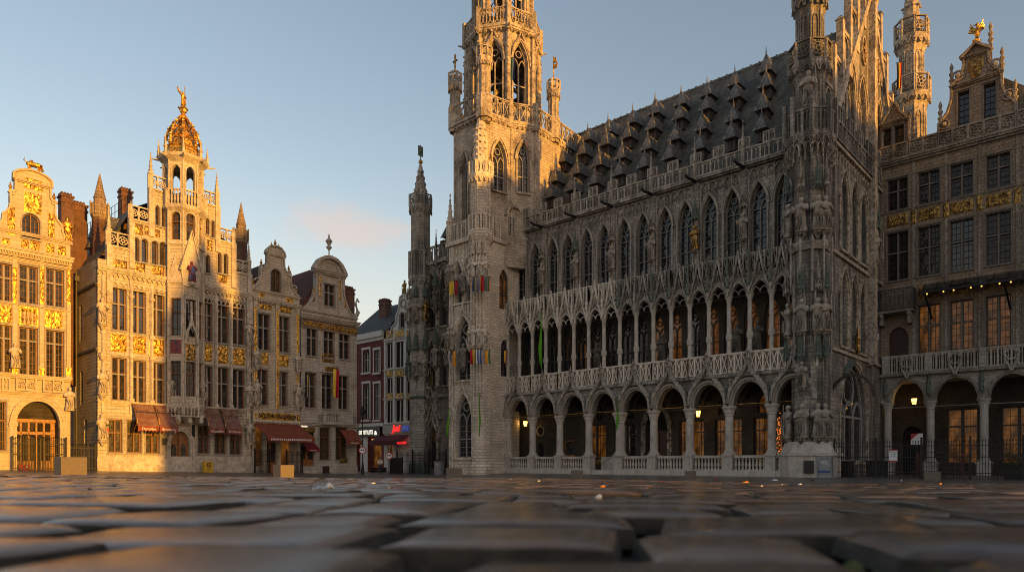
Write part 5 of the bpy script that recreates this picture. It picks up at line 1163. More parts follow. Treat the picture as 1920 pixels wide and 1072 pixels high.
# canted gable with painted figure above the oriel's middle
g = MB(); P = ngon(CT, OY, RO, 8, PI / 8); e0, e1 = P[5], P[6]; g.edge(e0, e1); d = math.hypot(e1[0] - e0[0], e1[1] - e0[1])
g.prism([(-.25, 16.3), (d / 2, 19.4), (d + .25, 16.3), (d + .05, 15.0), (-.05, 15.0)], -.16, -.02); g.bar([(-.3, 16.2), (d / 2, 19.5), (d + .3, 16.2)], .16, -.32, 0); g.lathe([(.2, 0), (.28, .15), (.22, .3)], d / 2, -.2, 8, 0, 15.1)
g.edge(P[4], P[5]); g.prism([(-.1, 15.2), (d / 2, 17.5), (d + .1, 15.2)], -.12, -.02)
for z in (9.6,): g.edge(e0, e1); g.bar(arch(.1, d - .1, 10.4, 12.6, 'o', 8), .12, -.3, -.02); g.lathe([(.1, 0), (.05, 1.6)], d / 2, -.2, 6, 0, 12.2)
for j in range(8): g.ball(d / 2, -.25, 11.9 + .3 * j, .13 - .012 * j, None, 5)
g.frame(); H.part('oriel_gable', g, 'house_carve')
ang = math.atan2(e1[1] - e0[1], e1[0] - e0[0]); mx, my = (e0[0] + e1[0]) / 2, (e0[1] + e1[1]) / 2
add_statue(H.r, mx + math.sin(ang) * .3, my - math.cos(ang) * .3, 15.4, 1.6, ang, 3, 'painted', False)
g = MB().edge(e0, e1); g.prism([(d / 2 - .3, 15.5), (d / 2 - .1, 16.6), (d / 2 + .2, 16.5), (d / 2 + .1, 15.5)], -.5, -.42); g.frame(); H.part('painted_cloak', g, 'blue')
g = MB().edge(e0, e1); relief(g, .2, d - .2, 9.1, 10.4, -.04, .1, 9, 10, 8); g.frame(); H.part('gilded_relief', g, 'gold_dull')
g = MB().edge(P[4], P[5]); relief(g, .15, d - .15, 9.6, 10.7, -.03, .1, 6, 10, 8); g.frame(); H.part('painted_shield', g, 'painted')
# pairs of faded awnings
for p0, p1, t in ((240, 281, 'Dentelles'), (281, 316, 'Broderies'), (373, 404, 'Dentelles'), (406, 436, 'Broderies')):
    x0_, x1_ = H.X(p0) + .25, H.X(p1) + .2; awning(H.r, x0_, x1_, 5.55, 3.75, 1.3, 'awning_old', .5, t, .3, .9, True, 2)
g = MB()
for p in (240, 281, 316, 373, 405, 437):
    x = H.X(p) + .22; g.tube([(x, -.05, 5.5), (x, -1.15, 4.8), (x, -1.25, 3.9), (x, -.1, 3.0)], .04, 5)
for p0, p1 in ((240, 316), (373, 437)): g.tube([(H.X(p0) + .2, -1.15, 4.8), (H.X(p1) + .25, -1.15, 4.8)], .035, 5)
H.part('awning_frame', g, 'gold_dull')
MB().box(H.X(304), H.X(311), -.2, -.12, 2.3, 2.8).build('notice_board', 'black', H.r); MB().box(.1, .7, -.19, -.12, 3.2, 3.45).build('street_sign', 'red', H.r)
g = MB(); g.box(H.X(360), H.X(363), -.25, 0, 3.0, 4.0); H.part('door_lamp', g, 'iron')
# ---- house three
H = House(LR, 'slim pale house with gilded strips between tall windows and a long rust awning', 12.25); HW = 4.65
for (p0, p1, q0, q1) in ((484, 506, 589, 656), (521, 543, 594, 660), (480, 502, 693, 759), (518, 539, 697, 761)): H.win(p0, p1, q0, q1, mull='mull', bars=(1, 3), pane='glass')
H.winm(H.X(508), H.X(527), H.Z(517, 548), H.Z(517, 505), ar=.45, pane='leaded', tr=0, bars=(2, 4))
H.ops += [op(H.X(474), H.X(493), .6, 4.4), op(H.X(524), H.X(544), .6, 4.4), op(H.X(497), H.X(519), -.7, 2.5, 3.1, 'r'), op(H.X(499), H.X(519), 3.3, 4.4)]
c = H.X(517); zt = H.Z(517, 461); z1 = H.Z(517, 500)
half = [(c, zt), (c + .5, zt - .1), (c + .85, zt - .45), (c + .95, zt - .8), (c + .8, zt - .9), (c + .82, zt - 1.7), (c + 1.0, zt - 2.1), (c + 1.35, zt - 2.5), (c + 1.36, z1 - .1), (c + 1.5, z1 - .5), (c + 1.45, z1 - 1.0), (c + 1.6, z1 - 1.6), (c + 2.0, z1 - 2.1), (c + 2.3, z1 - 2.3)]
top = [(2 * c - x, z) for x, z in half[:0:-1]] + half; top = [(max(0, min(HW, x)), z) for x, z in top]; zb_ = half[-1][1]
if top[0][0] > .01: top = [(0, zb_)] + top
if top[-1][0] < HW - .01: top = top + [(HW, zb_)]
w = MB(); wall(w, 0, HW, -.8, top, H.ops, 0, .3, .45); w.edge((0, 8), (0, 0)); wall(w, 0, 8, -.8, 15); w.edge((HW, 0), (HW, 8)); wall(w, 0, 8, -.8, 15); w.frame(); H.part('wall', w, 'house')
g = MB(); 
for p, q in zip(half, half[1:]):
    for s_ in (1, -1): g.bar([(c + s_ * (p[0] - c), p[1]), (c + s_ * (q[0] - c), q[1])], .12, -.14, .15)
ze = H.Z(517, 572); cornice(g, 0, HW, ze, .35, .4, .15); cornice(g, 0, HW, H.Z(517, 548) - .25, .18, .2); cornice(g, c - .9, c + .9, zt - 1.0, .16, .2)
volute(g, c - 1.75, z1 - 1.6, .3, -1); volute(g, c + 1.75, z1 - 1.6, .3, 1)
for x in (.25, HW / 2 + .05, HW - .25): g.box(x - .16, x + .16, -.12, 0, 5.2, ze); g.box(x - .2, x + .2, -.16, 0, ze - .3, ze)
g.box(.0, HW, -.16, 0, 4.5, 5.5); cornice(g, 0, HW, 5.45, .2, .25); cornice(g, 0, HW, 4.4, .15, .3)
for x in (.1, H.X(494) + .15, H.X(521) + .1, HW - .15): g.box(x - .14, x + .14, -.08, .1, -.8, 4.4)
balu(g, H.X(495), H.X(521), 3.15, .7, -.45, 1, 'bal', .12, .1); g.box(H.X(494), H.X(522), -.5, 0, 3.0, 3.15)
H.part('stone_trim', g, 'house_carve')
g = MB()
for p0, p1, q0, q1 in ((482, 503, 661, 683), (520, 541, 665, 686), (485, 496, 548, 562), (536, 549, 554, 572), (486, 509, 571, 580), (523, 546, 576, 586)): x0_, x1_, z0_, z1_ = H.rect(p0, p1, q0, q1); relief(g, x0_, x1_, z0_, z1_, -.02, .1, p0 * .3, 14, 10)
for x in (.25, HW / 2 + .05, HW - .25):
    relief(g, x - .13, x + .13, 8.4 if x > 1 and x < 4 else 9.3, ze - .5, -.12, .08, x, 6, 30)
    if x < 1 or x > 4: relief(g, x - .13, x + .13, 6.9, 9.0, -.12, .08, x + 3, 6, 12)
    else: relief(g, x - .13, x + .13, 5.7, 8.3, -.12, .08, x + 3, 6, 16)
for k in range(3): urn(g, c + (k - 1) * .35, zt - (0 if k == 1 else .15), .14 if k == 1 else .1)
for s_ in (-1, 1): urn(g, c + s_ * 1.35, z1 - .15, .13); urn(g, c + s_ * 2.1, z1 - 2.1, .13)
g.marks.append((len(g.v), len(g.f))); g.box(.15, .35, -.2, -.15, 4.75, 5.3); g.marks.append((len(g.v), len(g.f))); g.box(HW - .4, HW - .1, -.2, -.15, 4.75, 5.3)
H.part('gilded_relief', g, 'gold')
s = MB(); s.box(.55, HW - .6, -.19, -.15, 4.72, 5.34); sg = H.part('name_panel', s, 'gold'); ob('lettering', text_mesh('BVZXER OUDENED', .46, 'void', .01, 0, .92, .008), sg, (HW / 2 - .02, -.205, 5.02))
for x in (.3, HW - .3): add_statue(H.r, x, -.35, 6.2, 2.0, 0, 1, 'house_carve', True, 'house_carve'); add_statue(H.r, x, -.35, 9.4, 1.6, 0, 4, 'house_carve', True, 'house_carve')
d = MB().box(H.X(497), H.X(519), .25, .3, -.7, 3.1); d = H.part('door', d, 'doorwood'); f = MB(); m_ = H.X(508)
for s_ in (-1, 1): f.box(m_ + s_ * .32 - .2, m_ + s_ * .32 + .2, .22, .25, .9, 2.6)
f.build('pane', 'glass_b', d)
MB().box(H.X(474), H.X(493), .3, .34, .6, 4.4).build('shop_window', 'glass_shop', H.r); MB().box(H.X(524), H.X(544), .3, .34, .6, 4.4).build('shop_window', 'glass_shop', H.r); MB().box(H.X(499), H.X(519), .3, .34, 3.3, 4.4).build('shop_window', 'glass_shop', H.r)
aw = awning(H.r, .05, HW - .02, 4.35, 3.1, 2.6, 'awning', .42, None, .3, 1, True, 6)
g = MB()
for k in range(20): g.box(.35 + k * .2, .46 + k * .2, -2.63, -2.62, 2.82, 2.98)
g.build('stripe', 'white', aw)
gable_roof(H, 0, HW, .45, 10, 15.2, HW / 2, 19.3, 'tile')
# ---- house four
H = House(LR, 'weathered grey house with a round pediment gable, small balcony and red tiled roof', 17.0); HW = 6.25
for (p0, p1, q0, q1) in ((575, 595, 612, 667), (607, 627, 615, 671), (636, 656, 620, 673), (571, 592, 699, 764), (602, 623, 702, 766), (634, 653, 705, 767)): H.win(p0, p1, q0, q1, mull='mull', bars=(1, 3), pane='glass')
H.winm(H.X(608), H.X(628), H.Z(618, 574), H.Z(618, 534), pane='glass_b', mull='mull', bars=(1, 3))
for p0, p1 in ((599, 619), (629, 651)): H.win(p0, p1, 801, 862, pane='leaded', bars=(2, 5), tr=.7)
H.ops.append(op(H.X(564), H.X(589), -.7, H.Z(577, 795)))
c = H.X(618); zp = H.Z(618, 509); zt = H.Z(618, 483); za = H.Z(618, 590); hw1 = H.X(645) - c
half = [(c, zt), (c + .6, zt - .12), (c + 1.2, zt - .5), (c + 1.6, zt - 1.1), (c + 1.75, zp - .05), (c + 1.76, zp - .3), (c + 1.5, zp - .35), (c + 1.52, zp - 1.6), (c + 1.75, zp - 2.6), (c + 2.2, zp - 3.4), (c + 2.75, za + .2), (c + 3.0, za)]
top = [(2 * c - x, z) for x, z in half[:0:-1]] + half; top = [(max(0, min(HW, x)), z) for x, z in top]
if top[0][0] > .01: top = [(0, za)] + top
if top[-1][0] < HW - .01: top += [(HW, za)]
w = MB(); wall(w, 0, HW, -1.2, top, H.ops, 0, .3, .5); w.edge((0, 8), (0, 0)); wall(w, 0, 8, -1.2, za); w.edge((HW, 0), (HW, 9)); wall(w, 0, 9, -1.2, za); w.frame(); H.part('wall', w, 'grey_house')
g = MB()
for p, q in zip(half[:5], half[1:5]):
    for s_ in (1, -1): g.bar([(c + s_ * (p[0] - c), p[1]), (c + s_ * (q[0] - c), q[1])], .3, -.35, .3)
for p, q in zip(half[6:], half[7:]):
    for s_ in (1, -1): g.bar([(c + s_ * (p[0] - c), p[1]), (c + s_ * (q[0] - c), q[1])], .14, -.15, .3)
cornice(g, c - 1.75, c + 1.75, zp - .45, .4, .4); ze = H.Z(618, 606); cornice(g, -.05, HW + .1, ze, .5, .5, .2); cornice(g, 0, HW, H.Z(618, 592), .2, .22)
g.lathe([(.06, 0), (.06, .6), (.3, .9), (.12, 1.1), (.35, 1.5), (.1, 1.8), (.05, 2.2)], c, .1, 7, 0, zt + .1)
for s_ in (-1, 1): g.box(c + s_ * 1.1 - .12, c + s_ * 1.1 + .12, -.1, 0, za, zp - .4)
g.ring(off(arch(c - .9, c + .9, zp + .15, zt - .5, 'r', 8), 0), off(arch(c - .9, c + .9, zp + .15, zt - .5, 'r', 8), .1), -.1, 0)
g.tube([(HW - .2, .1, za), (HW + .25, .1, za + .8), (HW - .1, .1, za + 1.6), (HW + .15, .1, za + 2.1), (HW + .35, .1, za + 1.8)], [.22, .2, .16, .13, .1], 6)
for x in (.2, H.X(599), H.X(630), HW - .25): g.box(x - .2, x + .2, -.1, 0, 4.7, ze - 1.1)
cornice(g, -.05, HW + .05, 4.35, .35, .35); g.box(0, HW, -.14, .0, -1.2, .6); zb_ = 4.7
g.box(.1, HW - .1, -.1, 0, 4.7, 5.5); x0_, x1_ = H.X(603), H.X(632); balu(g, x0_, x1_, 4.7, 1.0, -.55, 1, 'bal', .14, .2); g.box(x0_ - .15, x1_ + .15, -.65, 0, 4.5, 4.72)
g.prism([(H.X(598), 9.5), (c, 10.3), (H.X(632), 9.5)], -.3, -.02)
for p0, p1 in ((571, 592), (634, 653), (575, 595), (636, 656)): pass
H.part('stone_trim', g, 'grey_house')
g = MB(); frz0, frz1 = ze - .75, ze - .08; g2 = MB(); g2.box(.0, HW, -.06, 0, frz0 - .1, frz1 + .05); fz = H.part('frieze', g2, 'brown_house')
for k, t in enumerate(('V', 'AROM', 'S', 'LANIE', 'V', 'BRAED', 'AU')):
    ob('lettering', text_mesh(t, .62, 'gold', .05, .1, 1.0, .02), fz, (.35 + k * .92, -.1, (frz0 + frz1) / 2))
relief(g, H.X(603), H.X(626), 10.5, 11.4, -.02, .1, 4, 12, 8); relief(g, c - .7, c + .7, 9.6, 10.1, -.3, .05, 8, 10, 5); relief(g, H.X(568), H.X(590), 3.75, 4.2, -.02, .06, 2, 12, 5)
for s_ in (-1, 1):
    relief(g, c + s_ * 1.1 - .1, c + s_ * 1.1 + .1, zp - 2.6, zp - .7, -.1, .06, 3, 4, 12); relief(g, c + s_ * 1.75 - .1, c + s_ * 1.75 + .1, zp - 3.2, zp - 1.9, -.02, .06, 3, 4, 8)
relief(g, H.X(636), H.X(650), .9, 1.3, -.15, .05, 2, 8, 4); H.part('gilded_relief', g, 'gold_dull')
d = MB().box(H.X(564), H.X(589), .25, .3, -.7, 4.2); d = H.part('door', d, 'doorwood'); f = MB(); m_ = H.X(577)
for s_ in (-1, 1): f.box(m_ + s_ * .4 - .25, m_ + s_ * .4 + .25, .22, .25, 1.2, 2.4); f.box(m_ + s_ * .4 - .3, m_ + s_ * .4 + .3, .22, .25, 2.9, 4.0)
f.build('pane', 'glass_b', d)
st = MB(); st.box(H.X(560), H.X(594), -.8, 0, -1.3, -.25); st.box(H.X(563), H.X(590), -.4, 0, -.25, .05); H.part('doorstep', st, 'column')
MB().box(H.X(603), H.X(616), -.17, -.13, -1, .55).build('cellar_door', 'darkwood', H.r)
awning(H.r, H.X(566), H.X(589), 2.75, 2.2, .9, 'awning_red', .32, 'Brasserie', .22, .8, False, 2); awning(H.r, H.X(631) + .3, H.X(655) + .6, 4.1, 3.0, 1.3, 'awning', .38, 'Brasserie', .26, .9, False, 2)
gable_roof(H, 0, HW, .5, 9, za, HW / 2, zp + .8, 'tile'); chimney(H.r, HW + .35, 2.2, 6, LR.z(678, 550, 2.2), 1.3, .9)
# ---- houses across the side street
BF = Face(*TH.w(0, 4.5), .743, -.669)
H = House(BF, 'dark red brick house with pale window frames behind the street lamp', BF.x(650), 'brick_house', None); HW = BF.x(719.5) - BF.x(650)
for p0, p1 in ((658, 668), (680, 694), (701, 713)):
    H.win(p0 + .8, p1 - .8, 657 if p0 > 690 else 660, 697, frame='greypaint', bars=(1, 2), nx=2, tr=.6, pane='glass', sill=False, fw=.05); H.win(p0 + .8, p1 - .8, 720 if p0 > 690 else 723, 785, frame='greypaint', bars=(1, 2), nx=2, tr=.65, pane='glass', sill=False, fw=.05)
ze = H.Z(700, 632); H.ops += [op(H.X(690), H.X(715), -1.0, H.Z(700, 822)), op(H.X(664), H.X(677), -1.0, H.Z(670, 830))]
w = MB(); wall(w, 0, HW, -1.4, ze, H.ops, 0, .25); w.edge((0, 9), (0, 0)); wall(w, 0, 9, -1.2, ze); w.frame(); H.part('wall', w, 'redbrick')
g = MB(); g.box(0, HW + .02, -.35, .02, ze - .1, ze + .55); g.box(-.02, HW, -.12, 0, ze - .5, ze - .1); g.box(0, HW, -.16, 0, H.Z(700, 800), H.Z(700, 793)); g.box(H.X(677), H.X(690), -.08, 0, -1.2, 4.2)
for p0, p1 in ((658, 668), (680, 694), (701, 713)):
    for q0, q1 in ((698, 657), (786, 720)):
        x0_, x1_ = H.X(p0), H.X(p1); z0_, z1_ = H.Z(p0, q0), H.Z(p0, q1); g.box(x0_ - .1, x0_ + .06, -.06, 0, z0_, z1_); g.box(x1_ - .06, x1_ + .1, -.06, 0, z0_, z1_); g.box(x0_ - .12, x1_ + .12, -.1, 0, z1_ + .02, z1_ + .3); g.box(x0_ - .15, x1_ + .15, -.2, 0, z0_ - .3, z0_ - .08)
H.part('stone_trim', g, 'greypaint')
r = MB(); r.face((0, -.2, ze + .5), (HW + 1, -.2, ze + .5), (HW + 1, 5, ze + 5), (0, 5, ze + 5)); r.face((0, -.2, ze + .5), (0, 5, ze + 5), (0, 10, ze + .5)); H.part('roof', r, 'slate_dark'); chimney(H.r, BF.x(722, 3) - H.x0, 3, ze + 2, BF.z(722, 566, 3), 1.3, .9)
MB().box(H.X(690), H.X(715), .9, .95, -1.0, 4.2).build('shop_doorway', 'glass_shop', H.r)
s = MB().box(H.X(672), H.X(716), -.3, -.05, H.Z(700, 818), H.Z(700, 799)).build('shop_sign', 'black'); s.location = H.r.location; s.rotation_euler = H.r.rotation_euler
tag(s, 'black shop sign with white lettering beside the street lamp', 'shop sign'); ob('lettering', text_mesh('ommurs', 1.05, 'neonw', .01, 0, .8, .01), s, (H.X(690), -.32, H.Z(690, 809)))
g = MB(); g.prism([(H.X(706), H.Z(706, 815)), (H.X(707), H.Z(706, 807)), (H.X(709), H.Z(706, 808)), (H.X(711), H.Z(706, 813)), (H.X(710), H.Z(706, 815))], -.34, -.31); g.build('emblem', 'neonw', s)
for k in range(3): MB().box(H.X(698 + 4 * k), H.X(701 + 4 * k), -.1, .2, H.Z(700, 823) - .06, H.Z(700, 823)).build('downlight', 'bulb', H.r)
H = House(BF, 'tall grey painted house with gilded panels and a red neon sign on its front', BF.x(720), 'guild_house'); HW = BF.x(790) - BF.x(720)
for q0, q1 in ((642, 690), (708, 745), (768, 796) if 0 else (751, 792)):
    for p0, p1 in ((724.5, 736), (741.5, 757), (762, 772), (776, 787)): H.win(p0, p1, q0 - (p0 - 724) * .1, q1 - (p0 - 724) * .1, frame='darkwood', mull='greypaint', bars=(1, 2), tr=0, pane='glass', sill=False)
H.winm(H.X(749), H.X(758.5), H.Z(753, 614), H.Z(753, 586), ar=.5, pane='glass', frame='darkwood'); H.winm(H.X(765), H.X(773), H.Z(769, 612), H.Z(769, 588), ar=.4, pane='glass', frame='darkwood')
c = H.X(757); ze = H.Z(757, 638); zt = H.Z(757, 552)
half = [(c, zt), (c + .5, zt - .2), (c + .6, zt - .9), (c + .55, zt - 1.4), (c + 1.0, zt - 2.2), (c + 1.1, zt - 3.0), (c + 1.7, zt - 3.5), (c + 1.8, zt - 4.2), (c + 2.3, zt - 4.6), (c + 2.35, zt - 5.2)]
half = [(c + (x - c) * 1.25, z) for x, z in half]; top = [(0, half[-1][1] - .3)] + [(2 * c - x, z) for x, z in half[:0:-1]] + half + [(HW, half[-1][1] - .3)]; top = [(max(0, min(HW, x)), z) for x, z in top]
H.ops += [op(H.X(727), H.X(737), -1.2, 3.0, 3.6, 'r'), op(H.X(741), H.X(775), -.2, 3.2)]
w = MB(); wall(w, 0, HW, -1.4, top, H.ops, 0, .25, .4); w.edge((0, 9), (0, 0)); wall(w, 0, 9, -1.2, ze); w.frame(); H.part('wall', w, 'greypaint')
g = MB()
for p, q in zip(half, half[1:]):
    for s_ in (1, -1): g.bar([(c + s_ * (p[0] - c), p[1]), (c + s_ * (q[0] - c), q[1])], .14, -.14, .15)
for p in (721, 738.5, 759.5, 774): g.box(H.X(p), H.X(p) + .28, -.1, 0, 6, ze + .6)
for q in (637, 693, 748, 795): cornice(g, 0, HW, H.Z(745, q), .16, .2)
H.part('stone_trim', g, 'greypaint'); g = MB()
for q0, q1 in ((618, 634), (696, 706) if 0 else (693, 706), (747, 760) if 0 else (737, 749)):
    for p0, p1 in ((724, 737), (741, 758), (762, 773)): x0_, x1_, z0_, z1_ = H.rect(p0, p1, q0, q1); relief(g, x0_, x1_, z0_, z1_, -.05, .1, p0 * .3 + q0, 10, 7)
for s_ in (-1, 1): urn(g, c + s_ * 1.3, zt - 2.6, .2)
H.part('gilded_relief', g, 'gold_dull'); add_statue(H.r, c, .1, zt, 1.6, 0, 2, 'gold_dull', False)
g = MB(); g.bar([(c + .45 * math.cos(2 * PI * j / 12), zt - 1.0 + .45 * math.sin(2 * PI * j / 12)) for j in range(13)], .12, -.1, 0); H.part('round_window', g, 'brown_house')
r = MB(); r.face((-3, .4, ze - .5), (c, .4, ze + 4.2), (c, 9, ze + 4.2), (-3, 9, ze - .5)); r.face((HW, .4, ze), (c, .4, ze + 4.2), (c, 9, ze + 4.2), (HW, 9, ze)); H.part('roof', r, 'slate_dark')
MB().box(H.X(727), H.X(737), .3, .35, -1.2, 3.6).build('door', 'glass_shop', H.r); MB().box(H.X(741), H.X(775), .25, .3, -.2, 3.2).build('shutter', 'greypaint', H.r)
MB().box(0, HW, -.2, -.01, H.Z(745, 812), H.Z(745, 796)).build('fascia', 'grey_house', H.r)
awning(H.r, H.X(716), H.X(768), H.Z(742, 815), H.Z(742, 825) - .1, 1.8, 'awning_maroon', .5, None, .3, 1, False, 2)
s = ob('neon_sign', text_mesh('Jani', 1.05, 'neon', .05, .3, .85, .035)); tag(s, 'red glowing script sign on the grey fascia', 'neon sign'); s.location = Face.w(BF, BF.x(746), -.3) + (H.Z(746, 803),); s.rotation_euler[2] = BF.ang
s = MB().box(-.55, .55, -.06, 0, -.3, .3).build('blue_sign', 'blueglow'); tag(s, 'small glowing blue sign right of the red script sign', 'shop sign'); s.location = Face.w(BF, BF.x(764), -.25) + (H.Z(764, 802.5),); s.rotation_euler[2] = BF.ang
ob('lettering', text_mesh('HO*EL', .34, 'lettering', .01, 0, .9), s, (0, -.07, 0))
s = MB().box(-.8, .8, -.05, 0, -.14, .14).build('neon_strip', 'neon'); tag(s, 'red lit strip sign hanging under the maroon awning', 'neon sign'); s.location = Face.w(BF, BF.x(765), -.9) + (H.Z(765, 830),); s.rotation_euler[2] = BF.ang
# ---- brown stone house on the right, set back
RF = Face(*TH.w(0, 13), .743, -.669)
H = House(RF, 'brown stone house with gilded garlands and dark red windows right of the town hall', 27.0); HW = 17.2
cols = [1.17, 3.24, 5.28, 7.45, 9.6, 11.7, 13.8, 15.9]
for i, x in enumerate(cols):
    p = 'glass' if i > 1 else 'glass_b'
    H.winm(x - .68, x + .68, 19.95, 22.3, frame='darkwood', mull='mull_brown', pane=p, bars=(2, 6), surround='mull_brown'); H.winm(x - .72, x + .72, 14.65, 18.25, frame='darkwood', mull='mull_brown', pane=p, bars=(2, 8), tr=.58, surround='mull_brown')
    if i > 0: H.winm(x - .72, x + .72, 8.6, 12.5, frame='darkwood', mull='mull_brown', pane='glass_lit' if i > 1 else 'glass_shop', bars=(2, 8), tr=.6, surround='mull_brown')
H.ops.append(op(.55, 1.9, 7.6, 10.2, 11.1, 'r')); MB().box(.5, 1.95, .26, .3, 7.5, 11.2).build('balcony_door', 'darkwood', H.r); H.winm(5.05, 5.75, 24.85, 27.4, frame='darkwood', pane='glass', bars=(2, 6), nx=1, tr=0, surround='mull_brown'); H.winm(6.6, 7.3, 24.85, 27.4, frame='darkwood', pane='glass', bars=(2, 6), nx=1, tr=0, surround='mull_brown'); H.winm(.1, .75, 24.1, 26.3, frame='darkwood', pane='glass_b', bars=(1, 3), nx=1, tr=0, surround='mull_brown'); H.winm(.95, 1.6, 24.1, 26.3, frame='darkwood', pane='glass_b', bars=(1, 3), nx=1, tr=0, surround='mull_brown')
c = 6.15; tl = 23.7
hb = [(c, 30.5), (c + .75, 30.0), (c + .9, 29.8), (c + .75, 29.7), (c + .78, 29.0), (c + 1.0, 28.5), (c + 1.45, 28.1), (c + 1.5, 27.85), (c + 1.52, 27.0), (c + 1.75, 26.2), (c + 2.1, 25.8), (c + 2.3, 25.5), (c + 2.32, tl)]
sm = [(.9, 28.1), (1.1, 28.0), (1.3, 27.4), (1.75, 26.9), (1.95, 26.6), (1.96, 25.0), (2.3, 24.6), (2.6, tl)]
top = [(0, 26.6), (.1, 26.7), (.5, 27.4), (.7, 28.0)] + sm + [(2 * c - x, z) for x, z in hb[:0:-1]] + hb + [(HW, tl)]
ROOFTOP = top
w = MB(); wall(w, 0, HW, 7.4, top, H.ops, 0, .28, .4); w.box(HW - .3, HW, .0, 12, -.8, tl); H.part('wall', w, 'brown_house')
# arcade
w = MB(); cx_ = [.45, 3.3, 6.6, 9.9, 13.2, 16.5]; ops = [op(a + .35, b - .35, 5.4, 5.4, 6.98, 'r', 10) for a, b in zip(cx_, cx_[1:])]
wall(w, -.2, HW, 5.4, 7.4, ops, -.05, .6); H.part('arcade_wall', w, 'grey_house')
g = MB()
for (a, b) in zip(cx_, cx_[1:]): aa = arch(a + .35, b - .35, 5.4, 6.98, 'r', 10); g.ring(off(aa, 0), off(aa, .14), -.2, -.05); g.ring(off(aa, .14), off(aa, .26), -.28, -.05)
g.box(-.2, HW, -.5, .1, 7.35, 7.55); cornice(g, -.1, HW, 23.3, .4, .45); cornice(g, -.1, HW, 19.75, .12, .12)
for x in cols: g.box(x + 1.0, x + 1.18, -.08, 0, 8.8, 23.3)
for p, q in zip(hb, hb[1:]):
    for s_ in (1, -1): g.bar([(c + s_ * (p[0] - c), p[1]), (c + s_ * (q[0] - c), q[1])], .15, -.16, .2)
for p, q in zip(sm, sm[1:]): g.bar([p, q], .15, -.16, .2)
g.bar([(-.1, 26.6), (.5, 27.4), (.9, 28.15)], .15, -.16, .2); cornice(g, 0, 1.95, 26.5, .2, .3); cornice(g, c - 1.55, c + 1.55, 27.75, .22, .3); cornice(g, c - .9, c + .9, 29.6, .16, .25); g.bar([(c - .95, 29.75), (c, 30.5), (c + .95, 29.75)], .18, -.3, .2)
for k in range(13): 
    x = 2.75 + k * .98 if k > 0 else 2.5
for a, b in ((.0, 1.9), (2.0, 3.8), (3.85, 8.5), (8.55, HW)):
    n = max(1, round((b - a) / .95)); balu(g, a, b, 23.72, 1.15, -.3, n, 'rose', .12, .16, .12); g.box(a, b, -.2, -.15, 23.75, 24.8)
for x, z in ((2.3, 25.0), (3.95, 25.6), (8.4, 25.6), (c - 1.5, 28.1), (c + 1.5, 28.1), (c + .85, 30.1)): g.lathe([(.12, 0), (.12, .2), (.2, .35), (.08, .5), (.18, .8), (.07, 1.0), (.14, 1.25), (.02, 1.6)], x, .05, 7, 0, z)
for x, z in ((c - 1.95, 25.4), (c + 1.9, 26.2), (c - 1.1, 28.6), (c + 1.1, 28.6)): g.bar([(x + .33 * math.cos(2 * PI * j / 12), z + .33 * math.sin(2 * PI * j / 12)) for j in range(13)], .12, -.12, 0); g.ball(x, -.05, z, .2)
H.part('stone_trim', g, 'brown_carve')
cc = cap_col(.27, .9, 5.42, 12, None, 'column'); pd = MB().box(-.42, .42, -.42, .42, -.9, .9).box(-.47, .47, -.47, .47, .8, .92).mesh('pedestal', 'column')
for x in cx_: o = ob('column', cc, H.r, (x, .2, 0)); ob('pedestal', pd, o)
b = MB()
for a, b_ in zip(cx_, cx_[1:]):
    balu(b, a + .1, b_ - .1, 7.55, 1.35, -.45, 8, 'lancet', .13, .12); x = (a + b_) / 2
    for s_ in (-1, 1): b.tube([(x, -.5, 7.2), (x + s_ * .3, -.55, 7.8), (x + s_ * .45, -.5, 8.4), (x + s_ * .2, -.5, 8.75)], [.12, .08, .07, .05], 5)
    b.bar([(x + .35 * math.cos(2 * PI * j / 12), 8.3 + .35 * math.sin(2 * PI * j / 12)) for j in range(13)], .08, -.52, -.42)
for x in cx_: b.box(x - .22, x + .22, -.5, -.2, 7.55, 8.95)
b.box(-.1, HW, -.5, .4, 7.4, 7.56); H.part('balcony', b, 'grey_house')
g = MB()
for i, x in enumerate(cols):
    relief(g, x - .7, x + .7, 18.75, 19.6, -.02, .14, i * 3.1, 16, 9); relief(g, x + .92, x + 1.26, 18.6, 19.7, -.09, .1, i, 6, 9)
    if i: relief(g, x - .7, x + .7, 12.95, 13.9, -.02, .13, i * 2.3, 16, 9)
for x0_, z0_, x1_, z1_ in ((c - .45, 28.6, c + .45, 29.5), (c - .3, 28.1, c + .3, 28.6)): relief(g, x0_, x1_, z0_, z1_, -.05, .12, 3, 10, 8)
H.part('gilded_relief', g, 'gold_dull')
g = MB(); g.lathe([(.3, 0), (.35, .15), (.1, .3), (.08, .5)], c, .1, 8, 0, 30.6); g.lathe([(.1, 0), (.2, .2), (.24, .5), (.15, .8), (.1, 1.0), (.13, 1.12), (.04, 1.25)], c + .08, .1, 8, 0, 31.0)
for s_ in (-1, 1):
    for k in range(4): g.tube([(c + .05, .15, 31.6 - .06 * k), (c + s_ * (.3 + .08 * k), .2, 32.0 - .1 * k), (c + s_ * (.5 + .05 * k), .2, 32.45 - .25 * k)], [.08, .09, .02], 5)
g.tube([(c - .05, .1, 32.1), (c - .25, .0, 32.1)], [.06, .02], 5); g.v = [(c + (x - c) * .8, y, 30.6 + (z - 30.6) * .85) for x, y, z in g.v]
H.part('gilded_bird', g, 'gold')
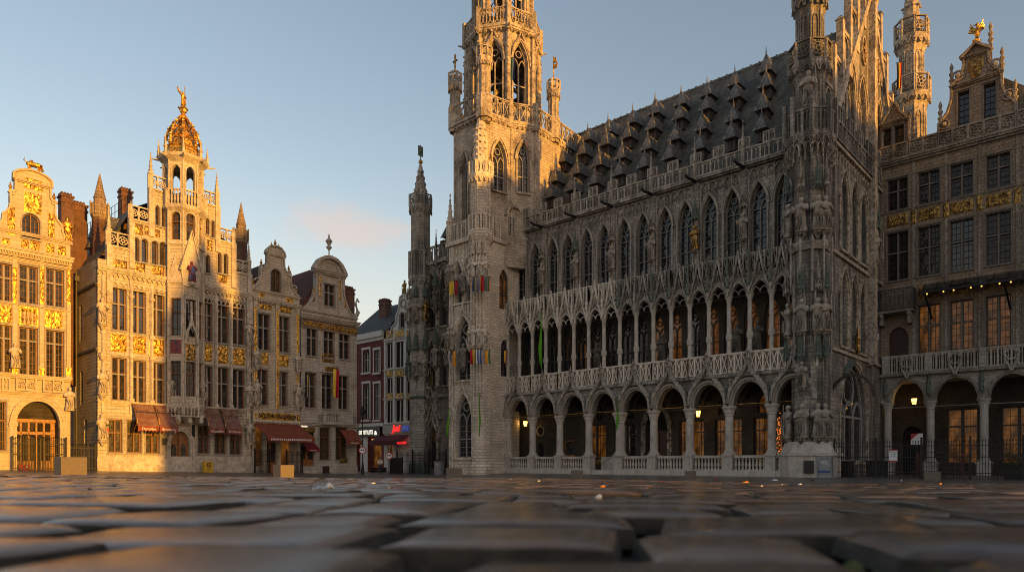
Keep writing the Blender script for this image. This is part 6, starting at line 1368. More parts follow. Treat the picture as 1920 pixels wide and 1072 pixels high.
# back wall of arcade
w = MB(); ops = [op(.9, 2.3, -.5, 2.8, 3.7, 'r')]; wins = [(3.9, 5.9), (7.3, 9.4), (10.6, 12.7), (13.9, 16)]
ops += [op(a, b_, .8, 4.9) for a, b_ in wins]; wall(w, -.2, HW, -.8, 7.2, ops, 2.6, .3); H.part('arcade_back_wall', w, 'arcade_dark')
for i, (a, b_) in enumerate(wins): put_window(rect_meshes(round(b_ - a, 2), 4.1, 'darkwood', 'glass_shop', 'mull_dark', .68, 2, (2, 6), .08), H.r, ((a + b_) / 2, 2.85, .8))
MB().box(.9, 2.3, 2.9, 2.95, -.5, 3.7).build('door', 'void', H.r)
g = MB(); g.box(-.2, HW, .55, 2.7, 7.0, 7.2); g.box(-.2, HW, -.3, 2.7, -.8, -.12); H.part('arcade_floor', g, 'column')
t = MB(); t.box(.5, HW, .2, .24, 5.0, 5.05); H.part('tie_rod', t, 'mull'); MB().box(3.35, 3.75, 2.5, 2.58, 1.5, 2.4).build('menu_case', 'darkwood', H.r)
# iron balcony, canopy
g = MB(); g.box(.0, 2.4, -1.1, 0, 12.05, 12.2)
for s_ in (.25, 2.1): g.prism([(s_ - .12, 12.05), (s_ + .12, 12.05), (s_ + .1, 11.2), (s_ - .1, 11.2)], -.9, 0); g.ball(s_, -.9, 11.9, .2)
H.part('balcony_slab', g, 'brown_carve'); b = MB(); balu(b, 0, 2.4, 12.2, 1.6, -1.1, 4, 'swirl', .05, .06, .06)
b.edge((2.4, -1.1), (2.4, 0)); balu(b, 0, 1.1, 12.2, 1.6, 0, 2, 'swirl', .05, .06, .06); b.edge((0, 0), (0, -1.1)); balu(b, 0, 1.1, 12.2, 1.6, 0, 2, 'swirl', .05, .06, .06); b.frame(); H.part('iron_balcony', b, 'mull_dark')
g = MB(); g.face((3.0, -.02, 14.0), (HW, -.02, 14.0), (HW, -1.5, 13.15), (3.0, -1.5, 13.15)); g.face((3.0, -.02, 14.0), (3.0, -1.5, 13.15), (3.0, -.02, 13.2)); cp = H.part('glass_canopy', g, 'glass')
f = MB()
for k in range(17): x = 3.0 + k * .85; f.tube([(x, -.02, 14.03), (x, -1.52, 13.17)], .035, 4)
f.box(3.0, HW, -1.56, -1.48, 13.05, 13.2)
for x in (3.2, 7.9, 12.4): f.tube([(x, -1.4, 13.1), (x + .1, -.9, 12.5), (x + .25, -.1, 11.4)], .07, 5)
f.build('canopy_frame', 'iron', cp)
for k in range(9): MB().ball(3.4 + k * .82 + (.2 if k % 2 else 0), -1.5, 12.98, .055).build('bulb', 'bulb', cp)
r = MB(); r.face((-1, .4, 24.3), (HW, .4, 24.3), (HW, 5.5, 27.0), (0, 5.5, 27.0)); H.part('roof', r, 'slate')
r = MB(); r.face((c - 2.1, .4, 25), (c, .4, 29), (c, 6, 29), (c - 2.1, 6, 25)); r.face((c + 2.1, .4, 25), (c, .4, 29), (c, 6, 29), (c + 4.5, 6, 25.5), (c + 4.5, .4, 25.2)); H.part('gable_roof', r, 'slate')
g = MB(); g.tube([(-.05, -.1, 24), (-.05, -.1, 0)], .07, 6); g.box(-.2, .12, -.3, 0, 22.6, 23.2); g.box(-.16, .08, -.25, 0, 18.8, 19.2); H.part('downpipe', g, 'mull_dark')
for x in (cx_[0] - .1, cx_[1] - .05, cx_[2] - .1): g = MB(); g.lathe([(.05, 0), (.16, .2), (.13, .7), (.17, 1.0), (.08, 1.3), (.1, 1.5)], x, -.22, 7, 0, 5.75); H.part('copper_figure', g, 'copper')
RBH = H
# ================================================================== GROUND
m, nt, b = new_mat('cobble_stone'); L = nt.links.new
co = nd(nt, 'ShaderNodeTexCoord').outputs['Object']; ge = nd(nt, 'ShaderNodeNewGeometry')
ri = ramp(nt, ge.outputs['Random Per Island'], [(0, (.085, .066, .052)), (.35, (.14, .102, .076)), (.7, (.19, .135, .098)), (1, (.11, .092, .076))])
n1 = nz(nt, co, 26, 6, rough=.7); c2 = mixc(nt, 1, ri, ramp(nt, n1, [(.3, (.55, .55, .55)), (.72, (1.3, 1.25, 1.2))]), 'MULTIPLY'); L(c2, b.inputs['Base Color'])
n2 = nz(nt, co, 3.0, 4); rr = ramp(nt, n2, [(.3, (.06, .06, .06)), (.7, (.19, .19, .19))]); L(rr, b.inputs['Roughness'])
n3 = nz(nt, co, 150, 5, rough=.75); n4 = nz(nt, co, 9, 3)
ad = nd(nt, 'ShaderNodeMath', operation='MULTIPLY_ADD', i_1=.3); L(n4, ad.inputs[0]); L(n3, ad.inputs[2])
bp = nd(nt, 'ShaderNodeBump', i_Strength=.28, i_Distance=.003); L(ad.outputs[0], bp.inputs['Height']); L(bp.outputs[0], b.inputs['Normal'])
M['cobble'] = m
m, nt, b = new_mat('square_paving'); L = nt.links.new
co = nd(nt, 'ShaderNodeTexCoord').outputs['Object']
br = nd(nt, 'ShaderNodeTexBrick', offset=.5, i_Color1=c4((.20, .168, .145)), i_Color2=c4((.135, .115, .10)), i_Mortar=c4((.018, .016, .013))); L(co, br.inputs[0])
for k, v in (('Scale', 1), ('Mortar Size', .014), ('Brick Width', .17), ('Row Height', .13), ('Mortar Smooth', .4)): br.inputs[k].default_value = v
n1 = nz(nt, co, 1.4, 6); c2 = mixc(nt, 1, br.outputs['Color'], ramp(nt, n1, [(.3, (.6, .6, .6)), (.7, (1.3, 1.25, 1.2))]), 'MULTIPLY'); L(c2, b.inputs['Base Color'])
n2 = nz(nt, co, .6, 4); rr = ramp(nt, n2, [(.3, (.22, .22, .22)), (.7, (.42, .42, .42))]); L(rr, b.inputs['Roughness'])
nn = nz(nt, co, 5, 4); hm = nd(nt, 'ShaderNodeMath', operation='MULTIPLY_ADD', i_1=-1.2); L(br.outputs['Fac'], hm.inputs[0]); L(nn, hm.inputs[2])
bp = nd(nt, 'ShaderNodeBump', i_Strength=.8, i_Distance=.03); L(hm.outputs[0], bp.inputs['Height']); L(bp.outputs[0], b.inputs['Normal'])
M['paving'] = m
NEAR = 9.0
def axis(a): return sorted(set([-v for v in a] + a))
xs = axis([0, .5, 1, 1.5, 2, 3, 4, 5, 6, 7, 8, 10, 12, 14, 16, 18, 20, 23, 26, 30, 35, 40, 50, 70, 120, 300, 900]); ys = [-900, -300, -100, -60, -30, -10, -4, -1, 0, .15, .3, .45, .6, .8, 1, 1.25, 1.5, 2, 3, 4, 5, 6, 7, 8, 10, 12, 14, 16, 18, 20, 22, 24, 26, 28, 30, 33, 36, 39, 42, 45, 48, 51, 54, 57, 60, 63, 66, 70, 74, 80, 90, 120, 300, 900]
g = MB(); i0 = g.add([(x, y, zg(x, y) - .035 * max(0, min(1, (NEAR + .5 - abs(y)) / 1.0))) for y in ys for x in xs]); W_ = len(xs)
g.faces(i0, [(j * W_ + i, j * W_ + i + 1, (j + 1) * W_ + i + 1, (j + 1) * W_ + i) for j in range(len(ys) - 1) for i in range(W_ - 1)])
M['soil'] = plain('joint_soil', (.045, .038, .027), .95, 0, .5, 40, .4)
for k, f in enumerate(g.f):
    cy_ = sum(g.v[i][1] for i in f) / 4; cx_ = sum(g.v[i][0] for i in f) / 4
    if 0 <= cy_ < NEAR - .4 and abs(cx_) < cy_ + 1.5: g.mi[k] = 1
o = g.build('ground', ['paving', 'soil'], None, True); tag(o, kind='structure')
cb = MB(); R2 = random.Random(5); mossm = MB(); ca, sa = math.cos(-.14), math.sin(-.14); v = -3.0
while v < 12:
    rh = R2.uniform(.085, .14); u = -9 + R2.random() * .3
    while u < 9:
        bw_ = R2.uniform(.09, .20); cu, cv = u + bw_ / 2, v + rh / 2; X, Y = cu * ca - cv * sa, cu * sa + cv * ca; u += bw_
        if Y < .06 or Y > NEAR or abs(X) > .80 * Y + .35: continue
        gp = R2.uniform(.007, .017); hx, hy = bw_ / 2 - gp / 2, rh / 2 - gp / 2; dz = R2.gauss(0, .0016); tx, ty = R2.gauss(0, .007), R2.gauss(0, .009); dome = R2.uniform(.0006, .0022)
        zc = zg(X, Y); e = R2.uniform(.018, .045)
        if Y < 3: st_ = [-1, -.95, -.8, -.42, 0, .42, .8, .95, 1]
        elif Y < 5: st_ = [-1, -.85, 0, .85, 1]
        else: st_ = [-1, -.85, .85, 1]
        pts = []; n = len(st_); jx, jy = [R2.uniform(-.011, .011) for _ in range(4)], [R2.uniform(-.009, .009) for _ in range(4)]
        for j, b_ in enumerate(st_):
            for i, a_ in enumerate(st_):
                w00, w10, w01, w11 = (1 - a_) * (1 - b_) / 4, (1 + a_) * (1 - b_) / 4, (1 - a_) * (1 + b_) / 4, (1 + a_) * (1 + b_) / 4
                lx = a_ * hx + w00 * jx[0] + w10 * jx[1] + w01 * jx[2] + w11 * jx[3]; ly = b_ * hy + w00 * jy[0] + w10 * jy[1] + w01 * jy[2] + w11 * jy[3]
                ed = abs(a_) == 1 or abs(b_) == 1; near = max(abs(a_), abs(b_))
                z = zc + dz + tx * lx / .15 * .15 + ty * ly + dome * (1 - a_ * a_ * .8) * (1 - b_ * b_ * .8) - (.015 if ed else (e * .13 if near > .9 else (e * .03 if near > .75 else 0)))
                pts.append(((cu + lx) * ca - (cv + ly) * sa, (cu + lx) * sa + (cv + ly) * ca, z + (.0013 * noise.noise(Vector((lx * 26 + cu * 5, ly * 26 + cv * 5, 0))) if Y < 3 else 0)))
        i0 = cb.add(pts)
        for j in range(n - 1):
            for i in range(n - 1): cb.cur = 1 if i in (0, n - 2) or j in (0, n - 2) else 0; cb.faces(i0, [(j * n + i, j * n + i + 1, (j + 1) * n + i + 1, (j + 1) * n + i)])
        if Y < 4 and R2.random() < .12:
            for k in range(R2.randrange(4, 14)):
                f = R2.uniform(-1, 1); mx, my = cu + f * hx, cv - hy - gp / 2 + R2.uniform(-.006, .006); PX, PY = mx * ca - my * sa, mx * sa + my * ca
                mossm.ball(PX, PY, zg(PX, PY) - .012, R2.uniform(.002, .006), R2.uniform(.003, .009), 5)
    v += rh
o = cb.build('cobblestones', ['cobble', 'soil'], None, True); tag(o, kind='structure')
if mossm.v: tag(mossm.build('moss', 'moss', None, True), 'patchy green moss growing in the joints between the cobbles', 'moss', None, 'stuff')
# ================================================================== STREET FURNITURE
def at(px, Y): X = (px - CX) / F * Y; return X, Y, zg(X, Y)
def find(px, py, lo=.45, hi=.85):
    u = (px - CX) / F; yb = lin(YB, u); best = None
    for k in range(200):
        Y = yb * (lo + (hi - lo) * k / 199); p = HZ + (CZ - zg(u * Y, Y)) / Y * F
        if best is None or abs(p - py) < best[0]: best = (abs(p - py), Y)
    return best[1]
BL = [(118.5, 53, 862, 895, .95, 'low concrete block before the arched entrance of the sunlit narrow house'), (527, 38, 871, 895, .95, 'low concrete block before the long rust awning of the slim pale house'),
      (850.5, 31, 877, 897, .2, 'low concrete block before the corner of the belfry tower'), (1082.5, 23, 881, 896, .45, 'low concrete block before the steps of the town hall arcade'),
      (1296.5, 21, 882, 896, .78, 'low concrete block before the town hall balustrade, half in front of a dark post'), (1755.5, 27, 880, 896, .62, 'low concrete block before the iron fence on the right')]
for px, wpx, y0, y1, fr, lab in BL:
    Y = find(px, y1); X, Y, z = at(px, Y); s = Y / F; Wm, Hm = wpx * s, (y1 - y0) * s; a = LR.ang; q = math.hypot(X, Y); cx_, cy_ = -X / q, -Y / q
    wid = Wm / (abs(-cx_ * math.cos(a) - cy_ * math.sin(a)) + abs(cx_ * math.sin(a) - cy_ * math.cos(a))); h = wid / 2; e = .02; k = MB(); sq = [(-h, -h), (h, -h), (h, h), (-h, h)]
    k.slab(sq, -.12, Hm - e); k.slab(sq, Hm - e, Hm, 1 - e / h)
    o = k.build('concrete_block', 'concrete', None, False, (X, Y + h, z), a); tag(o, lab, 'block', 'concrete blocks across the square')
def place(o, X, Y, z, rz): o.location = (X, Y, z); o.rotation_euler[2] = rz; return o
# cabinets and bins
def cabinet(lab, px0, px1, y0, y1, Y, mat, rz, name='utility_cabinet', cat='cabinet', marks=None):
    px = (px0 + px1) / 2; X = (px - CX) / F * Y; zb = CZ - (y1 - HZ) / F * Y; W2 = (px1 - px0) / F * Y / 2 * 1.1; H2_ = (y1 - y0) / F * Y
    t = thing(name, lab, cat, (X, Y, zb), rz); k = MB(); k.box(-W2, W2, 0, .45, -.3, H2_ - .05); k.slab([(-W2 - .04, -.04), (W2 + .04, -.04), (W2 + .04, .49), (-W2 - .04, .49)], H2_ - .05, H2_ + .03, .93); k.build('body', mat, t)
    MB().box(-W2 + .05, W2 - .05, -.02, 0, .1, H2_ - .12).build('door', mat, t); return t, W2, H2_
t, w2, h2 = cabinet('tall grey utility cabinet beside the statue covered corner turret', 1534, 1557, 856, 890, 42.6, 'steel', -.7)
ob('lettering', text_mesh('ART', .22, 'lettering', .005), t, (.0, -.03, h2 * .72)); ob('lettering', text_mesh('BRUSSELS', .1, 'lettering', .005), t, (0, -.03, h2 * .62)); MB().box(-w2 + .06, w2 - .06, -.025, -.02, .15, .28).build('blue_strip', 'blue', t)
t, w2, h2 = cabinet('small grey cabinet before the dark gothic doorway of the left wing', 812, 828, 865, 886, 63.5, 'steel', -.7); MB().box(-.12, .12, -.03, -.02, h2 * .7, h2 * .78).build('plate', 'white', t)
t, w2, h2 = cabinet('yellow mailbox with a black horn emblem by the varnished arched door', 384, 399, 865, 886, 57.0, 'yellow', .84, 'mailbox', 'mailbox')
e = MB(); e.bar([(.17 * math.cos(2 * PI * j / 12), h2 * .68 + .17 * math.sin(2 * PI * j / 12)) for j in range(13)], .07, -.04, -.02); e.box(-.1, .1, -.04, -.02, h2 * .64, h2 * .7); e.build('emblem', 'black', t); ob('lettering', text_mesh('post', .2, 'black', .005, .2), t, (0, -.03, h2 * .32))
# iron fences
def fence(lab, A, B, h, n, z, gate=False, arch_=0, spear='iron'):
    dx, dy = B[0] - A[0], B[1] - A[1]; d = math.hypot(dx, dy); t = thing('iron_fence', lab, 'fence', (A[0], A[1], z), math.atan2(dy, dx), 'iron fences'); g = MB()
    for k in range(n + 1):
        x = d * k / n; hh = h + arch_ * math.sin(PI * k / n); g.box(x - .014, x + .014, -.014, .014, -.5, hh); g.lathe([(.02, 0), (.035, .04), (.005, .14)], x, 0, 4, 0, hh)
    for zz in (.18, h * .55, h - .22): g.box(0, d, -.02, .02, zz, zz + .045)
    g.build('bars', 'iron', t)
    for x in ((0, d) if d < 6 else [d * k / round(d / 2.6) for k in range(round(d / 2.6) + 1)]):
        p = MB(); p.box(x - .05, x + .05, -.05, .05, -.6, h + .18); p.ball(x, 0, h + .24, .07); p.build('post', 'iron', t)
    return t
zl = .3
fence('black iron gate with arched top before the big arched entrance', LR.w(LR.x(18), -.75), LR.w(LR.x(70), -.75), 2.1, 18, .3, True, .35); fence('open black iron gate leaf in front of the arched entrance, beside the alley', LR.w(LR.x(76), -.75), LR.w(LR.x(118), -.75), 2.1, 14, .3, True, .2)
fence('black iron gate closing the alley between the sunlit houses', LR.w(LR.x(131), .3), LR.w(LR.x(182), .3), 1.9, 17, .25)
fence('black iron railing left of the slim house door under the rust awning', LR.w(LR.x(467), -1.0), LR.w(LR.x(495), -1.0), 1.9, 13, -.05); fence('black iron railing right of the slim house door under the rust awning', LR.w(LR.x(526), -1.0), LR.w(LR.x(556), -1.0), 1.9, 13, -.1)
fence('black iron fence before the dark doorway of the left wing', TH.w(-13.4, -1.6), TH.w(-6.2, -1.6), 1.95, 40, -.1)
tf = fence('long black iron fence with spear tops before the brown stone house', TH.w(27.5, .4), TH.w(39.5, .4), 1.95, 88, .1)
p = TH.w(TH.x(1675, .3), .3); s = MB().box(-.22, .22, -.03, .0, 0, .72).build('fence_notice', 'white'); place(tag(s, 'white notice with red edges hung on the black iron fence', 'notice'), p[0], p[1], TH.z(1675, 865, .3), TH.ang)
MB().box(-.22, .22, -.04, -.03, 0, .07).build('red_band', 'red', s); MB().box(-.22, .22, -.04, -.03, .66, .72).build('red_band', 'red', s)
for k, t_ in enumerate(('LIVRAISON', 'NOORD', 'ENTREE')): ob('lettering', text_mesh(t_, .085, 'blue', .003), s, (0, -.035, .56 - k * .13))
p = TH.w(TH.x(1719, 8), 8); s = MB().box(-.36, .36, -.02, .0, 0, .75).build('wall_poster', 'white'); place(tag(s, 'pale poster with a red corner inside the arcade', 'poster'), p[0], p[1], TH.z(1719, 833, 8), TH.ang); MB().prism([(-.36, .75), (.1, .75), (-.36, .3)], -.025, -.02).build('red_corner', 'red', s); MB().box(-.02, .02, .01, .05, -3, 0).build('stand', 'iron', s)
s = MB().box(-.14, .14, -.12, 0, 0, .45).build('floodlight', 'white'); p = TH.w(27.25, TH.l(*TH.w(27, 11))[1]); place(tag(s, 'small white floodlight box fixed to the gable wall', 'floodlight'), p[0], p[1], 10.0, TH.ang)
# stacked benches and planter behind the fence
t = thing('bench_stack', 'stack of red brown slatted benches behind the iron fence', 'benches', TH.w(32.4, 5.0) + (-.05,), TH.ang)
for k in range(5):
    g = MB(); z = .15 + .3 * k
    for j in range(4): g.box(-1.5 + .05 * k, 1.5 - .04 * k, -.3 + .16 * j, -.2 + .16 * j, z + .2, z + .24)
    for x in (-1.2, 1.2): g.box(x - .04, x + .04, -.3, .3, z - .02, z + .2)
    g.build('bench', 'bench', t)
def leafy(t, n, r, h, mat='moss', seed=1):
    rr_ = random.Random(seed); g = MB()
    for k in range(n):
        a = rr_.random() * 6.28; q = r * rr_.random() ** .5; z = h * rr_.random(); x, y = q * math.cos(a), q * math.sin(a); d = .09; b_ = rr_.random() * 6.28; s_ = rr_.uniform(-.06, .06)
        g.face((x, y, z), (x + d * math.cos(b_), y + d * math.sin(b_), z + s_), (x + d * 1.3 * math.cos(b_ + .5), y + d * 1.3 * math.sin(b_ + .5), z + s_ + .05))
    return g.build('foliage', mat, t)
t = thing('planter', 'dark planter with a bushy plant behind the iron fence at the right edge', 'planter', TH.w(36.6, 1.6) + (.05,), TH.ang); MB().slab([(-.4, -.4), (.4, -.4), (.4, .4), (-.4, .4)], -.5, .4, 1.15).build('tub', 'black', t); o = leafy(t, 500, .6, .9); o.location = (0, 0, .4)
for px, Y, lab in ((1645, 43.8, 'left black crate stacked behind the iron fence'), (1580, 43.2, 'black crate behind the iron fence under the tall window')):
    X, Y, z = at(px, Y); k = MB(); k.box(-.55, .55, 0, .8, -.4, .95)
    for j in range(6): k.box(-.52 + .19 * j, -.44 + .19 * j, -.03, 0, -.1, .9)
    k.box(-.6, .6, -.05, .85, .95, 1.02); place(tag(k.build('crate', 'black'), lab.replace('left ', ''), 'crate'), X + .5, Y + 1.2, z, TH.ang)
for px, lab in ((777, 'black windbreak panel left of the dark doorway fence'), ):
    X, Y = TH.w(-13.0, -2.0); k = MB(); k.box(-.9, .9, -.04, .04, -.3, 1.45); k.box(-.95, -.88, -.06, .06, -.4, 1.6); k.box(.88, .95, -.06, .06, -.4, 1.6); place(tag(k.build('windbreak', 'black'), lab, 'windbreak'), X, Y, -.1, TH.ang)
t = thing('terrace_table', 'red cafe table with benches under the maroon awning', 'table', Face.w(BF, BF.x(741), -2.4) + (-.35,), BF.ang); MB().box(-.9, .9, -.3, .3, .7, .75).build('top', 'red', t)
for y in (-.55, .55): MB().box(-.9, .9, y - .12, y + .12, .42, .46).build('seat', 'red', t)
for x in (-.7, .7): MB().box(x - .04, x + .04, -.6, .6, 0, .7).build('leg', 'iron', t)
# street lamp and round signs
X, Y, z = at(680, 66); z = -.2; t = thing('street_lamp', 'slim dark street lamp with a glass lantern at the corner of the grey house', 'street lamp', (X, Y, z)); g = MB()
g.lathe([(.17, -.3), (.17, .5), (.13, .6), (.1, .9), (.06, 1.1), (.05, 5.2), (.09, 5.3), (.05, 5.4)], n=8); g.build('pole', 'iron', t); g = MB(); g.lathe([(.12, 5.4), (.25, 5.95), (.25, 6.0)], n=6); g.build('glass', 'glass_b', t); g = MB(); g.lathe([(.3, 6.0), (.1, 6.3), (.03, 6.5)], n=6)
for k in range(6): a = k * PI / 3; g.tube([(.13 * math.cos(a), .13 * math.sin(a), 5.4), (.26 * math.cos(a), .26 * math.sin(a), 6.0)], .02, 4)
g.build('cap', 'iron', t)
def round_sign(lab, px, Y, zc, pole, glyph):
    X = (px - CX) / F * Y; t = thing('road_sign', lab, 'road sign', (X, Y - .2, zc)); g = MB(); g.prism([(.36 * math.cos(2 * PI * j / 20), .36 * math.sin(2 * PI * j / 20)) for j in range(20)], -.02, .0); g.build('rim', 'red', t)
    g = MB(); g.prism([(.27 * math.cos(2 * PI * j / 20), .27 * math.sin(2 * PI * j / 20)) for j in range(20)], -.03, -.02); g.build('disc', 'white', t); g = MB()
    for x, zz in glyph: g.box(x - .07, x + .07, -.04, -.03, zz - .05, zz + .05)
    g.box(-.17, .17, -.042, -.032, -.02, .02); g.build('symbol', 'black', t)
    if pole: g = MB(); g.tube([(0, .03, -zc - .4), (0, .03, .4)], .035, 5); g.build('post', 'iron', t)
round_sign('round red rimmed road sign fixed low on the street lamp pole', 680.5, 66, CZ + (HZ - 844) / F * 66, False, [(-.1, .05), (.1, .05)]); round_sign('round red rimmed road sign on its own post before the grey shop front', 730, 68, CZ + (HZ - 854) / F * 68, True, [(-.1, .07), (.1, .07)])
# red bundle in the entrance
X, Y = LR.w(LR.x(45), -.2); g = MB(); R3 = random.Random(3)
for k in range(9): g.ball(R3.uniform(-.4, .35), R3.uniform(-.15, .15), R3.uniform(.1, .4), R3.uniform(.1, .18), None, 6)
o = g.build('cloth_bundle', 'red'); place(tag(o, 'red bundle lying behind the gate of the arched entrance', 'bundle'), X, Y, .25, 0)
g = MB()
for k in range(4): g.ball(R3.uniform(-.3, .3), -.15, R3.uniform(.25, .5), .07, None, 5)
g.build('white_patch', 'white', o)
# ================================================================== FLAGS, BANNERS, LANTERNS
def cloth(stripes, w, h, seed=0, fold=.08, taper=0, nseg=4):
    g = MB(); n = len(stripes); R4 = random.Random(seed); ph = R4.random() * 6
    for k, s_ in enumerate(stripes):
        g.cur = k
        for q in range(nseg):
            for j in range(6):
                P_ = []
                for uu, vv in ((k + q / nseg, j), (k + (q + 1) / nseg, j), (k + (q + 1) / nseg, j + 1), (k + q / nseg, j + 1)):
                    f = uu / n; t_ = vv / 6; ww = w * (1 - taper * t_); P_.append((-ww / 2 + ww * f + .04 * math.sin(t_ * 5 + ph) * w, fold * math.sin(f * 9 + ph + t_ * 1.3) * (0.4 + t_), -h * t_))
                g.face(*P_); g.face(*[(x, y + .012, z) for x, y, z in P_])
    return g.mesh('cloth', stripes)
def droop(mat, w, h, seed=0):
    g = MB(); ph = seed * 1.7; pr = [(0, .12), (.12, .25), (.3, .3), (.5, .75), (.62, 1.0), (.75, .8), (.9, .5), (1, .12)]
    for (t0, w0), (t1, w1) in zip(pr, pr[1:]):
        for q in range(3):
            P_ = []
            for f, t_, ww in ((q / 3, t0, w0), ((q + 1) / 3, t0, w0), ((q + 1) / 3, t1, w1), (q / 3, t1, w1)): P_.append((w * (ww * (f - .5) + .5 * math.sin(t_ * 2.2 + ph) * t_), .1 * math.sin(f * 7 + t_ * 9 + ph), -h * t_))
            g.face(*P_); g.face(*[(x, y + .02, z) for x, y, z in P_])
    return g.mesh('cloth', mat)
def flag(lab, stripes, px, y0, y1, wpx, yl, name='flag', cat='flag', fold=.07, taper=0, pole=True, grp='flags on the town hall tower', rz=None, face=TH, seed=1):
    x = face.x(px, yl); X, Y = face.w(x, yl); zt, zb = face.z(px, y0, yl), face.z(px, y1, yl); s_ = Y / F
    t = thing(name, lab, cat, (X, Y, zt), face.ang if rz is None else rz, grp); ob('cloth', droop(stripes[0], wpx * s_, zt - zb, seed) if name == 'banner' else cloth(stripes, wpx * s_, zt - zb, seed, fold, taper), t)
    if pole: g = MB(); g.tube([(-wpx * s_ / 2 - .05, 0, .03), (wpx * s_ / 2 + .05, 0, .03)], .02, 4); g.tube([(0, .6, -.3), (0, 0, .03)], .02, 4); g.build('pole', 'iron', t)
    return t
U = -.25
flag('yellow flag at the upper left of the tower front', ['f_yellow'], 846.5, 527, 553, 9, -3.6, rz=U, seed=2); flag('crimson flag beside the yellow one at the upper left of the tower front', ['f_red'], 855.5, 527, 553, 6, -3.6, rz=U, seed=3)
flag('upper orange, blue and green striped flag on the corner turret', ['f_orange', 'f_blue', 'f_green', 'f_yellow'], 888, 519, 546, 9, -4.3, rz=U, seed=4); flag('upper violet and yellow striped flag on the corner turret', ['f_violet', 'f_grey', 'f_violet', 'f_yellow'], 897.5, 519, 546, 10, -4.4, rz=U, seed=5)
flag('upper crimson flag in the middle of the corner turret', ['f_red'], 904.5, 518, 546, 6, -4.5, rz=U, seed=6); flag('upper grey, green and red striped flag at the right of the corner turret', ['f_grey', 'f_green', 'f_grey', 'f_green', 'f_orange'], 914, 520, 546, 12, -4.2, rz=U, seed=7)
flag('white flag at the lower left edge of the tower front', ['f_white', 'f_grey'], 843, 657, 677, 5, -3.6, rz=U, seed=8); flag('orange flag at the lower left of the tower front', ['f_orange', 'f_yellow', 'f_orange'], 852, 658, 687, 6, -3.7, rz=U, seed=9)
flag('lower red and yellow flag on the corner turret', ['f_red', 'f_yellow'], 886, 655, 682, 9, -4.3, rz=U, seed=10); flag('lower blue and white striped flag on the corner turret', ['f_white', 'f_blue', 'f_white', 'f_blue'], 897.5, 655, 682, 10, -4.4, rz=U, seed=11)
flag('lower orange and green flag on the corner turret', ['f_grey', 'f_orange', 'f_yellow', 'f_green'], 913, 656, 682, 13, -4.2, rz=U, seed=12); flag('red, yellow and black flag at the right side of the tower by the gallery', ['f_black', 'f_yellow', 'f_red'], 947, 657, 680, 10, -.6, rz=-.4, seed=13, taper=.4)
flag('dark green flag hanging from the belfry window', ['f_green', 'f_blue'], 961, 108, 150, 8, -1.9, rz=-.2, seed=14, grp=None); 
flag('black, yellow and red flag at the foot of the sunlit gable', ['f_black', 'f_yellow', 'f_red'], 1686, 118, 166, 9, 11.5, rz=-.3, seed=15, grp=None, taper=.3)
for lab, px, y0, y1, w_, yl in (('lime green banner hanging from the upper gallery near the tower', 1015, 580, 690, 7, -.7), ('lime green banner hanging in an arch of the arcade by the steps', 1158, 745, 808, 5, -.5), ('thin lime green banner hanging on the corner turret', 899, 738, 818, 3.5, -4.3), ('lime green banner hanging at the left edge of the tower', 841, 765, 818, 6, -3.5)):
    flag(lab, ['f_lime'], px, y0, y1, w_, yl, 'banner', 'banner', .12, -.4, True, 'lime green banners', -.3, TH, int(px))
t = flag('red and yellow flag on a slanted pole over the grey house balcony', ['f_yellow', 'f_red'], 630, 692, 745, 11, -1.2, 'flag', 'flag', .12, .1, False, None, .5, LR, 21); g = MB(); g.tube([(-.5, 1.0, -3.4), (.2, 0, .3)], .03, 5); g.build('pole', 'iron', t)
t = flag('furled dark flag on a slanted pole at the left of the grey house', ['f_blue', 'f_yellow', 'f_black'], 577, 702, 745, 5, -1.0, 'flag', 'flag', .1, .3, False, None, .5, LR, 22); g = MB(); g.tube([(-.5, 1.0, -3.6), (.25, 0, .3)], .03, 5); g.tube([(-.9, .6, -2), (-.2, .4, -1.2)], .03, 4); g.build('pole', 'iron', t)
def lantern(lab, face, px, py, yl, glow=True):
    x = face.x(px, yl); X, Y = face.w(x, yl); z = face.z(px, py, yl); t = thing('wall_lantern', lab, 'lantern', (X, Y, z), face.ang, 'lit lanterns in the arcades')
    g = MB(); g.lathe([(.12, -.28), (.2, .12), (.2, .16)], n=6); g.build('glass', 'lamp', t); g = MB(); g.lathe([(.24, .16), (.1, .34), (.03, .46)], n=6); g.lathe([(.13, -.28), (.1, -.34), (.03, -.45)], n=6)
    for k in range(6): a = k * PI / 3; g.tube([(.125 * math.cos(a), .125 * math.sin(a), -.28), (.205 * math.cos(a), .205 * math.sin(a), .16)], .014, 4)
    g.tube([(0, 0, -.4), (0, .3, -.62), (0, .8, -.5)], .03, 5); g.build('frame', 'iron', t)
    l = bpy.data.lights.new('lantern_light', 'POINT'); l.color = (1, .55, .16); l.energy = 2.5; l.shadow_soft_size = .15; lo = bpy.data.objects.new('lantern_light', l); COL.objects.link(lo); lo.parent = t; lo.location = (-.1, -.45, -.05)
lantern('lit lantern in the leftmost arch of the town hall arcade', TH, 985, 793, 2.2); lantern('lit lantern in the arcade behind the sixth column of the town hall', TH, 1309, 774, 1.6); lantern('lit lantern in the arcade of the brown stone house', RF, 1714, 751, 1.0)
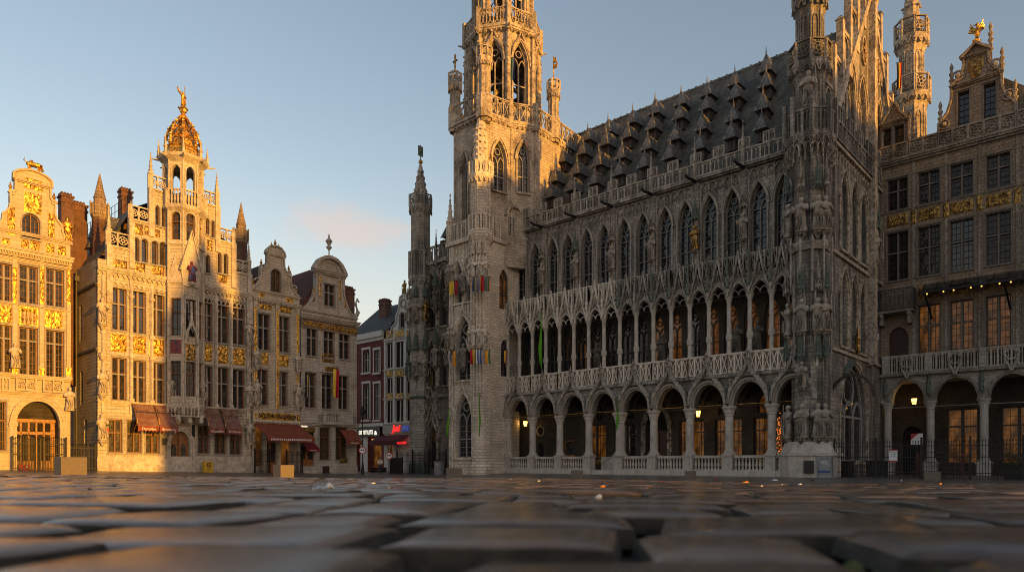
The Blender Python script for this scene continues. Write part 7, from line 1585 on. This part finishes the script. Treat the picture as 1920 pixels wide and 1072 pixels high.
# fairy lights seen through the arcade
g = MB(); x = TH.x(1456, 2.4)
R5 = random.Random(9)
for k in range(70): g.ball(x + R5.uniform(-.35, .35), 2.4 + R5.uniform(-.2, .2), R5.uniform(1.4, 4.3), .035, None, 4)
o = g.build('light_tree', 'fairy'); tag(o, 'tall cluster of orange fairy lights glowing inside the last arch of the arcade', 'fairy lights'); o.location = (TH.o[0], TH.o[1], 0); o.rotation_euler[2] = TH.ang
g = MB(); g.tube([(x, 2.4, .3), (x, 2.4, 4.4)], [.08, .02], 5)
for k in range(12): g.tube([(x, 2.4, 1 + .27 * k), (x + .4 * math.cos(k * 2), 2.4 + .3 * math.sin(k * 2), .9 + .27 * k)], .02, 4)
g.build('stem', 'moss', o)
# waiter standing in the dark doorway
def skin_mesh(name, verts, edges, radii, mat):
    me = bpy.data.meshes.new(name); me.from_pydata(verts, edges, []); o = bpy.data.objects.new(name, me); COL.objects.link(o)
    md = o.modifiers.new('skin', 'SKIN'); 
    for v, rr_ in zip(me.skin_vertices[0].data, radii): v.radius = (rr_, rr_)
    me.skin_vertices[0].data[0].use_root = True; o.modifiers.new('sub', 'SUBSURF').levels = 2
    dg = bpy.context.evaluated_depsgraph_get(); m2 = bpy.data.meshes.new_from_object(o.evaluated_get(dg)); bpy.data.objects.remove(o); m2.materials.clear(); m2.materials.append(M[mat]); m2.polygons.foreach_set('use_smooth', [True] * len(m2.polygons)); m2.name = name; return m2
M['skin'] = plain('skin', (.42, .26, .19), .6, 0, .1, 8, 0)
pv = [(0, 0, .95), (0, 0, 1.12), (0, .01, 1.3), (0, .02, 1.44), (0, .01, 1.54), (0, -.01, 1.64), (0, -.01, 1.72), (-.17, .02, 1.41), (.17, .02, 1.41), (-.23, .0, 1.14), (.23, .0, 1.14), (-.06, -.16, 1.12), (.06, -.18, 1.16), (-.09, 0, .9), (.09, 0, .9), (-.1, -.01, .5), (.1, .01, .5), (-.1, .02, .09), (.1, .03, .09), (-.11, -.12, .04), (.12, -.11, .04)]
pe = [(0, 1), (1, 2), (2, 3), (3, 4), (4, 5), (5, 6), (3, 7), (3, 8), (7, 9), (8, 10), (9, 11), (10, 12), (0, 13), (0, 14), (13, 15), (14, 16), (15, 17), (16, 18), (17, 19), (18, 20)]
pr = [.135, .13, .145, .12, .06, .085, .08, .07, .07, .045, .045, .035, .035, .09, .09, .06, .06, .042, .042, .035, .035]
X = (713 - CX) / F * 69; t = thing('person', 'person in dark trousers and pale shirt standing in the dark shop doorway', 'person', (X, 69, -.32), .2)
ob('body', skin_mesh('body', pv, pe, pr, 'skin'), t)
ob('shirt', skin_mesh('shirt', [pv[k] for k in (1, 2, 3, 7, 8, 9, 10, 11, 12)], [(0, 1), (1, 2), (2, 3), (2, 4), (3, 5), (4, 6), (5, 7), (6, 8)], [.15, .16, .135, .085, .085, .058, .058, .042, .042], 'f_white'), t)
ob('trousers', skin_mesh('trousers', [pv[k] for k in (0, 13, 14, 15, 16, 17, 18)], [(0, 1), (0, 2), (1, 3), (2, 4), (3, 5), (4, 6)], [.15, .105, .105, .075, .075, .06, .06], 'black'), t)
g = MB(); g.lathe([(.088, 0), (.098, .06), (.085, .12), (.03, .155)], 0, .01, 10, 0, 1.63); g.build('hair', 'black', t, True)
g = MB(); g.ball(0, -.1, 1.645, .018, .024, 6); g.build('nose', 'skin', t, True)
# ================================================================== LITTER
LIT = [(605, 915, 'crumpled white and lilac tissue lying on the near cobbles', 'white', 40, 14, 't'), (428, 904, 'small black scrap on the cobbles at the left', 'black', 11, 3, 's'), (405, 912, 'rust coloured leaf on the cobbles left of the black scrap', 'awning', 5, 4, 'l'), (168, 917, 'curled rust leaf on the cobbles at the far left', 'awning', 8, 5, 'l'), (540, 917, 'tan pebble sized scrap left of the crumpled tissue', 'concrete', 7, 3, 's'),
       (700, 906, 'flat white wrapper beyond the crumpled tissue', 'white', 9, 3, 's'), (729, 915, 'round white crumb right of the crumpled tissue', 'white', 6, 4, 's'), (684, 895, 'dark green leaf in front of the side street', 'moss', 5, 4, 'l'), (766, 900, 'small dark brown leaf before the left wing of the hall', 'bench', 7, 3, 'l'), (1123, 932, 'round white paper ball on the nearer cobbles', 'white', 15, 8, 's'), (1130, 912, 'pink scrap behind the white paper ball', 'f_orange', 11, 4, 's'),
       (1398, 905, 'peach coloured wrapper with a white end', 'f_orange', 14, 4, 's'), (1428, 912, 'small white scrap right of the peach wrapper', 'white', 5, 4, 's'), (1466, 909, 'flat white scrap before the last bays of the balustrade', 'white', 5, 3, 's'), (1500, 908, 'torn white paper strip before the corner turret', 'white', 10, 3, 's'), (1453, 898, 'long white strip near the balustrade foot', 'white', 12, 2.5, 's'), (1523, 898, 'flat black scrap near the corner turret', 'black', 8, 2.5, 's'), (1342, 893, 'tiny red wrapper close to the balustrade foot', 'red', 7, 3, 's'),
       (1763, 908, 'pinkish scrap in front of the right concrete block', 'f_orange', 7, 4, 's'), (1820, 910, 'pale tan scrap on the cobbles at the right edge', 'concrete', 9, 3, 's'), (1786, 922, 'small pale crumb on the right cobbles', 'white', 6, 3, 's'), (1240, 903, 'rust leaf before the arcade middle', 'awning', 6, 3, 'l'), (1010, 902, 'pale crumb before the left arcade arches', 'white', 5, 3, 's'), (957, 899, 'white crumb near the foot of the tower', 'white', 4, 2.5, 's'), (240, 900, 'brown leaf before the sunlit wall', 'awning', 5, 3, 'l'), (1690, 897, 'white crumb before the iron fence', 'white', 4, 2.5, 's')]
for k, (px, py, lab, mt, w_, h_, kind) in enumerate(LIT):
    u = (px - CX) / F; yb = lin(YB, u); Y = .12
    while Y < yb * .8 and HZ + (CZ - zg(u * Y, Y)) / Y * F > py: Y *= 1.01
    X = u * Y; z = zg(X, Y); s_ = Y / F; W_, H_ = max(w_ * s_, .006), max(h_ * s_, .003); r_ = random.Random(k); g = MB()
    if kind == 't':
        pts = []; N = 12
        for j in range(N + 1):
            for i in range(N + 1):
                a, b_ = i / N - .5, j / N - .5; q = noise.noise(Vector((a * 5, b_ * 5, 3))); pts.append((a * W_ * 1.1 + q * W_ * .15, b_ * W_ * .7, abs(noise.noise(Vector((a * 6 + 2, b_ * 6, 1)))) * H_ * .7 + (H_ * .8 * max(0, 1 - ((a - .3) ** 2 + b_ * b_) * 25))))
        i0 = g.add(pts); g.faces(i0, [(j * (N + 1) + i, j * (N + 1) + i + 1, (j + 1) * (N + 1) + i + 1, (j + 1) * (N + 1) + i) for j in range(N) for i in range(N)])
    elif kind == 'l':
        pts = [(W_ * .5 * math.cos(a), W_ * .3 * math.sin(a) * (1 + .25 * math.sin(5 * a)), H_ * (.15 + .8 * abs(math.sin(a * .5 + r_.random())))) for a in [2 * PI * j / 12 for j in range(12)]]; i0 = g.add(pts + [(0, 0, H_ * .2), ]); g.faces(i0, [(12, j, (j + 1) % 12) for j in range(12)])
    else:
        g.lathe([(W_ * .35, 0), (W_ * .5, H_ * .35), (W_ * .42, H_ * .7), (W_ * .15, H_)], 0, 0, 8, r_.random(), 0, 1, .18)
        for i in range(len(g.v)): x_, y_, z_ = g.v[i]; g.v[i] = (x_, y_ * .6, z_ * (1 + .3 * math.sin(x_ * 200)))
    o = g.build({'t': 'tissue', 'l': 'fallen_leaf', 's': 'litter_scrap'}[kind], mt, None, kind == 't'); place(tag(o, lab, 'leaf' if kind == 'l' else 'litter', 'litter on the cobbles'), X, Y, z - .002, r_.random() * .8)
# ================================================================== far side of the square (behind the camera): it shades the near facades
def block_house(lab, A, B, h, hg, depth, mat='house', n=3):
    dx, dy = B[0] - A[0], B[1] - A[1]; d = math.hypot(dx, dy); t = thing('guild_house', lab, 'house', (A[0], A[1], 0), math.atan2(dy, dx), 'gabled houses round the square'); w = MB(); ops = []
    for f_ in range(5):
        for k in range(n):
            c = d * (k + .5) / n; ops.append(op(c - .7, c + .7, 1 + f_ * (h - 2) / 5, 1 + f_ * (h - 2) / 5 + (h - 2) / 5 * .65))
    wall(w, 0, d, -1, [(0, h), (d * .12, h), (d * .3, h + (hg - h) * .6), (d * .5, hg), (d * .7, h + (hg - h) * .6), (d * .88, h), (d, h)], ops, 0, .3, .6)
    w.box(0, d, depth, depth + .3, -1, h); w.edge((0, depth), (0, 0)); wall(w, 0, depth, -1, h); w.edge((d, 0), (d, depth)); wall(w, 0, depth, -1, h); w.frame(); w.build('wall', mat, t)
    r = MB(); r.face((0, .6, h), (d / 2, .6, hg - .3), (d / 2, depth, hg - .3), (0, depth, h)); r.face((d, .6, h), (d / 2, .6, hg - .3), (d / 2, depth, hg - .3), (d, depth, h)); r.face((0, depth, h), (d / 2, depth, hg - .3), (d, depth, h)); r.build('roof', 'slate', t)
    g = MB()
    for a, b_, zb, pts in ops: g.face((a, .28, zb), (b_, .28, zb), (b_, .28, pts[0][1]), (a, .28, pts[0][1]))
    g.build('glazing', 'glass_b', t)
SX = 94.
SKY = [(-29.7, -23.5, 19, 26.5), (-23.5, -16, 27.5, 30.5), (-16, -9.5, 30, 32), (-9.5, -3, 30, 32.5), (-3, 2.5, 29.5, 32), (2.5, 8, 28, 30), (8, 16, 28, 32), (-57, -48.3, 21, 25), (-66, -57, 21, 24)]
NUM = ['narrow', 'broad', 'plain', 'tall', 'old', 'stout', 'sober', 'low', 'grey', 'dark']
for k, (a, b_, h, hg) in enumerate(SKY): block_house(NUM[k] + ' stone house on the side of the square behind the camera', TH.w(SX, b_), TH.w(SX, a), h, hg, 10)
# ================================================================== LIGHT, SKY, CAMERA
S_ = (.998, -.06); sw = (S_[0] * TH.e[0] + S_[1] * TH.n[0], S_[0] * TH.e[1] + S_[1] * TH.n[1]); ELEV = math.radians(3.5); az = math.atan2(sw[0], sw[1])
sl = bpy.data.lights.new('sun', 'SUN'); sl.energy = SUN_E; sl.color = SUN_C; sl.angle = math.radians(.5); so_ = bpy.data.objects.new('sun', sl); COL.objects.link(so_)
dirv = Vector((math.sin(az) * math.cos(ELEV), math.cos(az) * math.cos(ELEV), math.sin(ELEV))); so_.rotation_euler = dirv.to_track_quat('Z', 'Y').to_euler(); so_.location = (0, -30, 60)
wd = bpy.data.worlds.new('World'); sc.world = wd; wd.use_nodes = True; nt = wd.node_tree; nt.nodes.clear(); L = nt.links.new
ow = nt.nodes.new('ShaderNodeOutputWorld'); bg = nt.nodes.new('ShaderNodeBackground'); L(bg.outputs[0], ow.inputs[0]); bg.inputs[1].default_value = SKY_E
sk = nt.nodes.new('ShaderNodeTexSky'); sk.sky_type = 'NISHITA'; sk.sun_disc = False; sk.sun_elevation = SKY_ELEV; sk.sun_rotation = az; sk.air_density = AIR; sk.dust_density = DUST; sk.ozone_density = OZ; sk.altitude = 60
gn = nd(nt, 'ShaderNodeTexCoord').outputs['Generated']
cd = Vector((-295 / F, 1, 437 / F)).normalized(); rt = Vector((1, 0, 0)); up = cd.cross(rt).normalized() * -1
def dotn(vec, sc_):
    d = nd(nt, 'ShaderNodeVectorMath', operation='DOT_PRODUCT'); L(gn, d.inputs[0]); d.inputs[1].default_value = vec; q = nd(nt, 'ShaderNodeMath', operation='MULTIPLY', i_1=sc_); L(d.outputs['Value'], q.inputs[0]); return q.outputs[0]
rgt = Vector((cd.y, -cd.x, 0)).normalized(); upv = rgt.cross(cd)
cx_n, cz_n = dotn(rgt, 1 / .098), dotn(upv, 1 / .041)
cv = nd(nt, 'ShaderNodeCombineXYZ'); L(cx_n, cv.inputs[0]); L(cz_n, cv.inputs[1]); fr_ = dotn(cd, 1); ff = nd(nt, 'ShaderNodeMath', operation='SUBTRACT', i_1=.96); L(fr_, ff.inputs[0])
ln = nd(nt, 'ShaderNodeVectorMath', operation='LENGTH'); L(cv.outputs[0], ln.inputs[0])
nzv = nz(nt, gn, 14, 6, (1, 1, 2.2)); am = nd(nt, 'ShaderNodeMath', operation='MULTIPLY_ADD', i_1=1.9); L(nzv, am.inputs[0]); L(ln.outputs['Value'], am.inputs[2])
mask = ramp(nt, am.outputs[0], [(.95, (.55, .55, .55)), (1.0, (.52, .52, .52))]); mr = nd(nt, 'ShaderNodeMapRange', interpolation_type='SMOOTHSTEP'); L(am.outputs[0], mr.inputs[0])
for k, v_ in ((1, 1.1), (2, 2.0), (3, .5), (4, 0)): mr.inputs[k].default_value = v_
gt = nd(nt, 'ShaderNodeMath', operation='GREATER_THAN', i_1=0); L(ff.outputs[0], gt.inputs[0]); mm = nd(nt, 'ShaderNodeMath', operation='MULTIPLY'); L(mr.outputs[0], mm.inputs[0]); L(gt.outputs[0], mm.inputs[1])
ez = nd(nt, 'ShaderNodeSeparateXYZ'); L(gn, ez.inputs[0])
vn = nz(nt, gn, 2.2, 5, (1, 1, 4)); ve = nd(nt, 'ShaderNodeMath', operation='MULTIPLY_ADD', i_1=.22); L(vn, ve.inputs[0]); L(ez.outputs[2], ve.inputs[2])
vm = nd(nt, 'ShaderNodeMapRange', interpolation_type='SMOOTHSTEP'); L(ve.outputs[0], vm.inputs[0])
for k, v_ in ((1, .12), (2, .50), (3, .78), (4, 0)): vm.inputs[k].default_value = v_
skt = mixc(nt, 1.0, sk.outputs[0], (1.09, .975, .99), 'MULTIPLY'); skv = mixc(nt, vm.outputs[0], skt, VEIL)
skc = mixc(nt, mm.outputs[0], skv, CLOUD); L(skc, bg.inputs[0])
cam = bpy.data.cameras.new('camera'); co_ = bpy.data.objects.new('camera', cam); COL.objects.link(co_); sc.camera = co_
co_.location = (0, 0, CZ); co_.rotation_euler = (PI / 2, 0, 0); cam.sensor_width = 36; cam.lens = 36 * F / 1920; cam.shift_y = (HZ - 536) / 1920; cam.clip_start = .01; cam.clip_end = 3000
cam.dof.use_dof = True; cam.dof.focus_distance = 48; cam.dof.aperture_fstop = 9.0
sc.cycles.pixel_filter_type = 'BLACKMAN_HARRIS'; sc.cycles.filter_width = 1.0
vs = sc.view_settings; vs.view_transform = 'Standard'; vs.look = 'None'; vs.gamma = 1; vs.exposure = EXPO; vs.use_curve_mapping = False
